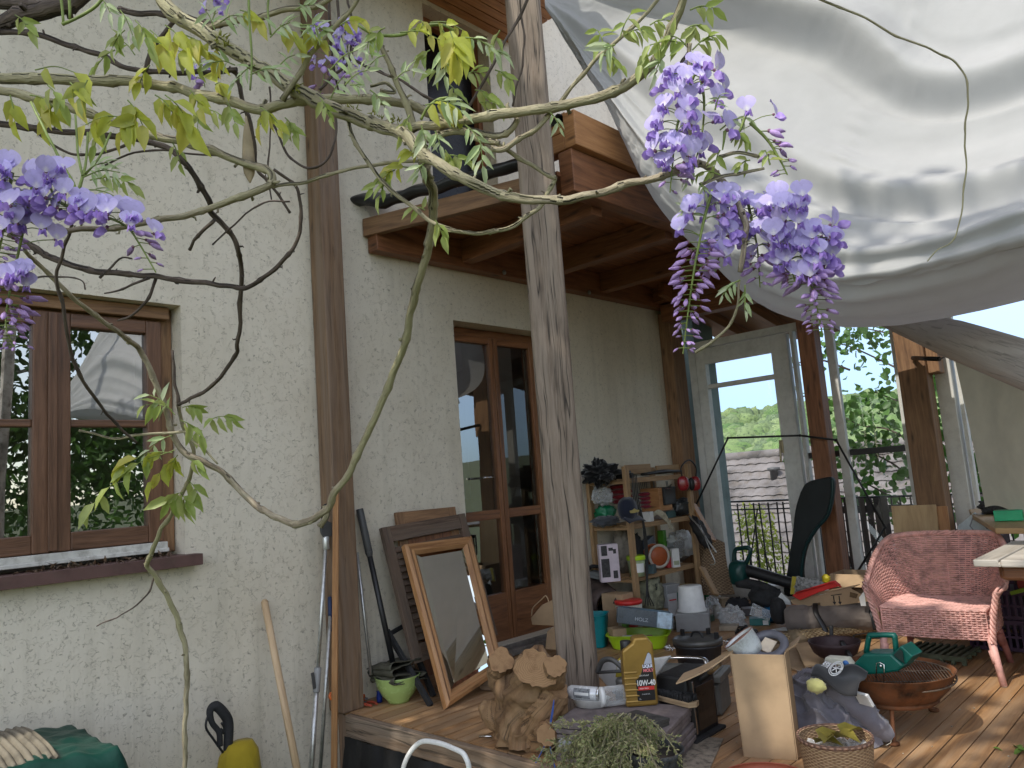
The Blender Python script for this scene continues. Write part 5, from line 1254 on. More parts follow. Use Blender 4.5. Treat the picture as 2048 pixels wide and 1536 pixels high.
q.prism([A + UPZ * .0, ony(1462, 1338, 2.72), ony(1340, 1402, 2.58), ony(1338, 1374, 2.62), ony(1438, 1318, 2.85)], (.0, .0, .005)) if False else None
def flapf(u, v):
    root = A.lerp(B, v); d = (-(br_ - bl_).normalized() * .86 - UPZ * .42 - yd_ * .22); return root + d * (.24 * u) + UPZ * (-.012 * math.sin(u * 3))
q.grid(flapf, 12, 8, 0, False); q.build('flap', CARD, TBX, 0, .005)
q = MB(); sheet(q, tr_ + back * .3, tr_ + back, tr_ + back + V((.05, .01, .035)), tr_ + back * .3 + V((.05, 0, .035))); q.build('flap', CARD2, TBX)
# pan and dish inside the carton
c = (tl_ + tr_) / 2 + back * .55; t = thing('enamel_pot', 'white enamel pot with brown stained rim sticking out of the tall carton', 'pot', c)
_, sd, u_ = frame_from(V((-.5, -.25, .8))); Rp = Matrix((sd, u_, V((-.5, -.25, .8)).normalized())).transposed()
q = MB(); q.shell([(.05, -.075), (.058, -.05), (.065, .0), (.068, .003)], c + V((-.075, -.01, .035)), 32, Rp, 0, 1, 1, .003); q.build('pot_body', paint((.62, .66, .66), .3, .06, 12, dirt=.4), t)
q = MB(); q.lathe([(.066, .002), (.069, .006), (.064, .006), (.066, .002)], c + V((-.075, -.01, .035)), 32, Rp); q.lathe([(0, -.012), (.06, -.006)], c + V((-.075, -.01, .035)), 24, Rp); q.build('stained_rim', paint((.25, .12, .08), .6, .3, 30), t)
q = MB(); _, sd, u_ = frame_from(V((.1, -.5, .75))); Rp = Matrix((sd, u_, V((.1, -.5, .75)).normalized())).transposed(); q.lathe([(.045, 0), (.07, .0), (.075, .012), (.07, .02), (.045, .02), (.045, 0)], c + V((.02, .04, .0)), 32, Rp)
tag(q.build('grey_ring', paint((.12, .12, .14), .5)), 'grey round dish rim inside the tall carton', 'dish')
q = MB(); q.prism([c + V((-.01, .01, .0)), c + V((.03, .02, -.02)), c + V((.05, .05, .02)), c + V((.01, .04, .035))], (.0, -.004, .002)); tag(q.build('paper_scrap', paint((.6, .5, .38), .8)), 'folded pale paper in the tall carton', 'paper')
# grey hoodie over something, shirt, basket, terracotta
HD = thing('grey_hoodie', 'faded purple grey hooded jacket thrown in a heap beside the tall carton', 'jacket', onz(1660, 1500, 0))
hc = V(onz(1665, 1480, 0)) + bk * .05
Ht = ony(1640, 1390, 3.0)
def heap(u, v):
    a_ = u * 2 * math.pi; k = v
    r_ = .205 * k ** .8; z_ = .235 * (1 - k ** 1.7)
    p = V((math.cos(a_) * r_ * 1.0, math.sin(a_) * r_ * .8, z_))
    f = .030 * noise.noise(V((math.cos(a_) * 2.2, math.sin(a_) * 2.2, k * 3))) + .02 * (1 - abs(math.sin(a_ * 4.5 + 3 * noise.noise(V((k * 3, a_, 1)))))) ** 2 * min(1, k * 2)
    f += .024 * (1 - abs(math.sin(k * 17 + 5 * noise.noise(V((math.cos(a_) * 1.5, math.sin(a_) * 1.5, 7)))))) ** 3
    d = V((math.cos(a_), math.sin(a_), .9)).normalized()
    q_ = hc + p + d * f; q_.z = max(q_.z, .004); return q_
HM = cloth('grey purple fleece', (.19, .18, .205), .95, 700, .45, .15, .4, 0, 16)
q = MB(); q.grid(heap, 160, 60); q.build('jacket_body', HM, HD)
q = MB(); sl0 = [hc + V((.06, -.06, .20)), hc + V((.14, -.05, .15)), hc + V((.19, -.02, .08)), hc + V((.22, .02, .03))]; q.tube(crv(sl0, 8), [.035, .042, .04, .03], 16)
for i, p in enumerate(q.v): q.v[i] = p + (rdir() * .0) + V((1, 0, 1)) * .008 * noise.noise(p * 40)
q.build('sleeve', HM, HD)
q = MB(); q.tube(crv([sl0[-1], sl0[-1] + V((.02, -.03, -.01)), sl0[-1] + V((.005, -.05, -.02))], 4), .0016, 5); q.build('drawstring', paint((.5, .45, .35), .8), HD)
TS = thing('printed_shirt', 'black folded shirt with white lettering on top of the grey hoodie', 'shirt', hc + V((0, 0, .2)))
s_o = ony(1668, 1350, 2.98)
sx_, sy_ = (ony(1735, 1375, 3.05) - ony(1640, 1335, 3.0)).normalized(), None
A, B, C_, D_ = ony(1622, 1352, 2.86), ony(1650, 1322, 3.06), ony(1735, 1340, 3.06), ony(1714, 1396, 2.84)
q = MB(); q.grid(lambda u, v: A.lerp(D_, u).lerp(B.lerp(C_, u), v) + V((0, -.0, .012 * math.sin(u * 7 + v * 3) + .01 * math.sin(v * 6))) , 30, 20); q.build('fabric', cloth('black cotton', (.022, .022, .024), .9, 600, .2, .2, .2), TS, 0, .006)
nn = (D_ - A).cross(B - A).normalized(); nn = -nn if nn.dot(CAM - A) < 0 else nn
text('lettering', 'BEST', .032, A.lerp(B, .8) + (D_ - A) * .06 + nn * .016, (A - B), (D_ - A), WHITE, TS, .0004, 'LEFT', .001)
def em(u, v): return A.lerp(D_, u).lerp(B.lerp(C_, u), v) + nn * .018
for (rr_) in ((.30, .62, .15, .30), ):
    q = MB(); 
    for s in (1, .78): q.tube([em(.38 + .13 * s * math.cos(k * .2618), .55 + .34 * s * math.sin(k * .2618)) for k in range(25)], .0022, 5)
    q.tube([em(.33, .4), em(.43, .7)], .002, 5); q.tube([em(.43, .4), em(.33, .7)], .002, 5); q.tube([em(.30, .55), em(.47, .58)], .002, 5); q.build('emblem', WHITE, TS)
q = MB(); c = ony(1632, 1372, 2.84); q.blob(c, (.07, .05, .05), None, 0, 18, 12, .3, 6, 1, 3); tag(q.build('yellow_cloth', cloth('pale yellow cloth', (.55, .52, .20), .9)), 'scrap of pale yellow cloth tucked under the black shirt', 'cloth')
q = MB(); c = ony(1728, 1398, 2.95); q.box(c, (.06, .012, .05), rotz(-.4) @ rot(.5, 'X')); tag(q.build('white_card', PAPER, bev=.001), 'small white card sticking out behind the black shirt', 'card')
bk0 = onz(1680, 1562, 0); q = MB(); q.shell([(.098, 0), (.105, .02), (.118, .128), (.119, .138), (.116, .141)], bk0 + V((0, 0, .001)), 56, None, 0, 1, 1, .006)
SGM = weavem('seagrass weave', (.22, .13, .07), (.50, .34, .19), 75, 190, .8, .6)
SG = q.build('seagrass_basket', SGM); tag(SG, 'round seagrass basket with dry leaf and foil inside at the front', 'basket')
q = MB(); q.lathe([(0.114, .128), (.121, .134), (.120, .146), (.114, .146), (.114, .128)], bk0, 56); q.build('rim', weavem('basket rim', (.14, .075, .05), (.42, .24, .16), 90, 90, .8), SG)
q = MB(); q.grid(lambda u, v: bk0 + V(((u - .5) * .21 * math.cos((v - .5) * 2), (v - .5) * .2, .105 + .014 * noise.noise(V((u * 9, v * 9, 0))) + .01 * noise.noise(V((u * 24, v * 24, 3))))), 40, 40); tag(q.build('plastic_liner', M_BAG), 'crinkled clear foil lining the seagrass basket', 'foil')
q = MB(); random.seed(6)
for k in range(5): leaf(q, bk0 + V((-.06 + .02 * k, -.02 + .01 * k, .115 + .006 * k)), V((.3 + .3 * math.cos(k * 2), .6 * math.sin(k * 2), .35)), UPZ, .085, .075, 0, .3, .5)
tag(q.build('dry_leaf', leafm('dry yellow leaf', [(.24, .20, .03), (.32, .26, .05)], .2)), 'crumpled olive yellow leaf in the seagrass basket', 'leaf')
tp_ = onz(1540, 1580, 0); q = MB(); q.shell([(.10, 0), (.14, .10), (.15, .105), (.152, .125), (.146, .128)], V((tp_.x, tp_.y - .02, -.085)), 44, None, 0, 1, 1, .008)
q.v = [V((p.x, p.y, p.z)) for p in q.v]; tag(q.build('terracotta_bowl', paint((.36, .10, .055), .6, .15, 10)), 'terracotta red bowl rim at the lower edge of the picture', 'bowl')
# ---------------------------------------------------------------- shelf against the wall and what it carries
random.seed(17)
SX, SY0, SY1 = .36, 4.42, 5.24
SH = thing('wooden_shelf', 'raw timber shelf unit crammed with garden odds and ends against the wall', 'shelf', (.2, 4.8, 0))
for (x, y, zt) in ((.035, SY0, 1.04), (SX, SY0, 1.115), (.035, SY1, 1.10), (SX, SY1, 1.105)):
    q = MB(); q.bx(x - .014, x + .014, y - .024, y + .024, .001, zt); q.build('upright', W['shelf'], SH, .002)
lev = [onx(1285, 1195, SX).z, onx(1300, 1147, SX).z, onx(1300, 1044, SX).z, onx(1330, 953, SX).z]
lev = [.09, .375, .70, .99]
lev[1] = onx(1300, 1148, SX).z; lev[2] = onx(1300, 1044, SX).z; lev[3] = onx(1330, 951, SX).z
for i, z in enumerate(lev):
    q = MB()
    for k in range(4): q.bx(.052 + .074 * k, .120 + .074 * k, SY0 + .026, SY1 - .026, z - .014, z)
    q.bx(.03, SX + .012, SY0 - .02, SY0 + .02, z - .03, z - .001) if False else None
    q.bx(.05, SX - .016, SY0 - .012, SY0 + .025, z - .034, z - .0145); q.bx(.05, SX - .016, SY1 - .025, SY1 + .012, z - .034, z - .0145)
    q.bx(SX - .03, SX - .015, SY0 + .026, SY1 - .026, z - .034, z - .015)
    q.build('shelf_board', W['shelf'], SH, .001)
q = MB(); q.bx(.03, .045, SY0 + .45, SY1 - .026, lev[3] + .03, lev[3] + .10); q.build('back_rail', W['shelf'], SH, .002)
L0, L1, L2, L3 = lev
def sb(name, px, py, x, size, ang, mat, label, cat, z, bev=.003, tilt=None, lookup='x', group=None):
    p = onx(px, py, x); q = MB(); R = rotz(ang)
    if tilt: R = R @ rot(tilt, 'X')
    q.box(V((p.x, p.y, z + size[2] / 2 + .001)), size, R); o = q.build(name, mat, bev=bev); tag(o, label, cat, group); return o, V((p.x, p.y, z + size[2] / 2 + .001)), R
# top: black cloth and flat things
q = MB(); c = onx(1200, 950, .2); c.z = L3 + .05; q.blob(c, (.22, .24, .15), None, 0, 36, 24, .75, 7, 1, 4); q.blob(c + V((.02, .2, -.03)), (.16, .22, .07), None, 0, 30, 16, .5, 7, 1, 9); q.blob(c + V((.12, -.08, -.03)), (.08, .10, .05), None, 0, 20, 12, .6, 7, 1, 2)
tag(q.build('black_cloth', cloth('black cloth', (.006, .006, .007), .9)), 'crumpled black cloth heaped on the left end of the shelf top', 'cloth')
q = MB(); a, b = onx(1285, 946, .25), onx(1360, 938, .2); q.tube(crv([V((a.x, a.y, L3 + .02)), V((.23, (a.y + b.y) / 2, L3 + .03)), V((b.x, b.y, L3 + .025))], 6), [.02, .035, .018], 10, 0, True, True, .5); tag(q.build('hand_saw', BLACK), 'long black flat tool lying on the shelf top', 'tool')
sb('brown_board', 1335, 932, .06, (.02, .34, .05), 0, W['shelf'], 'short wooden batten standing along the back of the shelf top', 'batten', L3 + .03)
# level 2 (upper)
q = MB(); c = onx(1205, 1000, .15); c.z = L2 + .21; q.blob(c, (.14, .15, .13), None, 0, 30, 20, .35, 8, 1, 5); tag(q.build('brown_bag', M_BAG), 'knotted brownish clear bag on the upper shelf at left', 'plastic bag')
q = MB(); c = onx(1240, 985, .15); c.z = L2 + .24
for k in range(4): q.blob(c + V((0, .01 * k, -.035 * k + .02)), (.15, .17, .045), None, 0, 22, 10, .25, 8, 1, k)
tag(q.build('red_cloths', cloth('dark red cloth', (.25, .02, .03), .9)), 'folded dark red cloths stacked behind the navy cap', 'cloth')
q = MB(); c = onx(1292, 1002, .2); c.z = L2 + .16
for k in range(4): q.blob(c + V((0, .006 * k, -.03 * k + .03)), (.10, .13, .035), None, 0, 22, 10, .25, 8, 1, k + 8)
tag(q.build('red_gloves', cloth('red knit', (.22, .02, .04), .95)), 'pile of red knitted gloves right of the front shelf upright', 'gloves')
q = MB(); c = onx(1210, 1012, .12); c.z = L2 + .09; q.blob(c, (.12, .16, .10), None, 0, 26, 16, .3, 8, .8, 6); tag(q.build('green_bag', paint((.0, .16, .06), .4)), 'shiny green bag on the upper shelf left of the cap', 'bag')
q = MB(); c = onx(1210, 1036, .2); c.z = L2 + .035; q.blob(c, (.16, .22, .07), None, 0, 30, 16, .5, 9, 1, 7); tag(q.build('grey_rag', cloth('grey rag', (.07, .075, .085), .9)), 'dark grey rag hanging at the left end of the upper shelf', 'rag')
c = onx(1255, 1018, .41); cap = thing('navy_cap', 'navy blue baseball cap with gold emblem hanging at the front shelf upright', 'cap', c)
q = MB(); q.blob(c + V((0, 0, 0)), (.13, .17, .16), rotz(.5), 0, 30, 18, .06, 5, .85, 2); q.build('crown', cloth('navy twill', (.018, .022, .04), .85), cap)
q = MB(); q.grid(lambda u, v: c + V((.02 + .05 * v, -.09 + .19 * u, -.055 - .035 * v + .012 * math.sin(u * math.pi))), 14, 6); q.build('visor', cloth('navy visor', (.022, .026, .045), .85), cap, 0, .005)
q = MB(); e = c + V((.072, -.03, -.012)); q.prism([e + V((.0, y, z)) for y, z in ((-.045, -.012), (.0, -.014), (.05, -.010), (.06, .002), (.02, .006), (.005, .016), (-.02, .006), (-.05, .004))], (.004, 0, 0)); q.build('emblem', paint((.45, .36, .12), .6), cap)
sb('tool_box', 1312, 992, .24, (.16, .17, .17), .0, W['orange'], 'orange wooden box holding a black tool set on the upper shelf', 'box', L2 + .06)
o, c, R = sb('drill_case', 1335, 994, .30, (.05, .20, .13), .15, BLACK, 'black slotted drill bit holder in front of the orange box', 'tool holder', L2 + .10)
for k in range(6):
    q = MB(); q.bx(c.x + .025, c.x + .032, c.y - .08 + .03 * k, c.y - .07 + .03 * k, c.z + .05, c.z + .058); q.build('slot_pin', CHROME, o)
o, c, R = sb('white_pot', 1296, 1037, .33, (.06, .075, .07), .2, PAPER, 'small white carton at the edge of the upper shelf', 'carton', L2)
sb('green_carton', 1330, 1033, .24, (.12, .13, .05), .1, paint((.04, .10, .10), .5), 'flat dark green carton behind the rope on the upper shelf', 'carton', L2)
sb('flat_carton', 1312, 1018, .2, (.18, .22, .07), .0, paint((.22, .19, .17), .8), 'grey brown flat carton under the black drill holder', 'carton', L2)
q = MB(); c = onx(1312, 1040, .34); c.z = L2 + .045
for k in range(7):
    q.tube(crv([c + V((0, -.06 + .006 * k, -.01)), c + V((.03, -.01, .03 - .005 * k)), c + V((.045, .05 + .006 * k, -.0 - .012 * k)), c + V((.05, .085 + .008 * k, -.05 - .012 * k))], 6), .0055, 6)
q.tube(crv([c + V((.04, .05, 0)), c + V((.05, .07, -.05)), c + V((.05, .09, -.11)), c + V((.05, .11, -.05))], 6), .005, 6)
tag(q.build('rope_coil', paint((.45, .41, .31), .9, .15, 40)), 'bundle of pale rope drooping over the upper shelf edge', 'rope')
q = MB(); c = onx(1362, 1014, .28); c.z = L2 + .07; q.blob(c, (.14, .22, .12), None, 0, 30, 16, .35, 8, .8, 12); q.blob(c + V((.03, .1, -.03)), (.10, .16, .05), None, 0, 20, 10, .3, 8, .8, 3); tag(q.build('black_sack', paint((.03, .032, .035), .35, .3)), 'black plastic wrapped lump at the right end of the upper shelf', 'bag')
for k, (px, py, w_, h_) in enumerate(((1285, 972, .10, .11), (1310, 968, .06, .09), (1337, 968, .07, .05))):
    q = MB(); c = onx(px, py, .06)
    for i in range(5 if k == 0 else 2): q.tube(crv([c + V((0, -w_ / 2 + i * w_ / 4, h_ / 2)), c + V((.01, -w_ / 2 + i * w_ / 4, -h_ / 2)), c + V((.03, -w_ / 2 + i * w_ / 4 + .02, -h_ / 2 + .02))], 5), .003, 5)
    tag(q.build('hooks', DGREY), ['row of dark hooks hanging below the shelf top', 'pair of thin wire hooks in the middle of the shelf back', 'bent wire bracket on the wall behind the shelf'][k], 'hooks')
# red ear muffs
EM = thing('ear_muffs', 'red and black ear defenders hung on the right shelf upright', 'ear muffs', onx(1385, 965, .40))
for k, (px, dy) in enumerate(((1366, 0), (1390, .06))):
    q = MB(); q.blob(onx(px, 967, .40), (.085, .05, .11), rotz(.6), 0, 20, 14, .0, 1, .8); q.build('ear_cup', paint((.28, .012, .018), .3, .1, 8, coat=.3), EM)
    q = MB(); q.blob(onx(px + (7 if k == 0 else -7), 968, .39), (.05, .04, .10), rotz(.6), 0, 16, 12); q.build('cushion', BLACK, EM)
q = MB(); q.tube(crv([onx(1366, 960, .4), onx(1362, 935, .4), onx(1378, 920, .4), onx(1392, 935, .4), onx(1391, 960, .4)], 6), .006, 6); q.build('headband', BLACK, EM)
# middle shelf
def shelf_text(o, c, R, size, txt, s, m, dx=0, dz=0):
    text('lettering', txt, s, c + R @ V((size[0] / 2 + .0012, dx, dz)), R @ V((0, 1, 0)), R @ V((0, 0, 1)), m, o, .0003)
sz = (.07, .13, .245)
o, c, R = sb('pink_box', 1215, 1100, .30, sz, -.75, paint((.55, .47, .52), .6, .12, 12), 'tall pale pink box with black print on the middle shelf', 'box', L1)
q = MB()
for (y0, z0, y1, z1) in ((-.055, -.09, .0, .03), (-.05, .05, -.01, .115), (.0, .08, .03, .10), (.03, .06, .05, .09), (.02, -.10, .05, -.05)): q.prism([c + R @ V((sz[0] / 2 + .0008, a_, b_)) for a_, b_ in ((y0, z0), (y1, z0), (y1, z1), (y0, z1))], R @ V((.001, 0, 0)))
q.build('black_print', paint((.03, .028, .03), .6, .5, 60), o)
q = MB(); c = onx(1243, 1075, .14); c.z = L1 + .16; q.blob(c, (.14, .14, .30), None, 0, 26, 18, .4, 7, .9, 15); tag(q.build('paper_bag', paint((.24, .21, .17), .8, .25)), 'crumpled grey brown paper bag behind the pink box', 'bag')
q = MB(); c = onx(1262, 1105, .16); c.z = L1 + .15; q.blob(c, (.16, .18, .30), None, 0, 26, 18, .3, 6, .9, 16); tag(q.build('dark_bag', BLKMAT), 'black bag behind the lime lidded tub on the middle shelf', 'bag')
c = onx(1273, 1130, .34); c.z = L1 + .001; o = thing('lime_lid_tub', 'pale green tub with lime lid on the middle shelf', 'tub', c)
q = MB(); q.lathe([(.05, 0), (.062, .115), (0, .115)], c, 28); q.build('tub_body', paint((.35, .42, .24), .35), o); q = MB(); q.lathe([(.067, .112), (.067, .135), (.060, .142), (0, .142)], c, 28); q.build('lid', LIME, o, .001)
q = MB(); q.grid(lambda u, v: c + V((.0605 * math.cos(-1.2 + 1.2 * u), .0605 * math.sin(-1.2 + 1.2 * u), .03 + .06 * v)), 8, 2); q.build('label', PAPER, o)
c = onx(1312, 1108, .26); c.z = L1 + .095; o = thing('cable_reel', 'orange cable reel on the middle shelf beside the red box', 'reel', c - V((0, 0, .09))); R = rotz(-.5) @ rot(R_(90), 'Y')
q = MB(); q.lathe([(0, -.045), (.085, -.045), (.085, -.04), (.06, -.038), (.06, .038), (.085, .04), (.085, .045), (0, .045)], c, 32, R); q.build('drum', paint((.42, .10, .03), .5), o); q = MB()
for s_ in (-1, 1): q.lathe([(.068, s_ * .0455), (.087, s_ * .0455), (.087, s_ * .049), (.068, s_ * .049), (.068, s_ * .0455)], c, 32, R)
q.build('rim', paint((.50, .44, .38), .5), o); q = MB(); q.lathe([(.062, -.036), (.075, -.034), (.075, .034), (.062, .036), (.062, -.036)], c, 32, R); q.build('cable', paint((.50, .16, .04), .6, .2, 60), o)
o, c, R = sb('blue_bag', 1298, 1085, .16, (.05, .14, .22), .2, paint((.09, .12, .16), .4, .3, 9), 'blue grey bag standing at the back of the middle shelf', 'bag', L1, tilt=.2)
o, c, R = sb('green_tool', 1325, 1085, .12, (.05, .06, .20), .2, paint((.08, .28, .02), .4), 'green plastic tool standing behind the red box', 'tool', L1 + .05)
o, c, R = sb('red_box', 1338, 1120, .30, (.06, .09, .12), -.3, paint((.42, .03, .03), .45, .2, 20), 'red and green printed box on the middle shelf right side', 'box', L1)
q = MB(); q.prism([c + R @ V((.031, a_, b_)) for a_, b_ in ((-.045, .01), (.045, .03), (.045, .06), (-.045, .06))], R @ V((.001, 0, 0))); q.build('green_print', paint((.12, .22, .03), .5), o)
o, c, R = sb('white_box', 1350, 1113, .35, (.03, .06, .135), -.45, PAPER, 'narrow white box in front of the red box on the middle shelf', 'box', L1)
q = MB(); q.prism([c + R @ V((.016, a_, b_)) for a_, b_ in ((-.025, -.05), (.02, -.05), (.02, -.02), (-.025, -.02))], R @ V((.0008, 0, 0))); q.build('printed_panel', paint((.35, .38, .25), .6), o)
q = MB(); c = onx(1360, 1090, .2); c.z = L1 + .13; q.blob(c, (.18, .22, .20), None, 0, 28, 18, .35, 7, .8, 18); tag(q.build('dark_film_bag', M_BAG), 'clear bag over dark stuff at the right end of the middle shelf', 'plastic bag')
q = MB(); c = onx(1360, 1108, .18); c.z = L1 + .08; q.blob(c, (.15, .2, .15), None, 0, 24, 14, .3, 6, .8, 19); tag(q.build('brown_bundle', paint((.09, .07, .055), .8)), 'dark brown bundle inside the clear bag on the middle shelf', 'bundle')
sb('teal_box', 1303, 1135, .36, (.05, .07, .06), .3, paint((.06, .10, .11), .5), 'small slate coloured box at the middle shelf edge', 'box', L1)
# cables hanging down the front upright
q = MB()
for k in range(4):
    a_ = onx(1264 + 3 * k, 950, SX + .03); q.tube(crv([a_, onx(1268 + 3 * k, 1000, SX + .03), onx(1284 + 2 * k, 1040 + 5 * k, SX + .04), onx(1290 + 2 * k, 1110, SX + .04), onx(1293 + k, 1180, SX + .04), onx(1290 + 6 * k, 1212, SX + .05)], 6), .0035, 6)
tag(q.build('black_cables', BLACK), 'black cables hanging down the front upright of the shelf', 'cable')
# lower: barrel, buckets, bags
c = onz(1195, 1235, 0); bar = thing('clay_stove', 'dark brown round clay stove lying beside the shelf foot', 'stove', c); c = ony(1195, 1192, 4.35); _, sd, u_ = frame_from(V((.85, -.45, -.22))); Rr = Matrix((sd, u_, V((.85, -.45, -.22)).normalized())).transposed()
q = MB(); q.shell([(.07, -.17), (.10, -.14), (.112, 0), (.108, .13), (.095, .17)], c, 36, Rr, 0, 1, 1, .014); q.build('vessel', paint((.075, .05, .042), .7, .3, 9, bmp=.2), bar)
q = MB(); q.lathe([(.0, .002), (.016, .002), (.016, .01)], c + Rr @ V((.0, .0, .0)) + (CAM - c).normalized() * .111, 16, rot(R_(60), 'X')); q.build('vent_hole', BLKMAT, bar)
q = MB(); q.box(c + V((.02, -.0, .135)), (.15, .12, .02), rotz(.3) @ rot(.2, 'Y')); q.box(c + V((.02, 0, .155)), (.10, .09, .022), rotz(.3) @ rot(.2, 'Y')); tag(q.build('grey_dish', paint((.15, .16, .16), .5), bev=.004), 'grey plastic lid lying on the clay stove', 'lid')
q = MB(); q.tube(crv([c + V((-.1, .0, .12)), c + V((-.04, .02, .20)), c + V((.08, .1, .16))], 6), [.02, .026, .018], 10, 0, True, True, .5); tag(q.build('black_strap', BLKMAT), 'black strap draped behind the grey lid', 'strap')
c = onx(1256, 1195, .42); c.z = .055; o = thing('strawberry_bucket', 'food bucket with red rim and strawberry print under the shelf', 'bucket', c)
q = MB(); q.lathe([(.072, -.05), (.088, .17), (0, .17)], c, 32); q.build('bucket_body', paint((.50, .48, .38), .4), o); q = MB(); q.lathe([(.0735, -.05), (.0765, -.0), (.075, -.0)], c, 32); q.build('red_band', RED, o); q = MB(); q.lathe([(.089, .165), (.092, .185), (.086, .19), (0, .19)], c, 32); q.build('red_rim', RED, o)
ang0 = math.atan2(-c.y, 3.5 - c.x)
def onb(a_, z_, r_): return c + V((r_ * math.cos(ang0 + a_), r_ * math.sin(ang0 + a_), z_))
q = MB(); q.grid(lambda u, v: onb(-.1 + .75 * (u - .5) + .35, .075 + .09 * (v - .5), .0835), 10, 6); q.build('berry_print', paint((.50, .03, .03), .5, .3, 40), o)
q = MB(); q.grid(lambda u, v: onb(-.75 + .8 * u, .03 + .05 * v, .0825), 10, 4); q.grid(lambda u, v: onb(-.1 + .6 * u, .125 + .03 * v, .0868), 10, 3); q.build('leaf_print', paint((.14, .28, .05), .5, .4, 40), o)
q = MB(); q.grid(lambda u, v: onb(-1.2 + .9 * u, .11 + .045 * v, .087), 10, 3); q.build('red_print', paint((.45, .02, .03), .5, .5, 70), o)
c = onx(1298, 1180, .26); q = MB(); q.blob(V((c.x, c.y, L0 + .11)), (.16, .17, .24), None, 0, 30, 20, .25, 6, .6, 21); o = q.build('salt_sack', paint((.30, .30, .20), .6, .35, 18)); tag(o, 'white and green sack with black lettering under the shelf', 'sack')
text('lettering', 'SAN', .06, V((c.x + .09, c.y - .05, L0 + .15)), V((-.25, 1, 0)), UPZ, BLKMAT, o, .0005, 'LEFT', .002, .8)
o, c, R = sb('white_canister', 1338, 1180, .32, (.10, .12, .22), -.3, paint((.50, .50, .50), .45), 'grey and white box with green side under the shelf', 'box', .03)
q = MB(); q.prism([c + R @ V((.051, a_, b_)) for a_, b_ in ((-.06, .05), (.06, .05), (.06, .109), (-.06, .109))], R @ V((.001, 0, 0))); q.build('grey_top', GREY, o)
q = MB(); q.prism([c + R @ V((.0515, a_, b_)) for a_, b_ in ((.025, -.10), (.06, -.10), (.06, .05), (.025, .05))], R @ V((.001, 0, 0))); q.build('green_panel', paint((.09, .18, .14), .5), o)
q = MB(); q.prism([c + R @ V((.0518, a_, b_)) for a_, b_ in ((-.05, .0), (.015, .0), (.015, .008), (-.05, .008))], R @ V((.001, 0, 0))); q.build('red_line', RED, o)
c = onx(1375, 1180, .36); c.z = .02; q = MB(); q.shell([(.07, 0), (.085, .17), (.09, .175), (.092, .195), (.088, .198)], c, 36, None, 0, 1, 1, .006); tag(q.build('beige_pot', paint((.40, .28, .12), .6, .12)), 'beige plastic planter at the right foot of the shelf', 'planter')
# odds on the deck in front of the shelf
for (nm_, px, py, prof, m_, lb, ct_) in (
    ('white_spray_bottle', 1345, 1218, [(.028, 0), (.03, .08), (.012, .11), (.012, .13), (0, .132)], WHITE, 'small white bottle lying among cans in front of the shelf', 'bottle'),
    ('tin_can', 1362, 1222, [(.038, 0), (.038, .09), (.036, .092), (0, .09)], paint((.5, .42, .35), .3, .3, 20, .4), 'tin can with red and white label in front of the shelf', 'can'),
    ('yellow_can', 1376, 1225, [(.03, 0), (.03, .06), (0, .06)], paint((.45, .30, .03), .4), 'small yellow can beside the tin can', 'can'),
    ('green_watering_pot', 1425, 1212, [(.03, 0), (.05, .07), (.055, .075), (0, .076)], paint((.0, .22, .08), .4), 'bright green plastic pot in front of the wicker mat', 'pot'),
    ('green_cone', 1408, 1215, [(.03, 0), (.024, .12), (0, .122)], paint((.02, .14, .06), .4), 'dark green cylinder beside the bright green pot', 'canister'),
    ('red_tin', 1390, 1222, [(.026, 0), (.026, .05), (0, .05)], paint((.42, .02, .04), .4), 'little red tin right of the tin can', 'tin')):
    c = onz(px, py, 0) + bk * .08; q = MB(); q.lathe([(0, 0)] + prof, c + V((0, 0, .001)), 24); tag(q.build(nm_, m_), lb, ct_)
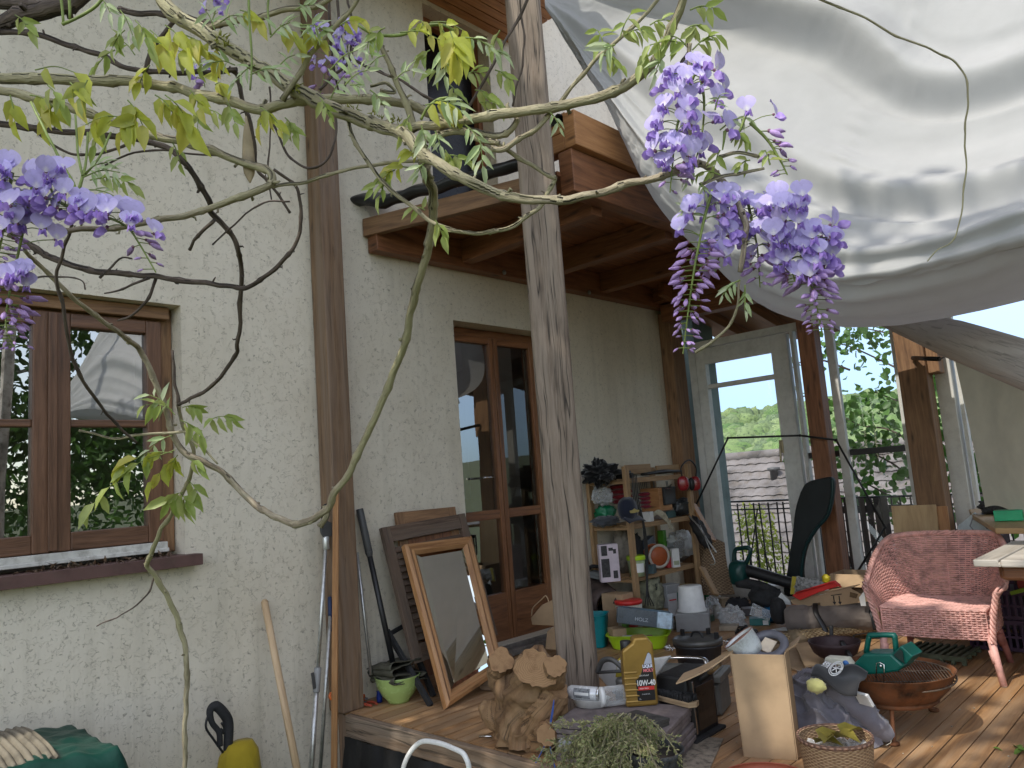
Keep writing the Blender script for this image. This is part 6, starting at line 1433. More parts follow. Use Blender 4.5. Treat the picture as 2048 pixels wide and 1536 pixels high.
# loose filling between the bigger things: (kind, px, py, size, colour, label)
FILL = [
 ('box', 1330, 1238, (.10, .07, .05), (.45, .40, .32), 'beige small box wedged between lime tub and white bucket'),
 ('box', 1305, 1232, (.12, .05, .06), (.30, .05, .04), 'dull red flat box behind the blue grey packing'),
 ('can', 1440, 1238, (.035, .09), (.50, .48, .44), 'pale dented can beside the small clear bag'),
 ('box', 1415, 1246, (.11, .08, .04), (.06, .10, .07), 'dark green flat packet in front of the wicker mat'),
 ('box', 1450, 1216, (.09, .07, .07), (.42, .33, .22), 'tan little carton below the leaf blower tube'),
 ('lump', 1480, 1225, (.16, .12, .10), (.05, .05, .055), 'dark crumpled cloth below the leaf blower'),
 ('box', 1500, 1232, (.10, .08, .05), (.10, .09, .09), 'charcoal flat box at the end of the leaf blower'),
 ('can', 1398, 1228, (.03, .11), (.55, .10, .06), 'slim red spray can beside the beige planter'),
 ('can', 1352, 1208, (.03, .12), (.62, .62, .60), 'tall white bottle at the foot of the shelf'),
 ('box', 1380, 1250, (.08, .06, .05), (.10, .16, .30), 'small blue packet right of the upturned bucket'),
 ('lump', 1340, 1262, (.12, .10, .07), (.36, .34, .30), 'grey crumpled paper at the end of the lime tub'),
 ('box', 1462, 1262, (.12, .10, .03), (.30, .24, .17), 'flat brown card left of the camping kettle'),
 ('lump', 1535, 1205, (.14, .10, .12), (.03, .03, .032), 'black lumpy cloth under the green shell'),
 ('box', 1622, 1180, (.10, .05, .12), (.40, .34, .26), 'pale brown upright carton behind the newspaper bag'),
 ('lump', 1600, 1290, (.16, .12, .08), (.25, .19, .12), 'brown crumpled wrapping paper below the straw mat'),
 ('box', 1215, 1262, (.09, .08, .08), (.38, .28, .18), 'small tan carton right of the teal bucket'),
 ('lump', 1248, 1250, (.14, .10, .12), (.45, .44, .42), 'whitish crumpled bag behind the lime tub'),
 ('can', 1232, 1238, (.035, .12), (.30, .28, .26), 'grey can behind the teal bucket'),
]
for kd, px, py, sz, col, lb in FILL:
    p = onz(px, py, 0) + bk * .04; m_ = paint(col, .55, .2, 16, dirt=.2)
    if kd == 'box': obox('packet', p + V((0, 0, sz[2] / 2 + .002)), sz, (px * 7 % 31) * .1, m_, lb, 'packet')
    elif kd == 'can':
        q = MB(); r_, h_ = sz; q.lathe([(0, 0), (r_, 0), (r_, h_ * .82), (r_ * .7, h_ * .9), (r_ * .45, h_ * .92), (r_ * .45, h_), (0, h_)], p + V((0, 0, .002)), 20); tag(q.build('bottle', m_), lb, 'bottle')
    else:
        q = MB(); q.blob(p + V((0, 0, sz[2] * .45)), sz, rotz(px), 0, 30, 18, .4, 8, .85, px % 17); tag(q.build('crumpled_wrap', cloth('wrap', col, .85, 300, .4, .2, 0, 0, 12)), lb, 'wrapping')
# mats and plank leaning to the right of the shelf
def lean(name, pxs, Y, ext, mat, label, cat, bev=0):
    q = MB(); q.prism([ony(x, y, Y) for x, y in pxs], (0, ext, 0)); o = q.build(name, mat, bev=bev); tag(o, label, cat); return o
q = MB(); A, B, C_, D_ = ony(1402, 1078, 5.45), ony(1452, 1085, 5.5), ony(1470, 1188, 5.25), ony(1408, 1190, 5.2)
q.grid(lambda u, v: D_.lerp(C_, u).lerp(A.lerp(B, u), v) + V((0, -.03 * math.sin(u * 3.1) - .04 * math.sin(v * 2.6), .03 * math.sin(u * math.pi) * v)), 24, 30, 0, True, 1, 1)
tag(q.build('wicker_mat', weavem('wicker matting', (.13, .08, .045), (.36, .25, .15), 14, 36, .8), solid=.006), 'curved woven wicker mat leaning right of the shelf', 'mat')
q = MB(); q.bar(ony(1386, 1008, 5.3), ony(1427, 1082, 5.2), .02, .055, V((0, 1, 0))); tag(q.build('short_plank', W['pine'], bev=.002), 'short reddish plank leaning at the right shelf upright', 'plank')
q = MB(); q.bar(ony(1404, 1135, 5.05), ony(1432, 1190, 4.95), .02, .05, V((0, 1, 0))); tag(q.build('low_plank', W['shelf'], bev=.002), 'small plank at the foot of the wicker mat', 'plank')
q = MB(); q.tube(crv([ony(1378, 1032, 5.1), ony(1395, 1050, 5.05), ony(1415, 1080, 5.0), ony(1433, 1105, 4.98)], 6), .006, 6); q.tube(crv([ony(1400, 1050, 5.05), ony(1420, 1100, 5.0), ony(1430, 1125, 5.0), ony(1420, 1130, 5.0)], 6), .0035, 6); tag(q.build('bent_rods', ALU), 'thin bent metal rods hanging beside the wicker mat', 'rods')
q = MB(); c = ony(1402, 1065, 5.1); q.blob(c, (.10, .05, .24), rot(-.5, 'Y'), 0, 26, 18, .35, 7, .8, 31); tag(q.build('dotted_bag', paint((.02, .02, .022), .5, .3)), 'black dotted bag hanging at the right shelf upright', 'bag')
# leaf blower
BL = thing('leaf_blower', 'dark green and black leaf blower lying below the white door', 'leaf blower', onz(1500, 1215, 0))
Yb = 5.1
q = MB(); q.tube(crv([ony(1470, 1135, Yb), ony(1510, 1145, Yb), ony(1560, 1160, Yb), ony(1605, 1172, Yb)], 6), [.045, .042, .04, .035], 16); q.build('blow_tube', BLACK, BL)
q = MB(); q.tube(crv([ony(1475, 1165, Yb - .05), ony(1520, 1172, Yb - .05), ony(1555, 1190, Yb - .06), ony(1560, 1215, Yb - .08)], 6), [.035, .035, .035, .04], 12); q.build('lower_tube', BLKMAT, BL)
q = MB(); q.blob(ony(1478, 1145, Yb - .02), (.13, .14, .17), None, 0, 26, 18, .08, 4, .7, 3); q.build('motor_housing', paint((.0, .04, .035), .4), BL)
q = MB(); q.tube(crv([ony(1468, 1130, Yb), ony(1470, 1102, Yb), ony(1480, 1097, Yb), ony(1497, 1096, Yb), ony(1500, 1108, Yb), ony(1488, 1135, Yb)], 6), [.018, .014, .016, .016, .014, .016], 10); q.build('handle', paint((.0, .035, .03), .4), BL)
q = MB(); q.blob(ony(1530, 1195, Yb - .05), (.22, .16, .14), None, 0, 26, 18, .25, 5, .8, 8); tag(q.build('black_bag', BLKMAT), 'limp black bag lying under the leaf blower', 'bag')
# upright dark green shell
KY = [(1600, 985), (1612, 966), (1640, 957), (1664, 956), (1666, 985), (1656, 1030), (1632, 1060), (1612, 1095), (1604, 1140), (1606, 1185), (1568, 1190), (1574, 1140), (1584, 1070), (1590, 1020)]
q = MB(); out = crv([ony(x, y, 5.38) for x, y in KY] + [ony(*KY[0], 5.38)], 4)[:-1]
q.prism(out, (0, .05, 0)); KA = thing('green_shell', 'tall curved dark green plastic mudguard shell standing upright before the glazing', 'plastic shell', ony(1590, 1190, 5.38)); q.build('shell', paint((.005, .009, .010), .5, .3, 5), KA, .008)
q = MB(); rim_ = crv([ony(x, y, 5.365) for x, y in ((1664, 957), (1665, 985), (1655, 1030), (1631, 1060), (1611, 1095), (1603, 1140), (1605, 1185))], 8); q.tube(rim_, .012, 8); q.build('rim', paint((.0, .025, .026), .4), KA)
# black tube frame behind
q = MB(); fp = [ony(x, y, 5.5) for x, y in ((1393, 1008), (1456, 876), (1600, 871), (1672, 880), (1770, 1055), (1716, 1142))]
for a, b in zip(fp[:-1], fp[1:]): q.tube([a, b], .0075, 8)
for p in fp[1:-1]: q.blob(p, (.022, .022, .022), None, 0, 10, 8)
tag(q.build('tube_frame', BLACK), 'thin black folding tube frame standing in front of the white door', 'frame')
# boxes beside the chair
c = ony(1702, 1205, 4.95); c = onz(1690, 1232, 0) + bk * .1
CB1 = thing('brown_carton', 'open brown cardboard carton left of the wicker chair', 'carton', c); R = rotz(math.atan2(rt.y, rt.x) + .0)
a0, a1 = ony(1660, 1150, 5.0), ony(1748, 1150, 5.0); z0, z1 = .10, a0.z
q = MB(); q.bx(a0.x, a1.x, 5.0, 5.004, .02, a1.z); q.bx(a1.x - .004, a1.x, 5.005, 5.22, .02, a1.z - .01); q.bx(a0.x, a0.x + .004, 5.005, 5.22, .02, a1.z); q.bx(a0.x + .005, a1.x - .005, 5.216, 5.22, .02, a1.z); q.bx(a0.x + .005, a1.x - .005, 5.005, 5.215, .02, .024); q.build('box_body', CARD2, CB1)
q = MB(); q.prism([V((a0.x, 4.996, a1.z)), V((a1.x, 4.996, a1.z)), V((a1.x - .01, 4.95, a1.z - .07)), V((a0.x + .01, 4.95, a1.z - .07))], (0, .004, 0)); q.build('flap', CARD, CB1); q = MB(); q.prism([V((a1.x, 5.0, a1.z)), V((a1.x, 5.2, a1.z)), V((a1.x + .06, 5.2, a1.z - .09)), V((a1.x + .06, 5.0, a1.z - .09))], (.003, 0, .002)); q.build('flap', CARD, CB1)
BB = thing('flat_carton', 'low brown carton with two black arrows lying on the rolled mat', 'carton', ony(1650, 1215, 4.72))
A, B, C_, D_ = ony(1580, 1212, 4.7), ony(1705, 1200, 4.7), ony(1722, 1178, 4.7), ony(1580, 1200, 4.72)
fr_ = [ony(x, y, 4.7) for x, y in ((1580, 1199), (1640, 1190), (1686, 1178), (1700, 1176), (1724, 1190), (1715, 1206), (1690, 1209), (1640, 1216), (1592, 1218))]
q = MB(); q.prism(fr_, (0, .004, 0)); q.build('front_side', CARD, BB); q = MB(); q.prism([fr_[0], fr_[3], fr_[3] + V((0, .16, 0)), fr_[0] + V((0, .16, 0))], (0, 0, -.004)); q.build('top_side', CARD2, BB)
q = MB()
for px in (1667, 1678):
    a_, b_ = ony(px, 1192, 4.697), ony(px + 2, 1207, 4.697); q.bar(a_, b_, .004, .0045, V((0, 1, 0))); q.prism([b_ + V((-.011, 0, .01)), b_ + V((.011, 0, .01)), b_ + V((0, 0, -.008))], (0, .002, 0))
q.bar(ony(1662, 1191, 4.697), ony(1683, 1188, 4.697), .004, .004, V((0, 1, 0))); q.build('arrow_marks', BLKMAT, BB)
q = MB(); q.prism([ony(x, y, 4.697) for x, y in ((1625, 1207), (1640, 1205), (1641, 1212), (1626, 1214))], (0, .002, 0)); q.prism([ony(x, y, 4.697) for x, y in ((1700, 1184), (1716, 1188), (1712, 1197), (1699, 1194))], (0, .002, 0)); q.build('stamp_print', paint((.14, .085, .04), .8, .3, 60), BB)
text('lettering', 'CH', .028, ony(1584, 1214, 4.698), V((1, 0, -.1)), UPZ, paint((.36, .08, .03), .8), BB, .0004)
q = MB(); dpts = [ony(x, y, 4.66) for x, y in ((1584, 1192), (1592, 1186), (1668, 1163), (1680, 1172), (1640, 1184), (1600, 1201))]
RD = thing('red_dustpan', 'red plastic dustpan lying on top of the low carton', 'dustpan', dpts[0]); q.prism(dpts, (0, .02, .006)); q.build('pan', RED, RD, .003); q = MB(); q.tube([ony(1592, 1186, 4.65), ony(1668, 1163, 4.65), ony(1682, 1174, 4.65)], .006, 8); q.build('rim', RED, RD)
q = MB(); zc_ = [ony(x, y, 4.9) for x, y in ((1584, 1152), (1655, 1160), (1648, 1185), (1580, 1188))]; q.grid(lambda u, v: zc_[3].lerp(zc_[2], u).lerp(zc_[0].lerp(zc_[1], u), v) + V((0, -.03 * math.sin(u * 3.1) * math.sin(v * 3.1), 0)) + V((0, 1, 1)) * .008 * noise.noise(V((u * 8, v * 8, 2))), 24, 16); o = q.build('newspaper_bag', paint((.30, .30, .29), .4, .5, 60)); tag(o, 'grey printed newspaper in a bag behind the red dustpan', 'newspaper')
q = MB(); q.grid(lambda u, v: zc_[3].lerp(zc_[2], .03 + .12 * u).lerp(zc_[0].lerp(zc_[1], .03 + .12 * u), v) + V((0, -.012, 0)), 4, 8); q.build('yellow_stripe', M_YEL, o)
q = MB(); q.blob(ony(1652, 1158, 4.85), (.05, .04, .05), None, 0, 16, 12, .4, 7, .8, 4); tag(q.build('yellow_wrapper', paint((.55, .45, .02), .4)), 'crumpled yellow wrapper between newspaper and carton', 'wrapper')
q = MB(); q.prism([ony(x, y, 4.8) for x, y in ((1556, 1195), (1562, 1185), (1580, 1202), (1582, 1210), (1566, 1208))], (.0, .004, 0)); tag(q.build('white_paper', PAPER), 'torn white paper at the left end of the rolled mat', 'paper')
q = MB(); q.prism([ony(x, y, 4.66) for x, y in ((1722, 1212), (1718, 1195), (1728, 1182), (1732, 1212))], (0, .003, 0)); tag(q.build('white_sheet', PAPER), 'white paper edge between carton and wicker chair', 'paper')
# rolled sleeping mat with straps
mA, mB_ = ony(1573, 1240, 4.62), ony(1752, 1232, 4.78)
RM = thing('rolled_mat', 'thick rolled grey brown sleeping mat with black straps', 'rolled mat', (mA + mB_) / 2 - V((0, 0, .09)))
axm = (mB_ - mA).normalized(); _, sd, u_ = frame_from(axm); Rm = Matrix((sd, u_, axm)).transposed(); Lm = (mB_ - mA).length
def rollf(u, v):
    a_ = u * 2 * math.pi; r_ = .082 * (1 + .07 * math.sin(v * 6 + 1)) + .006 * noise.noise(V((a_, v * 6, 1)))
    e = min(v, 1 - v) * 2; r_ *= min(1, (.80 + 1.6 * e)); cr = .009 * math.exp(-((v - .28) / .03) ** 2) + .006 * noise.noise(V((math.cos(a_) * 3, math.sin(a_) * 3, v * 14)))
    return mA + axm * (v * Lm) + Rm @ V((math.cos(a_) * (r_ - cr), math.sin(a_) * (r_ - cr) * .95, 0))
q = MB(); q.grid(rollf, 48, 60); q.lathe([(0, -.004), (.062, -.003), (.066, .004)], mA, 24, Rm); q.build('mat_roll', cloth('taupe fabric', (.185, .155, .135), .85, 300, .25, .12, .1), RM)
q = MB(); s1 = mA + axm * (Lm * .42); up_ = .088
q.tube(crv([s1 + V((-.03, -.02, up_)), s1 + V((.0, -.09, .045)), s1 + V((.05, -.11, -.04)), s1 + V((.07, -.12, -.12)), s1 + V((.08, -.12, -.17))], 6), .015, 8, 0, True, True, .25); s2 = mA + axm * (Lm * .98)
q.tube(crv([s2 + V((-.02, -.02, up_ * .9)), s2 + V((.02, -.08, .02)), s2 + V((.03, -.09, -.06))], 6), .013, 8, 0, True, True, .3)
q.tube([s1 + V((.06, -.125, -.07)), s1 + V((.16, -.14, -.12))], .011, 8, 0, True, True, .4); q.tube([s2 + V((.03, -.09, -.07)), s2 + V((-.08, -.13, -.09)), s1 + V((.19, -.14, -.125))], .010, 8, 0, True, True, .4)
q.build('strap', BLACK, RM)
q = MB()
for k in range(5): q.blob(s1 + V((.15 + .016 * k, -.152, -.115 - .006 * (2 - abs(k - 2)))), (.012, .012, .012), None, 0, 8, 6)
q.build('rivets', CHROME, RM)
# long black tool under
q = MB(); q.bar(ony(1683, 1285, 4.0), ony(1702, 1318, 3.7), .02, .03); q.bar(ony(1662, 1252, 4.3), ony(1664, 1290, 4.25), .02, .02); tag(q.build('black_bar', BLACK, bev=.003), 'short black metal bar standing behind the dark pan', 'bar')
# straw mat and flat cartons below
q = MB(); c0, c1 = onz(1548, 1278, .035), onz(1740, 1256, .05); q.tube(crv([c0, c0.lerp(c1, .5) + V((0, -.02, .005)), c1], 10), [.04, .055, .05, .07], 18, 0, True, True, .55)
uvm = weavem('straw plait', (.20, .13, .06), (.52, .39, .22), 70, 60, .8); tag(q.build('straw_mat', uvm), 'rolled plaited straw mat below the grey brown roll', 'straw mat')
for (pp, z_, lb, m_) in (([(1478, 1300), (1560, 1270), (1660, 1285), (1690, 1330), (1600, 1345), (1560, 1330)], .005, 'flat brown cardboard sheet under the straw mat', CARD2), ([(1590, 1290), (1648, 1280), (1660, 1330), (1610, 1335)], .045, 'upright brown cardboard piece behind the hoodie', CARD)):
    q = MB(); q.prism([onz(x, y, z_) for x, y in pp], (0, 0, .006)); tag(q.build('cardboard_sheet', m_), lb, 'cardboard')
for (px, py, sz, an, m_, lb) in ((1525, 1252, (.13, .09, .045), -.3, paint((.02, .13, .12), .45), 'dark teal packet with white label left of the rolled mat'), (1545, 1248, (.07, .07, .06), .2, paint((.05, .05, .055), .4), 'small black printed packet beside the teal packet')):
    p = onz(px, py, 0) + bk * .05; o, R, c = obox('packet', p + V((0, 0, sz[2] / 2 + .002)), sz, an + math.atan2(rt.y, rt.x), m_, lb, 'packet')
    q = MB(); q.prism([c + R @ V((a_ * sz[0], -sz[1] / 2 - .0005, b_ * sz[2])) for a_, b_ in ((.15, -.4), (.42, -.4), (.42, .25), (.15, .25))], R @ V((0, -.001, 0))); q.build('label', PAPER, o)
p = onz(1520, 1240, .05); q = MB(); q.prism([p + V((-.07, 0, .03)), p + V((.06, .0, .0)), p + V((.07, .03, .05)), p + V((-.05, .02, .10))], (0, .012, .0)); tag(q.build('blister_pack', M_BAG), 'clear blister pack leaning over the teal packet', 'blister pack')
p = ony(1543, 1218, 5.0); q = MB(); q.lathe([(0, 0), (.05, 0), (.055, .03), (.05, .06), (0, .06)], p - V((0, 0, .05)), 24, rot(.6, 'X')); tag(q.build('blue_tub', paint((.01, .16, .36), .4)), 'small bright blue ribbed tub left of the rolled mat', 'tub')
p = onz(1558, 1262, .004); q = MB(); q.prism([p + V((-.07, 0, 0)), p + V((.07, .03, 0)), p + V((.06, .07, .01)), p + V((-.0, .07, .01))], (0, 0, .002)); tag(q.build('leaflet', PAPER), 'white leaflet on the deck in front of the rolled mat', 'leaflet')
p = ony(1556, 1215, 4.75); q = MB(); q.blob(p - V((0, 0, .02)), (.09, .09, .16), None, 0, 20, 14, .1, 4, .7, 5); tag(q.build('black_pouch', BLKMAT), 'black pouch at the left end of the rolled mat', 'pouch')

# ---------------------------------------------------------------- wicker armchair
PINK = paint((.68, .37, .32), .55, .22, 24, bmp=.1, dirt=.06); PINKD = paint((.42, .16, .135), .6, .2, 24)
def wicker_chair(cx, cy, ang, label, group):
    t = thing('wicker_armchair', label, 'armchair', (cx, cy, 0), group)
    R = rotz(ang); B = V((cx, cy, 0))
    def Wd(x, y, z): return B + R @ V((x, y, z))
    hw, dp, sh = .225, .44, .33          # half seat width, depth, seat height
    # plan U: front-left arm -> back -> front-right arm. s in 0..1
    def plan(s, out=0):
        a = (s - .5) * 2; 
        th = a * math.pi * .5
        ex = .62
        x = math.copysign(abs(math.sin(th)) ** ex, th) * (hw + out); y = (abs(math.cos(th)) ** ex) * (dp) - .02 + out * max(0, math.cos(th))
        return x, y
    def rimz(s):
        a = abs(s - .5) * 2; return .625 - .03 * a ** 2 - (.185 * max(0, (a - .42) / .58) ** 1.6)
    def flare(s, k): 
        return .01 + .085 * k ** 1.3 * (1 - .25 * (abs(s - .5) * 2) ** 4)
    def sp_(s, k):     # k 0 at seat level .. 1 at rim
        z0 = sh - .03; z = z0 + (rimz(s) - z0) * k; x, y = plan(s, flare(s, k)); return Wd(x, y, z)
    q = MB(); NR, NS, ups = 34, 168, 42
    for r_ in range(NR):
        k = .0 + 1.0 * r_ / (NR - 1); pts = []
        for i in range(NS + 1):
            s = i / NS; p = sp_(s, k); x, y = plan(s, .0); nrm = R @ V((x, y - .15, 0)).normalized()
            pts.append(p + nrm * (.0032 * math.sin(s * ups * math.pi + (r_ % 2) * math.pi)))
        q.tube(pts, .0047, 5, 0, False)
    for u_k in range(ups + 1):
        s = u_k / ups; q.tube([sp_(s, j / 6) for j in range(7)], .0033, 5, 0, False)
    q.build('woven_back', PINK, t)
    q = MB()
    ap0 = sh - .01
    def apf(s, k):
        x = -hw * .99 + 2 * hw * .99 * s; return Wd(x, -.03 - .012 * math.sin(s * math.pi), ap0 - .125 * k)
    for r_ in range(13):
        q.tube([apf(i / 100, r_ / 12) + R @ V((0, -.0035 * math.sin(i / 100 * 22 * math.pi + (r_ % 2) * math.pi), 0)) for i in range(101)], .0049, 5, 0, False)
    for k in range(23): q.tube([apf(k / 22, 0), apf(k / 22, 1)], .0036, 5, 0, False)
    for sd_ in (-1, 1):
        for r_ in range(13):
            q.tube([Wd(sd_ * (hw * .99), -.03 + .40 * i / 40, ap0 - .125 * r_ / 12) + R @ V((.0035 * math.sin(i / 40 * 18 * math.pi + (r_ % 2) * math.pi), 0, 0)) for i in range(41)], .0049, 5, 0, False)
    q.build('woven_apron', PINK, t)
    q = MB()
    for r_ in range(40):
        y = -.035 + .40 * r_ / 39; q.tube([Wd(-hw + 2 * hw * i / 80, y, sh - .006 - .006 * math.sin(i / 80 * math.pi) + .003 * math.sin(i / 80 * 26 * math.pi + (r_ % 2) * math.pi)) for i in range(81)], .0052, 5, 0, False)
    q.build('woven_seat', PINK, t)
    q = MB()          # braided rim and arm fronts
    path = []
    for sd_, rng in ((0, None),):
        for j in range(14): path.append(Wd(-hw - .012 - .07 * (j / 13) ** 1.5 * .6, -.035 - .0 * j, sh - .15 + (rimz(0) - sh + .15) * j / 13))
        for i in range(1, 120): path.append(sp_(i / 120, 1.0))
        for j in range(13, -1, -1): path.append(Wd(hw + .012 + .07 * (j / 13) ** 1.5 * .6, -.035, sh - .15 + (rimz(1) - sh + .15) * j / 13))
    pp = crv(path, 3); n_ = len(pp)
    for ph in (0, 2.094, 4.189):
        tw_ = []
        for i, p in enumerate(pp):
            d = (pp[min(i + 1, n_ - 1)] - pp[max(i - 1, 0)]).normalized(); _, a_, b_ = frame_from(d, V((.3, .2, 1)) if abs(d.z) < .8 else V((0, 1, 0)))
            w_ = i * .55 + ph; tw_.append(p + a_ * (.0085 * math.cos(w_)) + b_ * (.0085 * math.sin(w_)))
        q.tube(tw_, .0068, 6, 0, False)
    q.build('braided_rim', PINK, t)
    for (x, y, fx, fy) in ((-hw, -.02, -hw - .02, -.04), (hw, -.02, hw + .03, -.05), (-hw + .03, .36, -hw, .42), (hw - .03, .36, hw, .42)):
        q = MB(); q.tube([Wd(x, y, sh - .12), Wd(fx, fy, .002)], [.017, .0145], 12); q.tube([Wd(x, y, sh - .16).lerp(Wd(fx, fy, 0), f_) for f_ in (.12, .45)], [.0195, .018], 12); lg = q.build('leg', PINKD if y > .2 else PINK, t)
        q = MB(); q.tube([Wd(fx, fy, .0005), Wd(fx, fy, .008)], .0135, 12); q.build('foot_cap', paint((.45, .38, .30), .7), lg)
    return t
ch = onz(2012, 1378, 0); ch2 = ch + V((-.255, .05, 0))
wicker_chair(2.305, 4.06, R_(4), 'pink painted wicker armchair facing the viewer beside the fire bowl', 'pink wicker armchairs on the deck')
w2_ = wicker_chair(2.93, 4.36, R_(-20), 'pink wicker armchair at the right edge, half hidden behind the grey table', 'pink wicker armchairs on the deck')
# ---------------------------------------------------------------- fire bowl
fc = V((2.36, 3.26, 0)); FB = thing('fire_bowl', 'rusty iron fire bowl on three bent legs with a grill grate', 'fire bowl', fc)
rz_ = .225; fr = .228
q = MB(); q.shell([(.08, .105), (.12, .11), (.165, .13), (.20, .165), (fr - .005, rz_ - .004), (fr, rz_)], fc, 56, None, 0, 1, 1, .005); q.build('bowl', RUST, FB)
q = MB(); q.lathe([(.150, .108), (.156, .112), (.156, .124), (.150, .126)], fc, 48); q.build('ring', RUST, FB)
for (px, py) in ((1788, 1490), (1868, 1422), (1668, 1425)):
    f_ = onz(px, py, 0); d = f_ - fc; d.z = 0; d.normalize(); a_ = fc + d * .135 + V((0, 0, .115))
    q = MB(); q.tube(crv([a_, fc + d * .16 + V((0, 0, .07)), f_.lerp(fc + d * .16, .25) + V((0, 0, .02)), f_ + V((0, 0, .008))], 6), .0075, 8); lg = q.build('leg', RUST, FB); q = MB(); q.lathe([(0, 0), (.02, 0), (.02, .008), (.012, .012), (0, .012)], f_ + V((0, 0, .0005)), 16); q.build('foot', RUST, lg)
q = MB(); gm = fc + V((.05, .0, .205)); Rg = rotz(.5) @ rot(.10, 'X')
for k in range(-15, 16):
    hh = math.sqrt(max(0, .175 ** 2 - (k * .011) ** 2)); 
    if hh > .02: q.tube([gm + Rg @ V((k * .011, -hh, 0)), gm + Rg @ V((k * .011, hh, 0))], .0022, 5)
q.tube([gm + Rg @ V((.175 * math.cos(i * .1309), .175 * math.sin(i * .1309), 0)) for i in range(49)], .0035, 6); q.tube([gm + Rg @ V((-.16, .05, -.003)), gm + Rg @ V((.16, .05, -.003))], .003, 5); q.tube([gm + Rg @ V((-.16, -.06, -.003)), gm + Rg @ V((.16, -.06, -.003))], .003, 5)
q.build('grill_grate', paint((.20, .15, .11), .5, .3, 30, .6), FB)
q = MB(); pc_ = onz(1672, 1318, .10) - V((0, 0, .06)); q.shell([(.075, .0), (.10, .02), (.118, .06), (.122, .075)], pc_ + V((-.02, .05, .06)), 40, None, 0, 1, 1, .004); tag(q.build('dark_pan', paint((.05, .028, .03), .6, .2, 9, .2)), 'dark purple brown iron pan behind the green spreader', 'pan')
# green hand spreader
gp = ony(1760, 1330, 3.12); GSP = thing('hand_spreader', 'dark green plastic hand spreader with carrying handle on the fire bowl', 'spreader', gp)
Yg = 3.10
side = [(1703, 1330), (1735, 1305), (1778, 1306), (1795, 1292), (1823, 1318), (1806, 1335), (1790, 1342), (1770, 1348), (1711, 1352)]
def gs(px, py, d=0.0): return ony(px, py, Yg) + V((0, d, 0))
bodyp = [(1706, 1328), (1726, 1308), (1782, 1308), (1808, 1332), (1795, 1343), (1765, 1348), (1712, 1351)]
q = MB(); q.prism([gs(*p) for p in bodyp], (0.01, .11, 0)); q.build('hopper', GREENP, GSP, .008)
q = MB(); q.prism([gs(*p, .01) for p in ((1782, 1310), (1800, 1292), (1824, 1314), (1810, 1330))], (0.01, .09, 0)); sp2 = q.build('spout', GREENP, GSP, .004)
q = MB(); q.prism([gs(*p, -.003) for p in ((1787, 1310), (1800, 1297), (1806, 1303), (1808, 1326))], (0.0, .004, 0)); q.build('spout_opening', paint((.004, .02, .016), .6), sp2)
q = MB(); q.tube(crv([gs(1722, 1312, .055), gs(1728, 1280, .055), gs(1734, 1276, .055), gs(1776, 1276, .055), gs(1780, 1281, .055), gs(1783, 1312, .055)], 3), .0125, 10, 0, True, True, .8); q.build('handle', GREENP, GSP)
q = MB(); q.tube([gs(1754, 1365, -.01), gs(1755, 1325, -.01), gs(1762, 1324, -.01), gs(1770, 1328, -.01), gs(1770, 1365, -.01)], .002, 6); q.build('wire_lever', CHROME, GSP); q = MB(); q.blob(gs(1763, 1331, -.008), (.012, .012, .012), None, 0, 10, 8); q.build('screw', CHROME, GSP)
q = MB(); q.prism([ony(x, y, 3.08) for x, y in ((1650, 1315), (1692, 1318), (1704, 1334), (1690, 1336), (1648, 1322))], (0, .05, 0)); o = q.build('milk_carton', paint((.66, .64, .52), .5), bev=.003); tag(o, 'cream coloured packet with blue badge left of the green spreader', 'packet')
q = MB(); q.lathe([(.0, 0), (.012, 0), (.012, .002), (0, .002)], ony(1692, 1327, 3.077), 16, rot(R_(90), 'X')); q.build('blue_badge', paint((.05, .16, .42), .5), o)
# green grid tile under the chair
q = MB(); gt0 = onz(1895, 1322, 0); gt0 = gt0 + V((-.05, .06, 0)); Rg = rotz(-.05)
for k in range(9): q.box(gt0 + Rg @ V((-.14 + .035 * k, .02, .035)), (.016, .26, .012), Rg)
for k in range(4): q.box(gt0 + Rg @ V((0, -.1 + .08 * k, .022)), (.31, .014, .018), Rg)
for k in range(7): q.box(gt0 + Rg @ V((-.15 + .05 * k, -.115, .012)), (.018, .02, .022), Rg)
q.box(gt0 + Rg @ V((0, -.118, .03)), (.32, .012, .022), Rg); tag(q.build('grid_tile', paint((.07, .085, .05), .7, .25, 12, dirt=.3)), 'dull green plastic grid tile on the deck under the wicker chair', 'grid tile')
# boards behind the chair
Yw = 5.5
a_, b_ = ony(1783, 1012, Yw), ony(1872, 1012, Yw)
q = MB(); q.bar(V(((a_.x + b_.x) / 2, Yw - .06, .0)), V(((a_.x + b_.x) / 2, Yw, a_.z)), b_.x - a_.x, .018, V((0, -1, 0))); tag(q.build('veneer_board', W['board'], bev=.002), 'pale pine board leaning on the wide brown post behind the chair', 'board')
a_, b_ = ony(1866, 1013, Yw + .035), ony(1895, 1013, Yw + .035); q = MB(); q.bar(V(((a_.x + b_.x) / 2, Yw - .02, .0)), V(((a_.x + b_.x) / 2, Yw + .035, a_.z)), (b_.x - a_.x), .02, V((0, -1, 0))); tag(q.build('orange_board', W['orange'], bev=.002), 'narrow orange board behind the pale pine board', 'board')
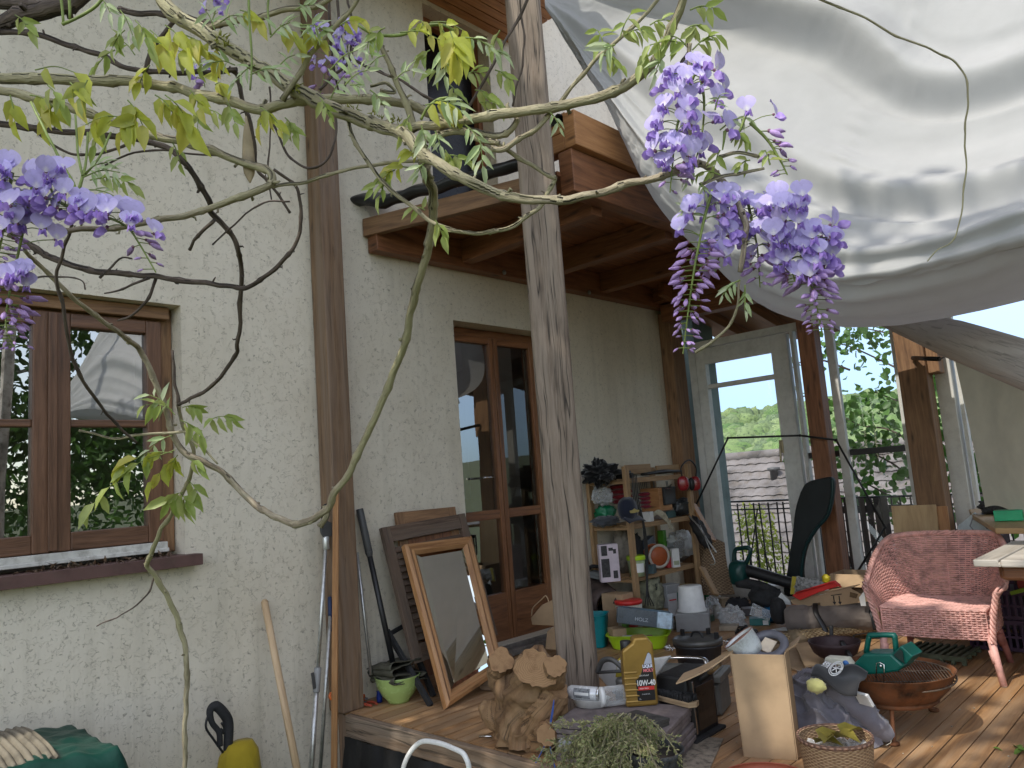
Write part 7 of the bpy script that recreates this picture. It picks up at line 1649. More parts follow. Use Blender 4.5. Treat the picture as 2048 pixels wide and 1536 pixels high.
# ---------------------------------------------------------------- tables at the right
zt_ = .635; T0 = onz(1945, 1119, zt_); T1 = onz(1990, 1081, zt_)
TB = thing('garden_table', 'weathered grey wooden garden table at the right edge', 'table', (3.15, T0.y + .35, 0))
q = MB(); x0, y0 = T0.x, T0.y; y1 = T1.y; xi = x0 + .085
q.bx(x0, xi, y0, y1, zt_ - .028, zt_); q.bx(xi + .006, 3.75, y0, y0 + .10, zt_ - .028, zt_ - .0005)
yy = y0 + .104
while yy < y1 - .02: q.bx(xi + .006, 3.7, yy, min(yy + .085, y1), zt_ - .027, zt_ - .001); yy += .088
q.bx(xi - .003, xi + .007, y0, y1, zt_ - .028, zt_ - .010)
q.build('tabletop', W['table'], TB, .006)
q = MB(); q.bx(x0 + .075, 3.65, y0 + .06, y0 + .09, zt_ - .085, zt_ - .029); q.bx(x0 + .06, x0 + .09, y0 + .09, y1 - .08, zt_ - .085, zt_ - .029); q.build('apron', W['dark'], TB, .012)
for (x, y) in ((3.35, y0 + .12), (3.35, y1 - .1)):
    q = MB(); q.bx(x, x + .05, y, y + .05, .001, zt_ - .03); q.build('leg', W['table'], TB, .003)
zs_ = .665; S0 = onz(1946, 1040, zs_); ST2 = thing('side_table', 'light wooden side table crowded with small things behind the garden table', 'table', (2.9, 4.95, 0))
rimp = [onz(x, y, zs_) for x, y in ((1936, 1016), (1945, 1030), (1990, 1056), (2060, 1056), (2200, 1030), (2100, 1000))]
q = MB(); q.prism(rimp, (0, 0, -.028)); q.build('tabletop', W['board'], ST2, .004)
q = MB(); q.tube([onz(1985, 1068, zs_ - .05), V((2.55, 5.1, .0))], .012, 8); q.build('leg', DGREY, ST2); q = MB(); q.tube([V((3.3, 4.9, .63)), V((3.2, 4.9, 0))], .02, 8); q.build('leg', DGREY, ST2)
c = onz(1998, 1030, zs_); q = MB(); q.blob(c + V((0, .1, .04)), (.24, .18, .09), None, 0, 40, 24, .3, 8, .9, 41); tag(q.build('net_bag', paint((.05, .05, .055), .6, .5, 60)), 'dark net bag wrapped in film on the side table', 'bag')
c = onz(2017, 1043, zs_); o, R, cc = obox('green_box', c + V((0, .03, .03)), (.13, .07, .055), .1, paint((.0, .36, .15), .4), 'bright green plastic box on the front edge of the side table', 'box')
c = onz(2040, 1025, zs_); WT = thing('white_caddy', 'white plastic caddy with tools sticking out on the side table', 'caddy', c); q = MB(); tubshape(q, c + V((.06, .10, .001)), rotz(.1), .19, .15, .115, .004, .004, 0, .92, 36, .4); q.build('caddy_body', WHITE, WT); q = MB(); q.tube(crv([c + V((.02, .02, .07)), c + V((.04, .015, .055)), c + V((.06, .02, .07))], 5), .004, 6); q.build('loop', DGREY, WT)
q = MB(); a_ = c + V((-.0, .08, .09)); q.tube([a_, a_ + V((-.05, .02, .06))], [.012, .014], 10); q.blob(a_ + V((-.055, .02, .066)), (.04, .03, .03), rotz(.3), 0, 14, 10); q.tube([a_ + V((.04, 0, 0)), a_ + V((.01, .01, .04))], .006, 8, 1); q.tube([a_ + V((.02, 0, .0)), a_ + V((.035, .01, .045))], .006, 8, 1)
tag(q.build('wrench', [CHROME, RED]), 'chrome wrench and red grips sticking out of the white caddy', 'tool')
q = MB()
for k in range(4): q.bx(c.x + .01 + .02 * k, c.x + .025 + .02 * k, c.y - .02, c.y + .02, zs_ + .001, zs_ + .05)
tag(q.build('battery_pack', paint((.55, .58, .66), .4, .2, 40)), 'row of small bluish white packs beside the green box', 'batteries')
# purple crates
def crate(name, x0, x1, y0, y1, z0, z1, label):
    t = thing(name, label, 'crate', ((x0 + x1) / 2, (y0 + y1) / 2, z0), 'purple folding crates stacked behind the chair')
    q = MB(); h = z1 - z0
    for (a, b, fx) in (((x0, y0), (x1, y0), 0), ((x1, y0), (x1, y1), 1), ((x1, y1), (x0, y1), 0), ((x0, y1), (x0, y0), 1)):
        a, b = V((*a, 0)), V((*b, 0)); d = (b - a).normalized(); L = (b - a).length; up0 = V((0, 0, z0))
        for (f0_, f1_) in ((0, .12), (.42, .5), (.86, 1)): q.bar(a + V((0, 0, z0 + h * (f0_ + f1_) / 2)), b + V((0, 0, z0 + h * (f0_ + f1_) / 2)), .012, h * (f1_ - f0_))
        n_ = int(L / .03)
        for k in range(n_ + 1): q.bar(a + d * (L * k / n_) + V((0, 0, z0 + h * .1)), a + d * (L * k / n_) + V((0, 0, z0 + h * .9)), .010, .012, d)
    q.bx(x0, x1, y0, y1, z0, z0 + .006); q.build('lattice', PURPLE, t); return t
crate('folding_crate', 2.28, 2.95, 4.72, 5.1, .004, .16, 'dark purple lattice crate lowest behind the wicker chair')
crate('folding_crate', 2.29, 2.94, 4.725, 5.09, .165, .31, 'dark purple lattice crate with lime tub standing on the lowest crate')
cz = ony(1955, 1072, 5.2); crate('folding_crate', ony(1915, 1072, 5.25).x, ony(1992, 1072, 5.25).x, 5.25, 5.55, .36, ony(1955, 1066, 5.25).z, 'purple grey crate behind the table with a white tray on top')
q = MB(); q.bx(2.2, 2.7, 5.26, 5.54, .004, .355); tag(q.build('grey_tub', paint((.16, .18, .21), .5), bev=.02), 'blue grey storage tub under the purple grey crate', 'tub')
tri = [ony(x, y, 5.3) for x, y in ((1914, 1053), (1949, 1024), (1988, 1064), (1950, 1068), (1918, 1066))]
q = MB(); q.prism(tri, (0, .012, 0)); o = q.build('white_tray', paint((.55, .60, .60), .4, .1), bev=.003); tag(o, 'pale grey plastic tray standing slanted on the purple grey crate', 'tray')
q = MB(); q.tube([tri[1] + V((0, -.004, -.01)), ony(1940, 1052, 5.296), ony(1950, 1064, 5.296)], .004, 6); q.tube([tri[1] + V((0.01, -.004, -.01)), ony(1975, 1058, 5.296)], .004, 6); q.build('fold_line', GREY, o)
# lime tub, mint tray and red thing in the crate
c = ony(2030, 1218, 4.75); q = MB(); tubshape(q, V((2.78, 4.88, .26)), rotz(.05), .30, .24, .12, .004, .014); tag(q.build('lime_tub', LIME), 'lime green plastic tub in the purple crate behind the chair', 'tub')
q = MB(); tubshape(q, V((2.80, 4.90, .375)), rotz(.2) @ rot(-.12, 'X'), .26, .22, .08, .004, .01); tag(q.build('mint_tray', paint((.16, .42, .35), .4)), 'mint green plastic tray lying on the lime tub in the crate', 'tray')
q = MB(); q.lathe([(.02, -.02), (.06, -.02), (.065, 0), (.06, .02), (.02, .02)], V((2.58, 4.80, .34)), 24, rot(R_(70), 'X')); tag(q.build('red_reel', paint((.40, .07, .05), .5)), 'dull red reel beside the lime tub in the crate', 'reel')
q = MB(); p = V((2.62, 4.78, .42)); q.prism([p, p + V((.08, .02, .0)), p + V((.07, .03, .05)), p + V((.0, .02, .03))], (0, .004, .003)); tag(q.build('folded_paper', PAPER), 'folded white paper lying over the red reel', 'paper')
q = MB(); q.bar(V((2.5, 4.70, .30)), V((2.95, 4.66, .46)), .012, .02); tag(q.build('lime_bar', paint((.22, .36, .03), .4), bev=.003), 'lime green plastic bar slanting across the crate', 'bar')
# fallen leaves on the deck
LM = leafm('fresh fallen leaf', [(.10, .20, .03), (.16, .26, .05)], .2)
for k, (px, py, s, lb) in enumerate(((2030, 1500, .06, 'fresh green leaf spray on the deck at the right edge'), (1985, 1497, .03, 'single small green leaf on the deck boards'), (1338, 1508, .035, 'dark dry leaf on the deck right of the slabs'))):
    q = MB(); p = onz(px, py, .004)
    for j in range(7 if k == 0 else 1): leaf(q, p + V((.016 * j, .012 * math.sin(j), .002)), V((math.cos(j * 2.1), math.sin(j * 2.1), .12)), UPZ, s, s * .5, 0, .25, .3)
    tag(q.build('fallen_leaf', LM if k < 2 else leafm('dry leaf', [(.05, .04, .03), (.06, .05, .035)], .05)), lb, 'leaf')
q = MB(); random.seed(40)
for k in range(46):
    px, py = random.uniform(1330, 1480), random.uniform(1380, 1535)
    if k > 30: px, py = random.uniform(1700, 2040), random.uniform(1400, 1535)
    p = onz(px, py, .003); s = random.uniform(.002, .006); q.blob(p, (s * 2, s * 1.4, s), rotz(k), 0, 6, 4, .3, 4, 1, k)
cr_ = q.build('crumbs', paint((.40, .36, .28), .9, .3, 60)); cr_['kind'] = 'stuff'; tag(cr_, 'scattered wood crumbs and chips on the deck boards', 'crumbs')
q = MB(); random.seed(41)
for k in range(70):
    px = random.uniform(30, 345); py = 1132 - (px - 0) * .075 - random.uniform(0, 12) - (8 if px > 230 else 0)
    p = onx(px, py, random.uniform(.0, .055)); p.z = .853; leaf(q, p, rdir(), rdir(.5), random.uniform(.015, .035), .014, 0, .4, .5)
dl = q.build('dead_leaves', leafm('brown dead leaf', [(.09, .055, .03), (.16, .10, .06), (.06, .04, .025)], .1)); dl['kind'] = 'stuff'; tag(dl, 'dry brown leaves gathered on the window sill', 'leaves')
random.seed(33)
for (px, py, z, r) in ((1830, 1150, .45, .16), (1760, 1130, .45, .10), (1930, 1180, .4, .10), (1535, 1345, .3, .07), (1560, 1430, .15, .08), (1540, 1470, .06, .06), (1960, 1440, 0, .12), (1840, 1495, 0, .10), (1990, 1490, 0, .08), (1925, 1370, 0, .07), (2040, 1400, 0, .10), (1900, 1440, 0, .06), (1750, 1520, 0, .06), (1800, 1240, .3, .05), (1900, 1240, .3, .05)):
    litspot(onz(px, py, z), r * 1.35)
for (px, py) in ((1700, 1500), (1780, 1530), (1890, 1520), (1980, 1390), (2030, 1450), (1620, 1530), (1860, 1180), (1790, 1100), (1400, 1500), (1080, 1340), (1260, 1440)): litspot(onz(px, py, .0 if py > 1250 else .4), .07)
litspot(ony(1985, 1075, 3.6), .28); litspot(ony(1840, 1000, 5.5), .13); litspot(ony(2010, 1040, 4.8), .25); litspot(ony(1200, 290, 2.7), .14); litspot(ony(1290, 310, 3.2), .14)
for (px, py, d, r) in ((1400, 230, .92, .11), (1400, 380, .95, .11), (1600, 480, .92, .13), (1390, 620, .95, .12), (1640, 600, .92, .10), (1560, 290, .92, .08), (1120, 380, 1.15, .10), (1000, 360, 1.15, .10), (900, 240, 1.15, .10), (1050, 230, 1.1, .10), (1200, 200, 1.1, .10), (1310, 110, 1.1, .10), (760, 250, 1.15, .10), (650, 190, 1.2, .12), (520, 150, 1.2, .12), (400, 60, 1.2, .10), (300, 170, 1.2, .12), (150, 170, 1.2, .10), (300, 230, 1.2, .10), (900, 90, 1.15, .10), (700, 110, 1.15, .08), (460, 310, 1.2, .10), (130, 420, .9, .06), (230, 430, .9, .07), (60, 370, .9, .05), (360, 90, 1.2, .1), (840, 450, 1.2, .08)):
    litspot(far(px, py, d), r)
def garden_tree(name, base, h, crown, n, L, mat, label, bark, cat='tree', trunk=.12):
    t = thing(name, label, cat, base)
    tr = MB(); lf = MB(); b = V(base)
    cc = [V(c[0]) for c in crown]; mid = sum(cc, V()) / len(cc)
    tp = V((b.x + (mid.x - b.x) * .4, b.y + (mid.y - b.y) * .4, h))
    tpts = crv([b, b.lerp(tp, .5) + V((random.uniform(-.1, .1), random.uniform(-.1, .1), 0)), tp], 8); tr.tube(tpts, [trunk, trunk * .5], 10)
    for (c, r, k) in crown:
        c = V(c); tr.tube(crv([tpts[random.randint(8, 14)], tpts[-1].lerp(c, .4) + rdir() * .3, c], 5), [trunk * .4, .015], 6, 0)
        m = int(n * k); q = 0
        while q < m:
            q += 1
            p = c + rdir() * (r * random.random() ** .42)
            if not intree(p, 1): continue
            l = L * random.uniform(.7, 1.3); leaf(lf, p, rdir(-.3), rdir(.7), l, l * .75, 0, .2, .15)
    tr.build('trunk', bark, t); lf.build('crown', mat, t); return t
PALE = paint((.50, .47, .42), .8, .3, 7, bmp=.2, dirt=.8)
# crowns toward the sun: their shade line is aimed at deck, wall and chair
cr = []
for x in (-.9, .1, 1.1, 2.1, 3.1, 4.1):
    for k in range(3):
        cr.append(((x + random.uniform(-.2, .2), -1.1 + random.uniform(-.35, .25), 5.0 + k * .95 + random.uniform(-.1, .1)), .82, 1))
garden_tree('beech_tree', (2.0, -2.8, -.45), 4.4, cr, 900, .11, M_LEAF_DEEP, 'leafy beech tree in the garden shading the deck and the cream wall', W['twigdark'], trunk=.15)
rf_ = []
for (x, y, z) in ((9.2, 1.6, 2.4), (9.6, 2.8, 2.6), (9.0, .6, 3.4), (9.6, 2.2, 3.8), (10, 3.8, 4.2), (9.4, -.2, 2.2), (9.8, 4.6, 2.2), (10.2, 5.6, 3.4), (9.4, 3.4, 5.2), (9.4, 1.4, 5)): rf_.append(((x, y, z), 1.0, 1))
garden_tree('garden_tree', (9.6, 2.0, -.45), 3.2, rf_, 650, .16, M_LEAF_DEEP, 'green garden tree reflected in the window panes of the house', PALE, trunk=.10)
hb = thing('laurel_hedge', 'tall laurel hedge along the far side of the garden, reflected in the window', 'hedge', (9.0, 3, -.45))
lf = MB()
for k in range(110): leafy(lf, V((9.0 + random.uniform(-.3, .3), -1.5 + (k % 22) * .45, .0 + (k // 22) * .6 + random.uniform(-.2, .3))), .5, 110, .14, 0, .5)
lf.build('foliage', M_LEAF_MID, hb)
bt = MB()
for k, (x, y) in enumerate(((5.6, 1.95), (5.7, 2.12))): bt.tube(crv([(x, y, -.45), (x + .05, y + .03, 1.2), (x - .05, y + .1 + .1 * k, 4.5)], 8), [.07, .05], 10)
tag(bt.build('twin_trunk', PALE), 'pale twin tree trunk standing in the garden, mirrored in the left pane', 'tree trunk')
# ---------------------------------------------------------------- wisteria in the foreground (about a metre away, hanging in the air)
random.seed(77)
WV = thing('wisteria_vine', 'old wisteria vine with lilac flowers trailing across the front of the house', 'climbing plant', far(300, 200, 1.2))
BR = [  # (pixels along the stem), distance, radius in px from start to end, bark
 ([(322, -30), (328, 3), (355, 34), (403, 62), (451, 92), (506, 126), (560, 161), (615, 191), (700, 232), (743, 246), (778, 256), (812, 273), (836, 301), (860, 318), (890, 335), (942, 366), (993, 386), (1044, 398), (1113, 400), (1181, 390), (1249, 372), (1300, 359), (1337, 346), (1382, 330), (1414, 330), (1442, 355), (1469, 392), (1483, 424), (1492, 456), (1489, 492), (1483, 547)], (1.22, 1.15, 1.05, .95, .93), (15, 14, 14, 13, 11, 8, 7, 7, 5), 0),
 ([(-60, 156), (0, 157), (85, 159), (171, 161), (256, 162), (325, 171), (376, 181), (427, 195), (478, 208), (523, 219), (564, 208), (615, 198), (700, 198), (754, 202), (805, 208), (839, 219), (873, 234), (900, 246)], (1.25, 1.2, 1.17), (11, 10, 10, 8), 0),
 ([(812, 262), (836, 251), (890, 248), (942, 236), (1010, 226), (1078, 219), (1147, 205), (1215, 188), (1266, 164), (1300, 133), (1328, 91), (1350, 46), (1366, 0), (1376, -50)], (1.15, 1.05, .95), (9, 10, 10, 9, 9), 0),
 ([(-60, 168), (0, 179), (68, 195), (137, 214), (205, 236), (273, 260), (342, 279), (410, 297), (478, 321), (533, 342), (545, 355), (540, 371), (513, 383), (461, 400), (420, 417), (376, 431), (325, 439), (289, 445), (229, 455), (172, 458), (120, 460), (60, 440)], (1.2, 1.15, 1.1, .95), (9, 8, 8, 7, 6, 5), 0),
 ([(-60, 240), (0, 246), (68, 255), (137, 263), (205, 270), (273, 279), (325, 291), (359, 314), (383, 342), (403, 373), (420, 407), (420, 424), (444, 448), (465, 472), (476, 500), (483, 527), (483, 591), (478, 678), (469, 714), (433, 764), (392, 792), (358, 810)], (1.25, 1.25, 1.35, 1.6), (7, 6, 6, 6, 5, 4, 3.5), 1),
 ([(20, 470), (66, 495), (100, 515), (143, 529), (200, 543), (243, 548), (286, 551), (344, 558), (410, 566), (474, 575), (497, 573), (524, 555), (560, 527), (588, 496), (601, 455), (600, 403), (591, 372), (547, 338)], (1.3, 1.35, 1.3), (7, 6, 5, 4, 3), 1),
 ([(-70, 55), (0, 45), (51, 31), (120, 14), (154, 0), (200, -40)], (1.3, 1.3), (15, 17, 14), 1),
 ([(-60, 0), (0, 7), (60, 10), (110, 6), (150, -20)], (1.4, 1.4), (12, 10), 1),
 ([(-60, 60), (0, 63), (68, 68), (120, 85), (171, 99), (212, 116), (246, 133), (290, 142), (342, 144), (410, 144), (472, 140)], (1.3, 1.3), (6, 5, 5), 1),
 ([(455, 138), (472, 150), (478, 171), (485, 205), (502, 246), (509, 290), (513, 335), (533, 359), (554, 386), (581, 427)], (1.3, 1.35), (5, 4, 2.5), 1),
 ([(240, 20), (273, 27), (342, 29), (393, 38), (430, 50)], (1.3, 1.25), (6, 5), 1),
 ([(405, 60), (417, 55), (444, 46), (496, 38), (547, 24), (615, 14), (649, 5), (690, -20)], (1.2, 1.2), (7, 5), 0),
 ([(564, 202), (595, 154), (622, 106), (666, 58), (700, 20), (725, -20)], (1.15, 1.1), (6, 5, 4), 0),
 ([(282, 142), (290, 137), (308, 92), (342, 48), (365, 25)], (1.25, 1.25), (5, 4), 1),
 ([(848, 330), (853, 342), (860, 362), (867, 386), (867, 427), (860, 472), (851, 513), (835, 571), (824, 617), (812, 676), (795, 725), (770, 790), (735, 870), (700, 940), (670, 985), (648, 1025), (600, 1048), (560, 1038), (524, 1020), (492, 992), (451, 949), (410, 924), (365, 901), (344, 869), (333, 819), (310, 764), (283, 705), (255, 678), (219, 655), (182, 623), (137, 587), (75, 527), (50, 500)], (1.15, 1.3, 1.5, 1.65, 1.6, 1.3), (11, 9, 8, 7, 7, 6, 6, 5, 4), 0),
 ([(640, 1052), (655, 1030), (652, 1012)], (1.62, 1.62), (6, 6), 0),
 ([(696, 239), (706, 270), (716, 294), (744, 335), (778, 373), (819, 407), (856, 438), (890, 455), (942, 465), (986, 463), (1027, 450), (1061, 427), (1089, 400), (1109, 362), (1107, 350)], (1.15, 1.12), (4, 4.5, 5), 0),
 ([(990, 285), (1014, 301), (1044, 321), (1080, 340), (1113, 357)], (1.1, 1.12), (5, 4), 0),
 ([(985, 300), (1007, 297), (1044, 273), (1078, 253), (1106, 222), (1147, 171), (1198, 113), (1249, 68), (1300, 20), (1335, -30)], (1.1, 1.05), (6, 5, 4, 3.5), 0),
 ([(1075, -40), (1055, 0), (1034, 41), (1003, 96), (976, 147), (942, 205), (928, 236)], (1.2, 1.2), (3, 3), 1),
 ([(1040, -20), (1041, 24), (1048, 85), (1037, 161), (1024, 212)], (1.2, 1.2), (2.2, 2), 1),
 ([(700, 118), (716, 126), (771, 147), (822, 174), (870, 202)], (1.25, 1.2), (3, 3), 1),
 ([(765, 95), (767, 106), (785, 147), (802, 185), (819, 219), (826, 250)], (1.15, 1.15), (5, 6, 8), 0),
 ([(547, 373), (600, 366), (668, 347), (737, 330), (790, 324), (835, 320)], (1.15, 1.15), (3.5, 3.5), 0),
 ([(850, 280), (884, 270), (942, 260), (993, 273), (1020, 263), (1036, 236)], (1.12, 1.1), (6, 7, 6), 0),
 ([(880, 240), (901, 253), (940, 263), (960, 280), (1000, 288)], (1.12, 1.1), (7, 6, 5), 0),
 ([(358, 812), (365, 846), (387, 901), (383, 947), (365, 983), (342, 1029), (319, 1065), (301, 1111), (294, 1131), (318, 1162), (342, 1209), (362, 1264), (373, 1319), (373, 1373), (371, 1442), (369, 1536), (368, 1600)], (1.65, 1.75, 1.9, 1.9), (3.5, 4, 4.6, 5.2, 5, 4.5), 0),
 ([(345, 700), (350, 760), (358, 812)], (1.65, 1.65), (2.5, 3.5), 1),
 ([(312, 1150), (308, 1158), (294, 1189), (256, 1223), (193, 1252)], (1.85, 1.85), (2, 1.2), 1),
 ([(150, 420), (143, 452), (129, 492), (115, 555), (128, 623), (146, 719), (182, 787), (223, 837), (273, 885)], (1.1, 1.2, 1.4), (2.5, 3.5, 3.5, 2.5), 1),
 ([(312, 555), (310, 565), (292, 600), (264, 632), (235, 643)], (1.35, 1.35), (4, 3, 2), 1),
 ([(157, 860), (219, 876), (273, 871), (337, 865), (369, 865), (392, 887), (437, 928)], (1.6, 1.6), (2, 3, 2.5, 2), 0),
 ([(1600, -30), (1642, 0), (1688, 18), (1756, 50), (1815, 84), (1870, 103), (1911, 123), (1934, 160), (1936, 205), (1929, 255), (1931, 319), (1927, 387), (1915, 456), (1900, 485), (1875, 500), (1856, 524)], (1.2, 1.2), (2.4, 2.0, 1.7, 1.1), 0),
 ([(1378, 90), (1381, 130), (1380, 182), (1382, 273), (1387, 325)], (.95, .95), (5, 4, 4), 0),
 ([(1340, 170), (1355, 140), (1372, 115), (1380, 100)], (.95, .95), (3, 3), 1),
 ([(1480, 560), (1472, 609), (1459, 651), (1426, 684), (1388, 707)], (.95, .95), (2.5, 2.5, 3), 0),
 ([(1400, 372), (1440, 352), (1480, 345), (1530, 335)], (.93, .93), (4, 3), 0),
 ([(1440, 312), (1480, 305), (1520, 310)], (.93, .93), (4, 3), 0),
 ([(205, 332), (256, 308), (325, 301), (393, 308), (461, 314)], (1.3, 1.3), (2, 2), 1),
 ([(424, 489), (472, 448), (526, 403), (580, 402)], (1.3, 1.3), (1.7, 1.7), 1),
 ([(379, 499), (390, 480), (400, 468), (427, 441)], (1.25, 1.2), (3, 4), 1),
 ([(17, 219), (68, 260), (103, 290), (144, 309), (178, 311), (232, 297), (267, 284)], (1.3, 1.3), (3, 2.5), 1),
 ([(548, 250), (567, 294), (588, 321), (615, 335), (643, 330), (660, 308), (670, 273), (673, 232), (668, 190)], (1.5, 1.5), (2.5, 2.5), 1),
 ([(200, 555), (240, 520), (265, 520)], (1.3, 1.3), (2.5, 1.5), 1), ([(60, 560), (100, 552), (160, 560), (172, 580)], (1.3, 1.3), (2, 1.5), 1), ([(300, 556), (270, 570), (240, 580), (210, 585)], (1.3, 1.3), (3, 1.5), 1),
 ([(62, 205), (90, 260), (120, 320), (150, 375), (145, 405)], (1.1, 1.0), (2.5, 3.5), 2), ([(150, 230), (155, 300), (165, 352)], (1.05, 1.0), (2, 2.5), 2), ([(222, 265), (195, 320), (168, 352)], (1.05, 1.0), (2, 2.5), 2), ([(175, 265), (172, 320), (166, 352), (158, 380)], (1.05, 1.0), (2, 3.5), 2),
 ([(120, -20), (128, 50)], (1.15, 1.15), (3, 2.5), 2), ([(138, -20), (140, 38)], (1.15, 1.15), (3, 2.5), 2), ([(125, 48), (150, 38), (190, 14), (210, -10)], (1.15, 1.15), (3.5, 3), 2),
 ([(497, -20), (500, 60), (503, 130), (500, 180)], (1.1, 1.1), (2.5, 2), 2), ([(540, -20), (536, 20), (542, 70)], (1.1, 1.1), (2.5, 2), 2),
 ([(540, 175), (542, 260), (536, 340), (545, 400)], (1.2, 1.2), (1.8, 1.5), 1),
 ([(760, 180), (790, 185), (770, 165), (740, 172)], (1.15, 1.15), (4, 3), 0),
 ([(842, 240), (855, 215), (875, 200), (895, 195)], (1.12, 1.1), (3, 2.5), 2),
 ([(715, 50), (750, 68), (800, 70), (850, 52), (885, 50), (910, 62)], (1.12, 1.1), (3, 3.5, 3), 2),
 ([(640, 180), (670, 150), (700, 120), (705, 95)], (1.6, 1.6), (3, 2.5), 1), ([(672, -20), (680, 60), (690, 150), (688, 200)], (2.2, 2.2), (3, 2), 1), ([(655, -20), (660, 60), (668, 140), (690, 240)], (2.2, 2.2), (2.5, 2), 1), ([(690, -20), (705, 50), (700, 130)], (2.2, 2.2), (2.5, 2), 1),
]
def px_path(pts, dist, n=5):
    m = len(pts); ds = lerpl(list(dist), m); return crv([far(x, y, d) for (x, y), d in zip(pts, ds)], n)
GREENST = paint((.20, .26, .06), .6, .2, 30)
for pts, dist, rad, kind in BR:
    P_ = px_path(pts, dist); n_ = len(P_); rr = lerpl(list(rad), n_); ds = lerpl(list(dist), n_)
    R = [r * d / FPX for r, d in zip(rr, ds)]
    P_ = [p + V((noise.noise(p * 30), noise.noise(p * 30 + V((9, 0, 0))), noise.noise(p * 30 + V((0, 9, 0))))) * (.0035 if kind < 2 else .001) for p in P_]
    R = [r * (1 + .14 * noise.noise(p * 60) + (.25 if (i % 9 == 0 and kind < 2) else 0)) for i, (p, r) in enumerate(zip(P_, R))]
    q = MB(); q.tube(P_, R, 9 if max(rad) > 5 else 6, 0)
    if kind < 2 and len(P_) > 25 and max(rad) > 3:       # spurs and buds at the nodes
        for i in range(5, n_ - 3, random.choice((6, 7, 8))):
            d = rdir(); q.tube([P_[i], P_[i] + d * (R[i] * 1.3 + .004), P_[i] + d * (R[i] * 1.3 + .004) + rdir() * .004], [R[i] * .45, R[i] * .35, R[i] * .2], 5, 0)
    q.build('green_stalk' if kind == 2 else 'branch', [W['twig'], W['twigdark'], GREENST][kind], WV)
# moss tufts on the main stem
q = MB()
for (mx, my) in ((752, 236), (790, 246), (445, 82), (705, 226), (600, 182)):
    q = MB(); c = far(mx, my, 1.15)
    for k in range(26): p = c + rdir() * .009; q.tube([p, p + rdir(.8) * .008], [.0012, .0004], 4, 0)
    q.build('moss', paint((.25, .26, .03), .9), WV)
# seed pod
q = MB(); c0, c1 = far(492, 232, 1.15), far(500, 366, 1.15); pp = crv([c0, c0.lerp(c1, .3), c0.lerp(c1, .75), c1], 6); q.tube(pp, [.0012, .004, .0075, .0095, .008, .001], 10, 0, True, True, .4); q.build('seed_pod', paint((.36, .28, .17), .6, .2, 20), WV)
# ---- leaves
ML_Y = leafm('yellow spring leaf', [(.50, .56, .07), (.60, .60, .10), (.58, .52, .12), (.44, .52, .08)], .5, .45)
ML_G = leafm('green spring leaf', [(.32, .42, .09), (.40, .48, .13), (.42, .48, .16), (.34, .37, .10)], .45, .45)
ML_P = leafm('downy young leaf', [(.40, .50, .24), (.52, .58, .36), (.34, .48, .17)], .35, .6)
def compound(px, py, d, tx, ty, n, Lpx, mat, droop=.6, wide=.42, name='leaf', dz=.0):
    """pinnate leaf: stalk from (px,py) toward (tx,ty) with n leaflets"""
    a, b = far(px, py, d), far(tx, ty, d + dz); q = MB(); dirv = b - a; L = dirv.length
    st = crv([a, a.lerp(b, .5) + UPV * (L * .12), b], 6); q.tube(st, [.0011, .0007], 5, 1, False)
    L1 = Lpx * d / FPX * (.86 if Lpx > 55 else 1)
    for k in range(n):
        t = .25 + .75 * k / max(1, n - 1); i = min(int(t * (len(st) - 1)), len(st) - 1); p = st[i]; tang = (st[min(i + 1, len(st) - 1)] - st[max(i - 1, 0)]).normalized()
        sgn = 1 if k % 2 else -1
        if k == n - 1: dd = tang
        else: dd = (tang * .55 + tang.cross(FWD).normalized() * sgn * .8)
        dd = (dd * (1 - droop) + V((0, 0, -1)) * droop + rdir() * .22).normalized()
        s = random.uniform(.75, 1.15); nr = (-FWD + rdir() * .8 + UPZ * .4).normalized()
        leaf(q, p, dd, nr, L1 * s, L1 * s * wide, 0, .28, .18, .40)
    q.build(name, [mat, GREENST], WV)
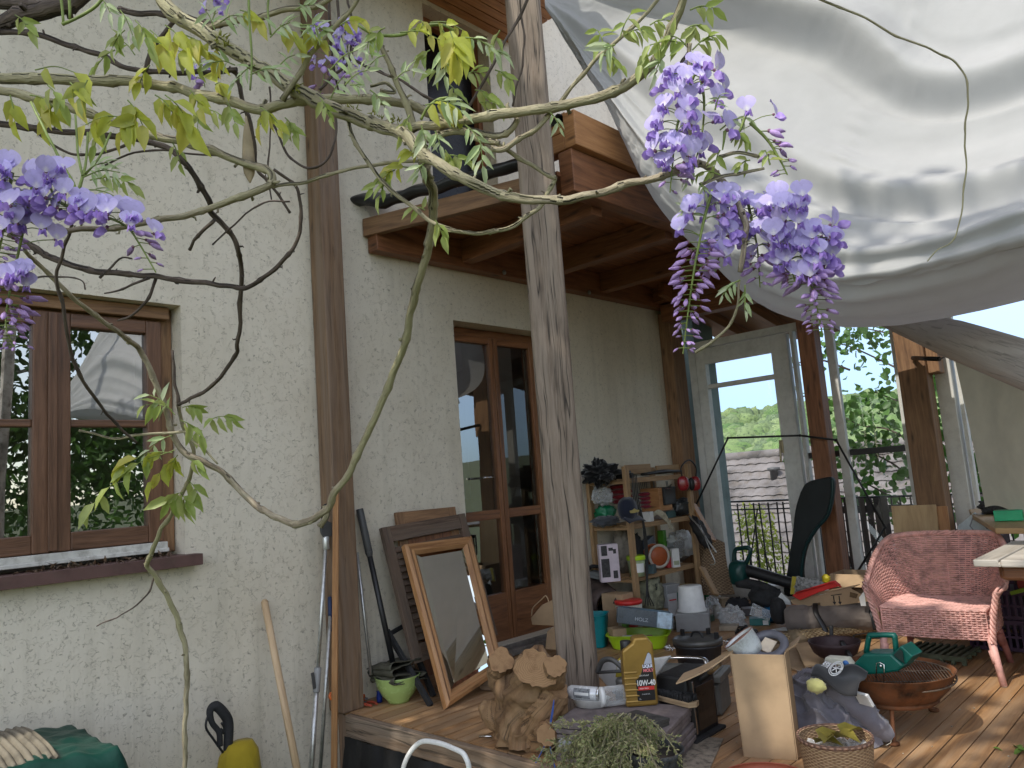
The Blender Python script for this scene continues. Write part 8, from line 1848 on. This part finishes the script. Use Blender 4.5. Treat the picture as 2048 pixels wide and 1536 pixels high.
for a in [  # px,py,dist, tip px,py, leaflets, leaflet px, material
 (20, 190, 1.15, 30, 240, 4, 62, 'Y'), (60, 190, 1.15, 110, 215, 4, 52, 'Y'), (140, 165, 1.1, 160, 195, 3, 60, 'Y'), (175, 160, 1.1, 165, 190, 3, 66, 'G'), (250, 235, 1.1, 170, 250, 5, 70, 'Y'),
 (285, 230, 1.08, 245, 260, 5, 66, 'Y'), (255, 200, 1.08, 285, 250, 5, 68, 'Y'), (330, 190, 1.08, 380, 250, 6, 76, 'Y'), (310, 190, 1.08, 345, 225, 5, 62, 'Y'), (70, 140, 1.15, 150, 145, 2, 70, 'Y'),
 (300, 60, 1.2, 330, 100, 4, 70, 'Y'), (330, 50, 1.2, 370, 95, 4, 70, 'Y'), (370, 70, 1.2, 420, 110, 5, 62, 'Y'), (410, 80, 1.2, 440, 110, 4, 60, 'Y'), (240, 20, 1.15, 265, 70, 6, 40, 'P'), (205, 0, 1.15, 220, 25, 5, 34, 'P'),
 (270, 40, 1.15, 300, 90, 5, 46, 'G'), (230, 100, 1.25, 195, 130, 4, 44, 'G'), (350, 100, 1.25, 400, 130, 4, 50, 'G'), (270, 110, 1.25, 240, 80, 4, 36, 'G'), (400, 215, 1.2, 395, 255, 3, 46, 'G'), (420, 220, 1.2, 450, 240, 3, 40, 'G'),
 (570, 235, 1.2, 590, 265, 5, 44, 'G'), (540, 220, 1.2, 520, 250, 3, 44, 'Y'), (430, 170, 1.2, 440, 165, 4, 52, 'Y'), (470, 130, 1.15, 425, 125, 6, 36, 'P'), (500, 150, 1.1, 560, 140, 6, 40, 'P'), (540, 75, 1.1, 580, 45, 7, 32, 'P'),
 (440, 45, 1.15, 480, 30, 6, 36, 'P'), (560, 50, 1.12, 600, 90, 5, 46, 'Y'), (600, 60, 1.12, 640, 85, 5, 44, 'Y'), (600, 50, 1.1, 655, 65, 5, 40, 'P'), (640, 90, 1.1, 625, 40, 6, 40, 'P'), (660, 140, 1.08, 715, 100, 7, 34, 'P'), (690, 170, 1.08, 735, 140, 6, 30, 'P'), (700, 170, 1.08, 720, 175, 4, 26, 'P'),
 (900, 62, 1.08, 915, 120, 7, 72, 'Y'), (880, 52, 1.1, 905, 110, 6, 64, 'Y'), (850, 55, 1.1, 840, 40, 4, 36, 'Y'), (770, 55, 1.1, 750, 75, 4, 40, 'G'), (740, 60, 1.1, 735, 95, 6, 34, 'P'), (800, 65, 1.1, 880, 80, 4, 40, 'Y'), (930, 75, 1.08, 980, 95, 6, 32, 'P'), (890, 90, 1.1, 890, 150, 6, 46, 'P'), (860, 45, 1.1, 925, 60, 4, 34, 'Y'),
 (860, 100, 1.2, 840, 120, 5, 36, 'G'), (890, 150, 1.2, 870, 140, 4, 36, 'G'), (930, 150, 1.2, 960, 145, 5, 38, 'G'), (985, 100, 1.15, 1005, 110, 6, 38, 'P'), (990, 140, 1.15, 1020, 160, 6, 38, 'G'), (950, 180, 1.15, 985, 195, 5, 38, 'G'), (960, 205, 1.15, 1010, 215, 6, 34, 'G'), (900, 170, 1.2, 920, 200, 5, 36, 'G'),
 (850, 210, 1.1, 905, 215, 6, 46, 'Y'), (870, 200, 1.08, 920, 220, 6, 50, 'P'), (842, 250, 1.08, 852, 290, 6, 44, 'P'), (870, 262, 1.08, 880, 290, 6, 32, 'P'), (850, 325, 1.08, 835, 345, 6, 34, 'P'), (960, 280, 1.06, 965, 330, 6, 50, 'P'), (890, 300, 1.12, 900, 320, 5, 40, 'G'), (900, 310, 1.12, 935, 325, 5, 36, 'G'), (830, 310, 1.12, 820, 300, 4, 36, 'Y'),
 (790, 340, 1.15, 745, 375, 6, 34, 'G'), (780, 350, 1.15, 760, 390, 5, 36, 'G'), (820, 335, 1.15, 770, 345, 5, 34, 'Y'), (870, 440, 1.12, 885, 470, 5, 36, 'G'), (850, 420, 1.15, 830, 415, 3, 34, 'G'),
 (1380, 100, .95, 1340, 70, 6, 40, 'G'), (1375, 90, .95, 1300, 90, 7, 42, 'G'), (1210, 100, 1.02, 1195, 60, 6, 40, 'G'), (1205, 110, 1.02, 1240, 130, 6, 38, 'G'), (1250, 70, 1.02, 1290, 60, 6, 36, 'G'), (1240, 75, 1.02, 1260, 30, 4, 40, 'G'), (1370, 60, .95, 1400, 50, 5, 36, 'G'), (1385, 100, .95, 1430, 70, 6, 40, 'G'), (1380, 20, .95, 1425, 15, 6, 40, 'G'), (1300, 50, 1.0, 1330, 40, 5, 34, 'G'), (1300, 90, 1.0, 1280, 130, 5, 38, 'G'), (1330, 110, .95, 1310, 145, 6, 36, 'P'), (1380, 110, .95, 1400, 130, 6, 30, 'P'), (1230, 90, 1.0, 1210, 100, 6, 46, 'P'),
 (1430, 220, .93, 1440, 190, 6, 24, 'P'), (1440, 260, .93, 1490, 235, 6, 28, 'P'), (1470, 260, .93, 1490, 280, 5, 36, 'G'), (1440, 300, .93, 1430, 330, 4, 32, 'G'), (1500, 320, .93, 1480, 330, 4, 30, 'G'), (1540, 330, .93, 1530, 300, 4, 30, 'G'), (1390, 440, .93, 1370, 410, 5, 28, 'P'), (1390, 335, .93, 1375, 360, 6, 26, 'P'), (1480, 560, .93, 1445, 590, 7, 28, 'P'), (1490, 570, .93, 1490, 620, 5, 32, 'P'), (1400, 365, .93, 1410, 385, 5, 24, 'P'), (1440, 350, .93, 1400, 345, 4, 30, 'G'),
 (165, 350, 1.0, 215, 325, 7, 34, 'P'), (165, 355, 1.0, 240, 345, 8, 34, 'P'), (180, 360, 1.0, 270, 370, 9, 34, 'G'), (150, 380, 1.0, 265, 415, 8, 30, 'P'), (60, 365, 1.0, 85, 350, 5, 26, 'G'),
 (345, 820, 1.6, 290, 810, 5, 42, 'G'), (350, 830, 1.6, 300, 790, 6, 38, 'P'), (360, 840, 1.6, 400, 870, 6, 40, 'G'), (365, 815, 1.6, 392, 815, 6, 34, 'G'), (410, 845, 1.6, 465, 835, 6, 38, 'G'), (345, 870, 1.6, 290, 910, 6, 34, 'P'), (350, 900, 1.6, 175, 1020, 10, 62, 'G'), (345, 905, 1.6, 250, 930, 4, 52, 'Y'), (350, 920, 1.65, 310, 960, 4, 56, 'Y'), (380, 920, 1.6, 400, 930, 6, 34, 'G'), (365, 985, 1.7, 335, 1000, 6, 50, 'G'), (360, 985, 1.7, 375, 1010, 5, 50, 'G'), (375, 960, 1.7, 395, 985, 4, 44, 'G'), (355, 910, 1.65, 345, 930, 6, 40, 'Y'),
] + [
 (30, 30, 1.25, 60, 60, 5, 40, 'G'), (95, 170, 1.12, 120, 205, 4, 46, 'G'), (210, 240, 1.15, 190, 290, 4, 44, 'G'), (380, 180, 1.15, 400, 215, 5, 40, 'Y'), (455, 205, 1.12, 470, 245, 5, 38, 'G'), (520, 215, 1.12, 560, 255, 5, 36, 'Y'),
 (640, 195, 1.12, 660, 235, 5, 34, 'G'), (300, 130, 1.2, 280, 165, 4, 40, 'Y'), (250, 60, 1.2, 225, 95, 5, 36, 'G'), (480, 20, 1.15, 520, 45, 5, 38, 'Y'), (590, 20, 1.12, 630, 10, 5, 34, 'P'), (680, 50, 1.1, 720, 40, 5, 36, 'Y'),
 (740, 180, 1.1, 770, 215, 5, 34, 'P'), (790, 160, 1.1, 820, 140, 5, 34, 'P'), (820, 230, 1.1, 800, 270, 5, 34, 'G'), (930, 250, 1.08, 960, 285, 5, 34, 'P'), (1100, 225, 1.06, 1120, 255, 4, 28, 'P'), (660, 200, 1.1, 690, 150, 6, 34, 'P'),
 (345, 285, 1.15, 360, 325, 4, 36, 'G'), (110, 205, 1.15, 90, 250, 4, 44, 'Y'), (510, 130, 1.12, 470, 165, 6, 32, 'P'), (430, 60, 1.15, 410, 20, 5, 34, 'P'), (560, 130, 1.12, 590, 110, 5, 30, 'P'), (1000, 60, 1.15, 985, 100, 4, 34, 'G'), (770, 110, 1.1, 740, 130, 4, 30, 'P'),
]:
    compound(*a[:7], {'Y': ML_Y, 'G': ML_G, 'P': ML_P}[a[7]], {'Y': .55, 'G': .5, 'P': .35}[a[7]], {'Y': .5, 'G': .4, 'P': .3}[a[7]])

# ---- flowers
def petalm(name, c_edge, c_mid, trans=.35):
    m, nt, b = nmat(name); uv = uvco(nt); sx = N(nt, 'ShaderNodeSeparateXYZ'); nt.links.new(uv, sx.inputs[0])
    c = ramp(nt, [(0, c_mid), (.22, c_mid), (.45, c_edge), (1, c_edge)], sx.outputs[1])
    n = noisetex(nt, objco(nt), 220, 3); c = mixc(nt, c, tuple(q * .7 for q in c_edge), math_(nt, 'MULTIPLY', math_(nt, 'SUBTRACT', n, .5, True), 2, True))
    g = N(nt, 'ShaderNodeNewGeometry'); hs = N(nt, 'ShaderNodeHueSaturation'); nt.links.new(c, hs.inputs['Color']); nt.links.new(math_(nt, 'ADD', math_(nt, 'MULTIPLY', g.outputs['Random Per Island'], .3), .85), hs.inputs['Value'])
    nt.links.new(hs.outputs[0], b.inputs['Base Color']); b.inputs['Roughness'].default_value = .5
    out = nt.nodes['Material Output']; t = N(nt, 'ShaderNodeBsdfTranslucent'); nt.links.new(hs.outputs[0], t.inputs[0]); mx = N(nt, 'ShaderNodeMixShader'); mx.inputs[0].default_value = trans
    nt.links.new(b.outputs[0], mx.inputs[1]); nt.links.new(t.outputs[0], mx.inputs[2]); nt.links.new(mx.outputs[0], out.inputs['Surface']); return m
M_BAN = petalm('banner petal', (.58, .51, .82), (.86, .83, .84)); M_KEEL = petalm('keel petal', (.42, .28, .70), (.48, .34, .74)); M_BUD = petalm('flower bud', (.58, .36, .67), (.58, .40, .72)); M_CAL = paint((.22, .10, .16), .7)
FM = [M_BAN, M_KEEL, M_BUD, M_CAL, GREENST]
def floret(mb, base, d, s):
    """pea flower: d = facing direction, s = banner width"""
    d = d.normalized(); upv = (UPZ - d * UPZ.dot(d)); upv = upv.normalized() if upv.length > .05 else V((0, 1, 0)); sd = d.cross(upv)
    def ban(u, v):
        a = (u - .5) * 2; r = v
        w_ = .56 * math.sin(min(1, r * 1.12) * math.pi * .56) ** .8 * (1.04 - .34 * r ** 4); 
        x = a * w_; z = r * .95 - .16 * a * a * r - .1 * (1 - abs(a)) ** 8 * r ** 6
        y = -.30 * r ** 2 + .16 * (a * a) * r - .05 * math.exp(-(a / .12) ** 2) * r
        return base + sd * (x * s) + upv * (z * s) + d * (y * s + s * .1)
    b0 = len(mb.f); mb.grid(ban, 8, 7, 0, True, 1, 1)
    for f in range(b0, len(mb.f)): mb.uv[f] = [(u_, v_ + .6 * abs(u_ - .5)) for u_, v_ in mb.uv[f]]
    for sg in (-1, 1):
        def wing(u, v, sg=sg):
            t = u; w_ = .26 * math.sin(min(1, t * 1.05) * math.pi) ** .6
            return base + d * (s * (.12 + .62 * t)) + sd * (sg * s * (.05 + .17 * math.sin(t * 2.6) * (1 - .4 * v))) + upv * (s * ((v - .62) * w_ * 1.7 - .10 - .22 * t * t))
        mb.grid(wing, 6, 4, 1, True)
    mb.blob(base + d * (s * .30) - upv * (s * .18), (s * .5, s * .16, s * .24), Matrix((d, sd, upv)).transposed(), 1, 8, 6)
    mb.blob(base, (s * .18, s * .18, s * .18), None, 3, 6, 5)
def bud(mb, base, d, s):
    d = d.normalized(); _, a, b = frame_from(d); 
    pts = [base, base + d * s * .25, base + d * s * .6 + UPZ * (s * .04), base + d * s]; mb.tube(pts, [s * .10, s * .20, s * .23, s * .05], 7, 2, True, True, .8); mb.blob(base, (s * .26, s * .26, s * .26), None, 3, 6, 4)
def raceme(pts, d, n_open, n_bud, spx=38, width=46, face=.6, first=0.0, split=.55, dark=False):
    P_ = px_path(pts, (d, d), 8); st = MB(); st.tube(P_, [.0022, .0008], 6, 4, False); fl = MB(); m = len(P_) - 1
    back = -FWD
    for k in range(n_open):
        t = first + (split - first) * random.random(); p = P_[min(int(t * m), m)]
        a_ = random.uniform(0, 6.283); rad = (RGT * math.cos(a_) + back * math.sin(a_) * .8); 
        if rad.dot(back) < -.3: rad = rad - back * rad.dot(back) * 1.6
        L = width * d / FPX * random.uniform(.55, 1.1) * (1 - .45 * t)
        e = p + rad.normalized() * L + UPZ * (L * random.uniform(-.15, .35)); st.tube(crv([p, p.lerp(e, .5) + UPZ * .002, e], 3), .0006, 4, 4, False)
        f = (rad * .75 + back * face * random.uniform(.4, 1.3) + UPZ * random.uniform(-.25, .35) + rdir() * .25); floret(fl, e, f, spx * d / FPX * random.uniform(.85, 1.12))
    for k in range(n_bud):
        t = split * .9 + (1 - split * .9) * (k + random.random()) / max(1, n_bud); p = P_[min(int(t * m), m)]; fade = 1 - .62 * max(0, (t - split) / (1 - split + 1e-6))
        a_ = random.uniform(0, 6.283); rad = (RGT * math.cos(a_) + back * math.sin(a_) * .8).normalized(); L = width * .62 * d / FPX * (1 - .55 * t) * random.uniform(.7, 1.2)
        e = p + rad * L - UPZ * (L * .1); st.tube([p, e], .0006, 4, 4, False); bud(fl, e, rad * .8 - UPZ * random.uniform(.2, .7) + rdir() * .2, 33 * d / FPX * fade * random.uniform(.8, 1.15))
    o = st.build('flower_raceme', FM, WV); fl.build('florets', FM, o)
random.seed(123)
raceme([(70, 350), (55, 420), (38, 500), (20, 580), (12, 650), (30, 700)], .88, 34, 44, 40, 78, .7, 0, .62)
raceme([(25, 345), (15, 400), (5, 470), (-10, 540)], .88, 16, 12, 40, 60, .7, 0, .7)
raceme([(110, 400), (165, 425), (215, 435), (255, 455), (280, 490), (312, 545)], .88, 26, 9, 42, 62, .8, 0, .72)
raceme([(95, 340), (100, 370), (110, 400)], .88, 4, 0, 40, 40, .8, 0, 1)
raceme([(1388, 150), (1365, 210), (1350, 275), (1345, 330), (1340, 385)], .93, 32, 6, 38, 56, .7, 0, .85)
raceme([(1400, 150), (1408, 200), (1405, 260), (1392, 320)], .97, 15, 0, 38, 44, .4, 0, 1)
raceme([(1493, 225), (1480, 260), (1462, 285)], .93, 1, 0, 42, 6, .9, 0, .1)
raceme([(1450, 262), (1448, 280), (1445, 300)], .93, 1, 0, 42, 6, .9, 0, .1)
raceme([(1500, 245), (1535, 280), (1560, 320), (1575, 350)], .93, 1, 13, 30, 46, .6, 0, .05)
raceme([(1425, 380), (1408, 440), (1390, 530), (1378, 610), (1366, 708)], .93, 9, 66, 38, 58, .9, .12, .42)
raceme([(1455, 395), (1440, 445), (1440, 500), (1430, 545)], .95, 19, 5, 36, 42, .6, 0, .85)
raceme([(1495, 400), (1505, 450), (1515, 500), (1520, 575)], .97, 24, 10, 36, 42, .4, 0, .8)
raceme([(1600, 415), (1606, 470), (1612, 530), (1628, 590), (1645, 668)], .92, 38, 44, 38, 66, .8, 0, .64)
raceme([(1560, 440), (1580, 520), (1592, 575)], .92, 12, 12, 38, 46, .8, 0, .7)
raceme([(665, 50), (655, 110), (640, 190)], 2.2, 26, 6, 20, 44, .4, 0, .8)
raceme([(690, 60), (697, 110), (705, 170)], 2.2, 16, 4, 20, 28, .4, 0, .8)
raceme([(400, 120), (405, 150), (410, 175)], 1.5, 8, 3, 18, 24, .4, 0, .8)
raceme([(425, -10), (430, 20), (425, 40)], 1.4, 6, 0, 26, 24, .4, 0, 1)
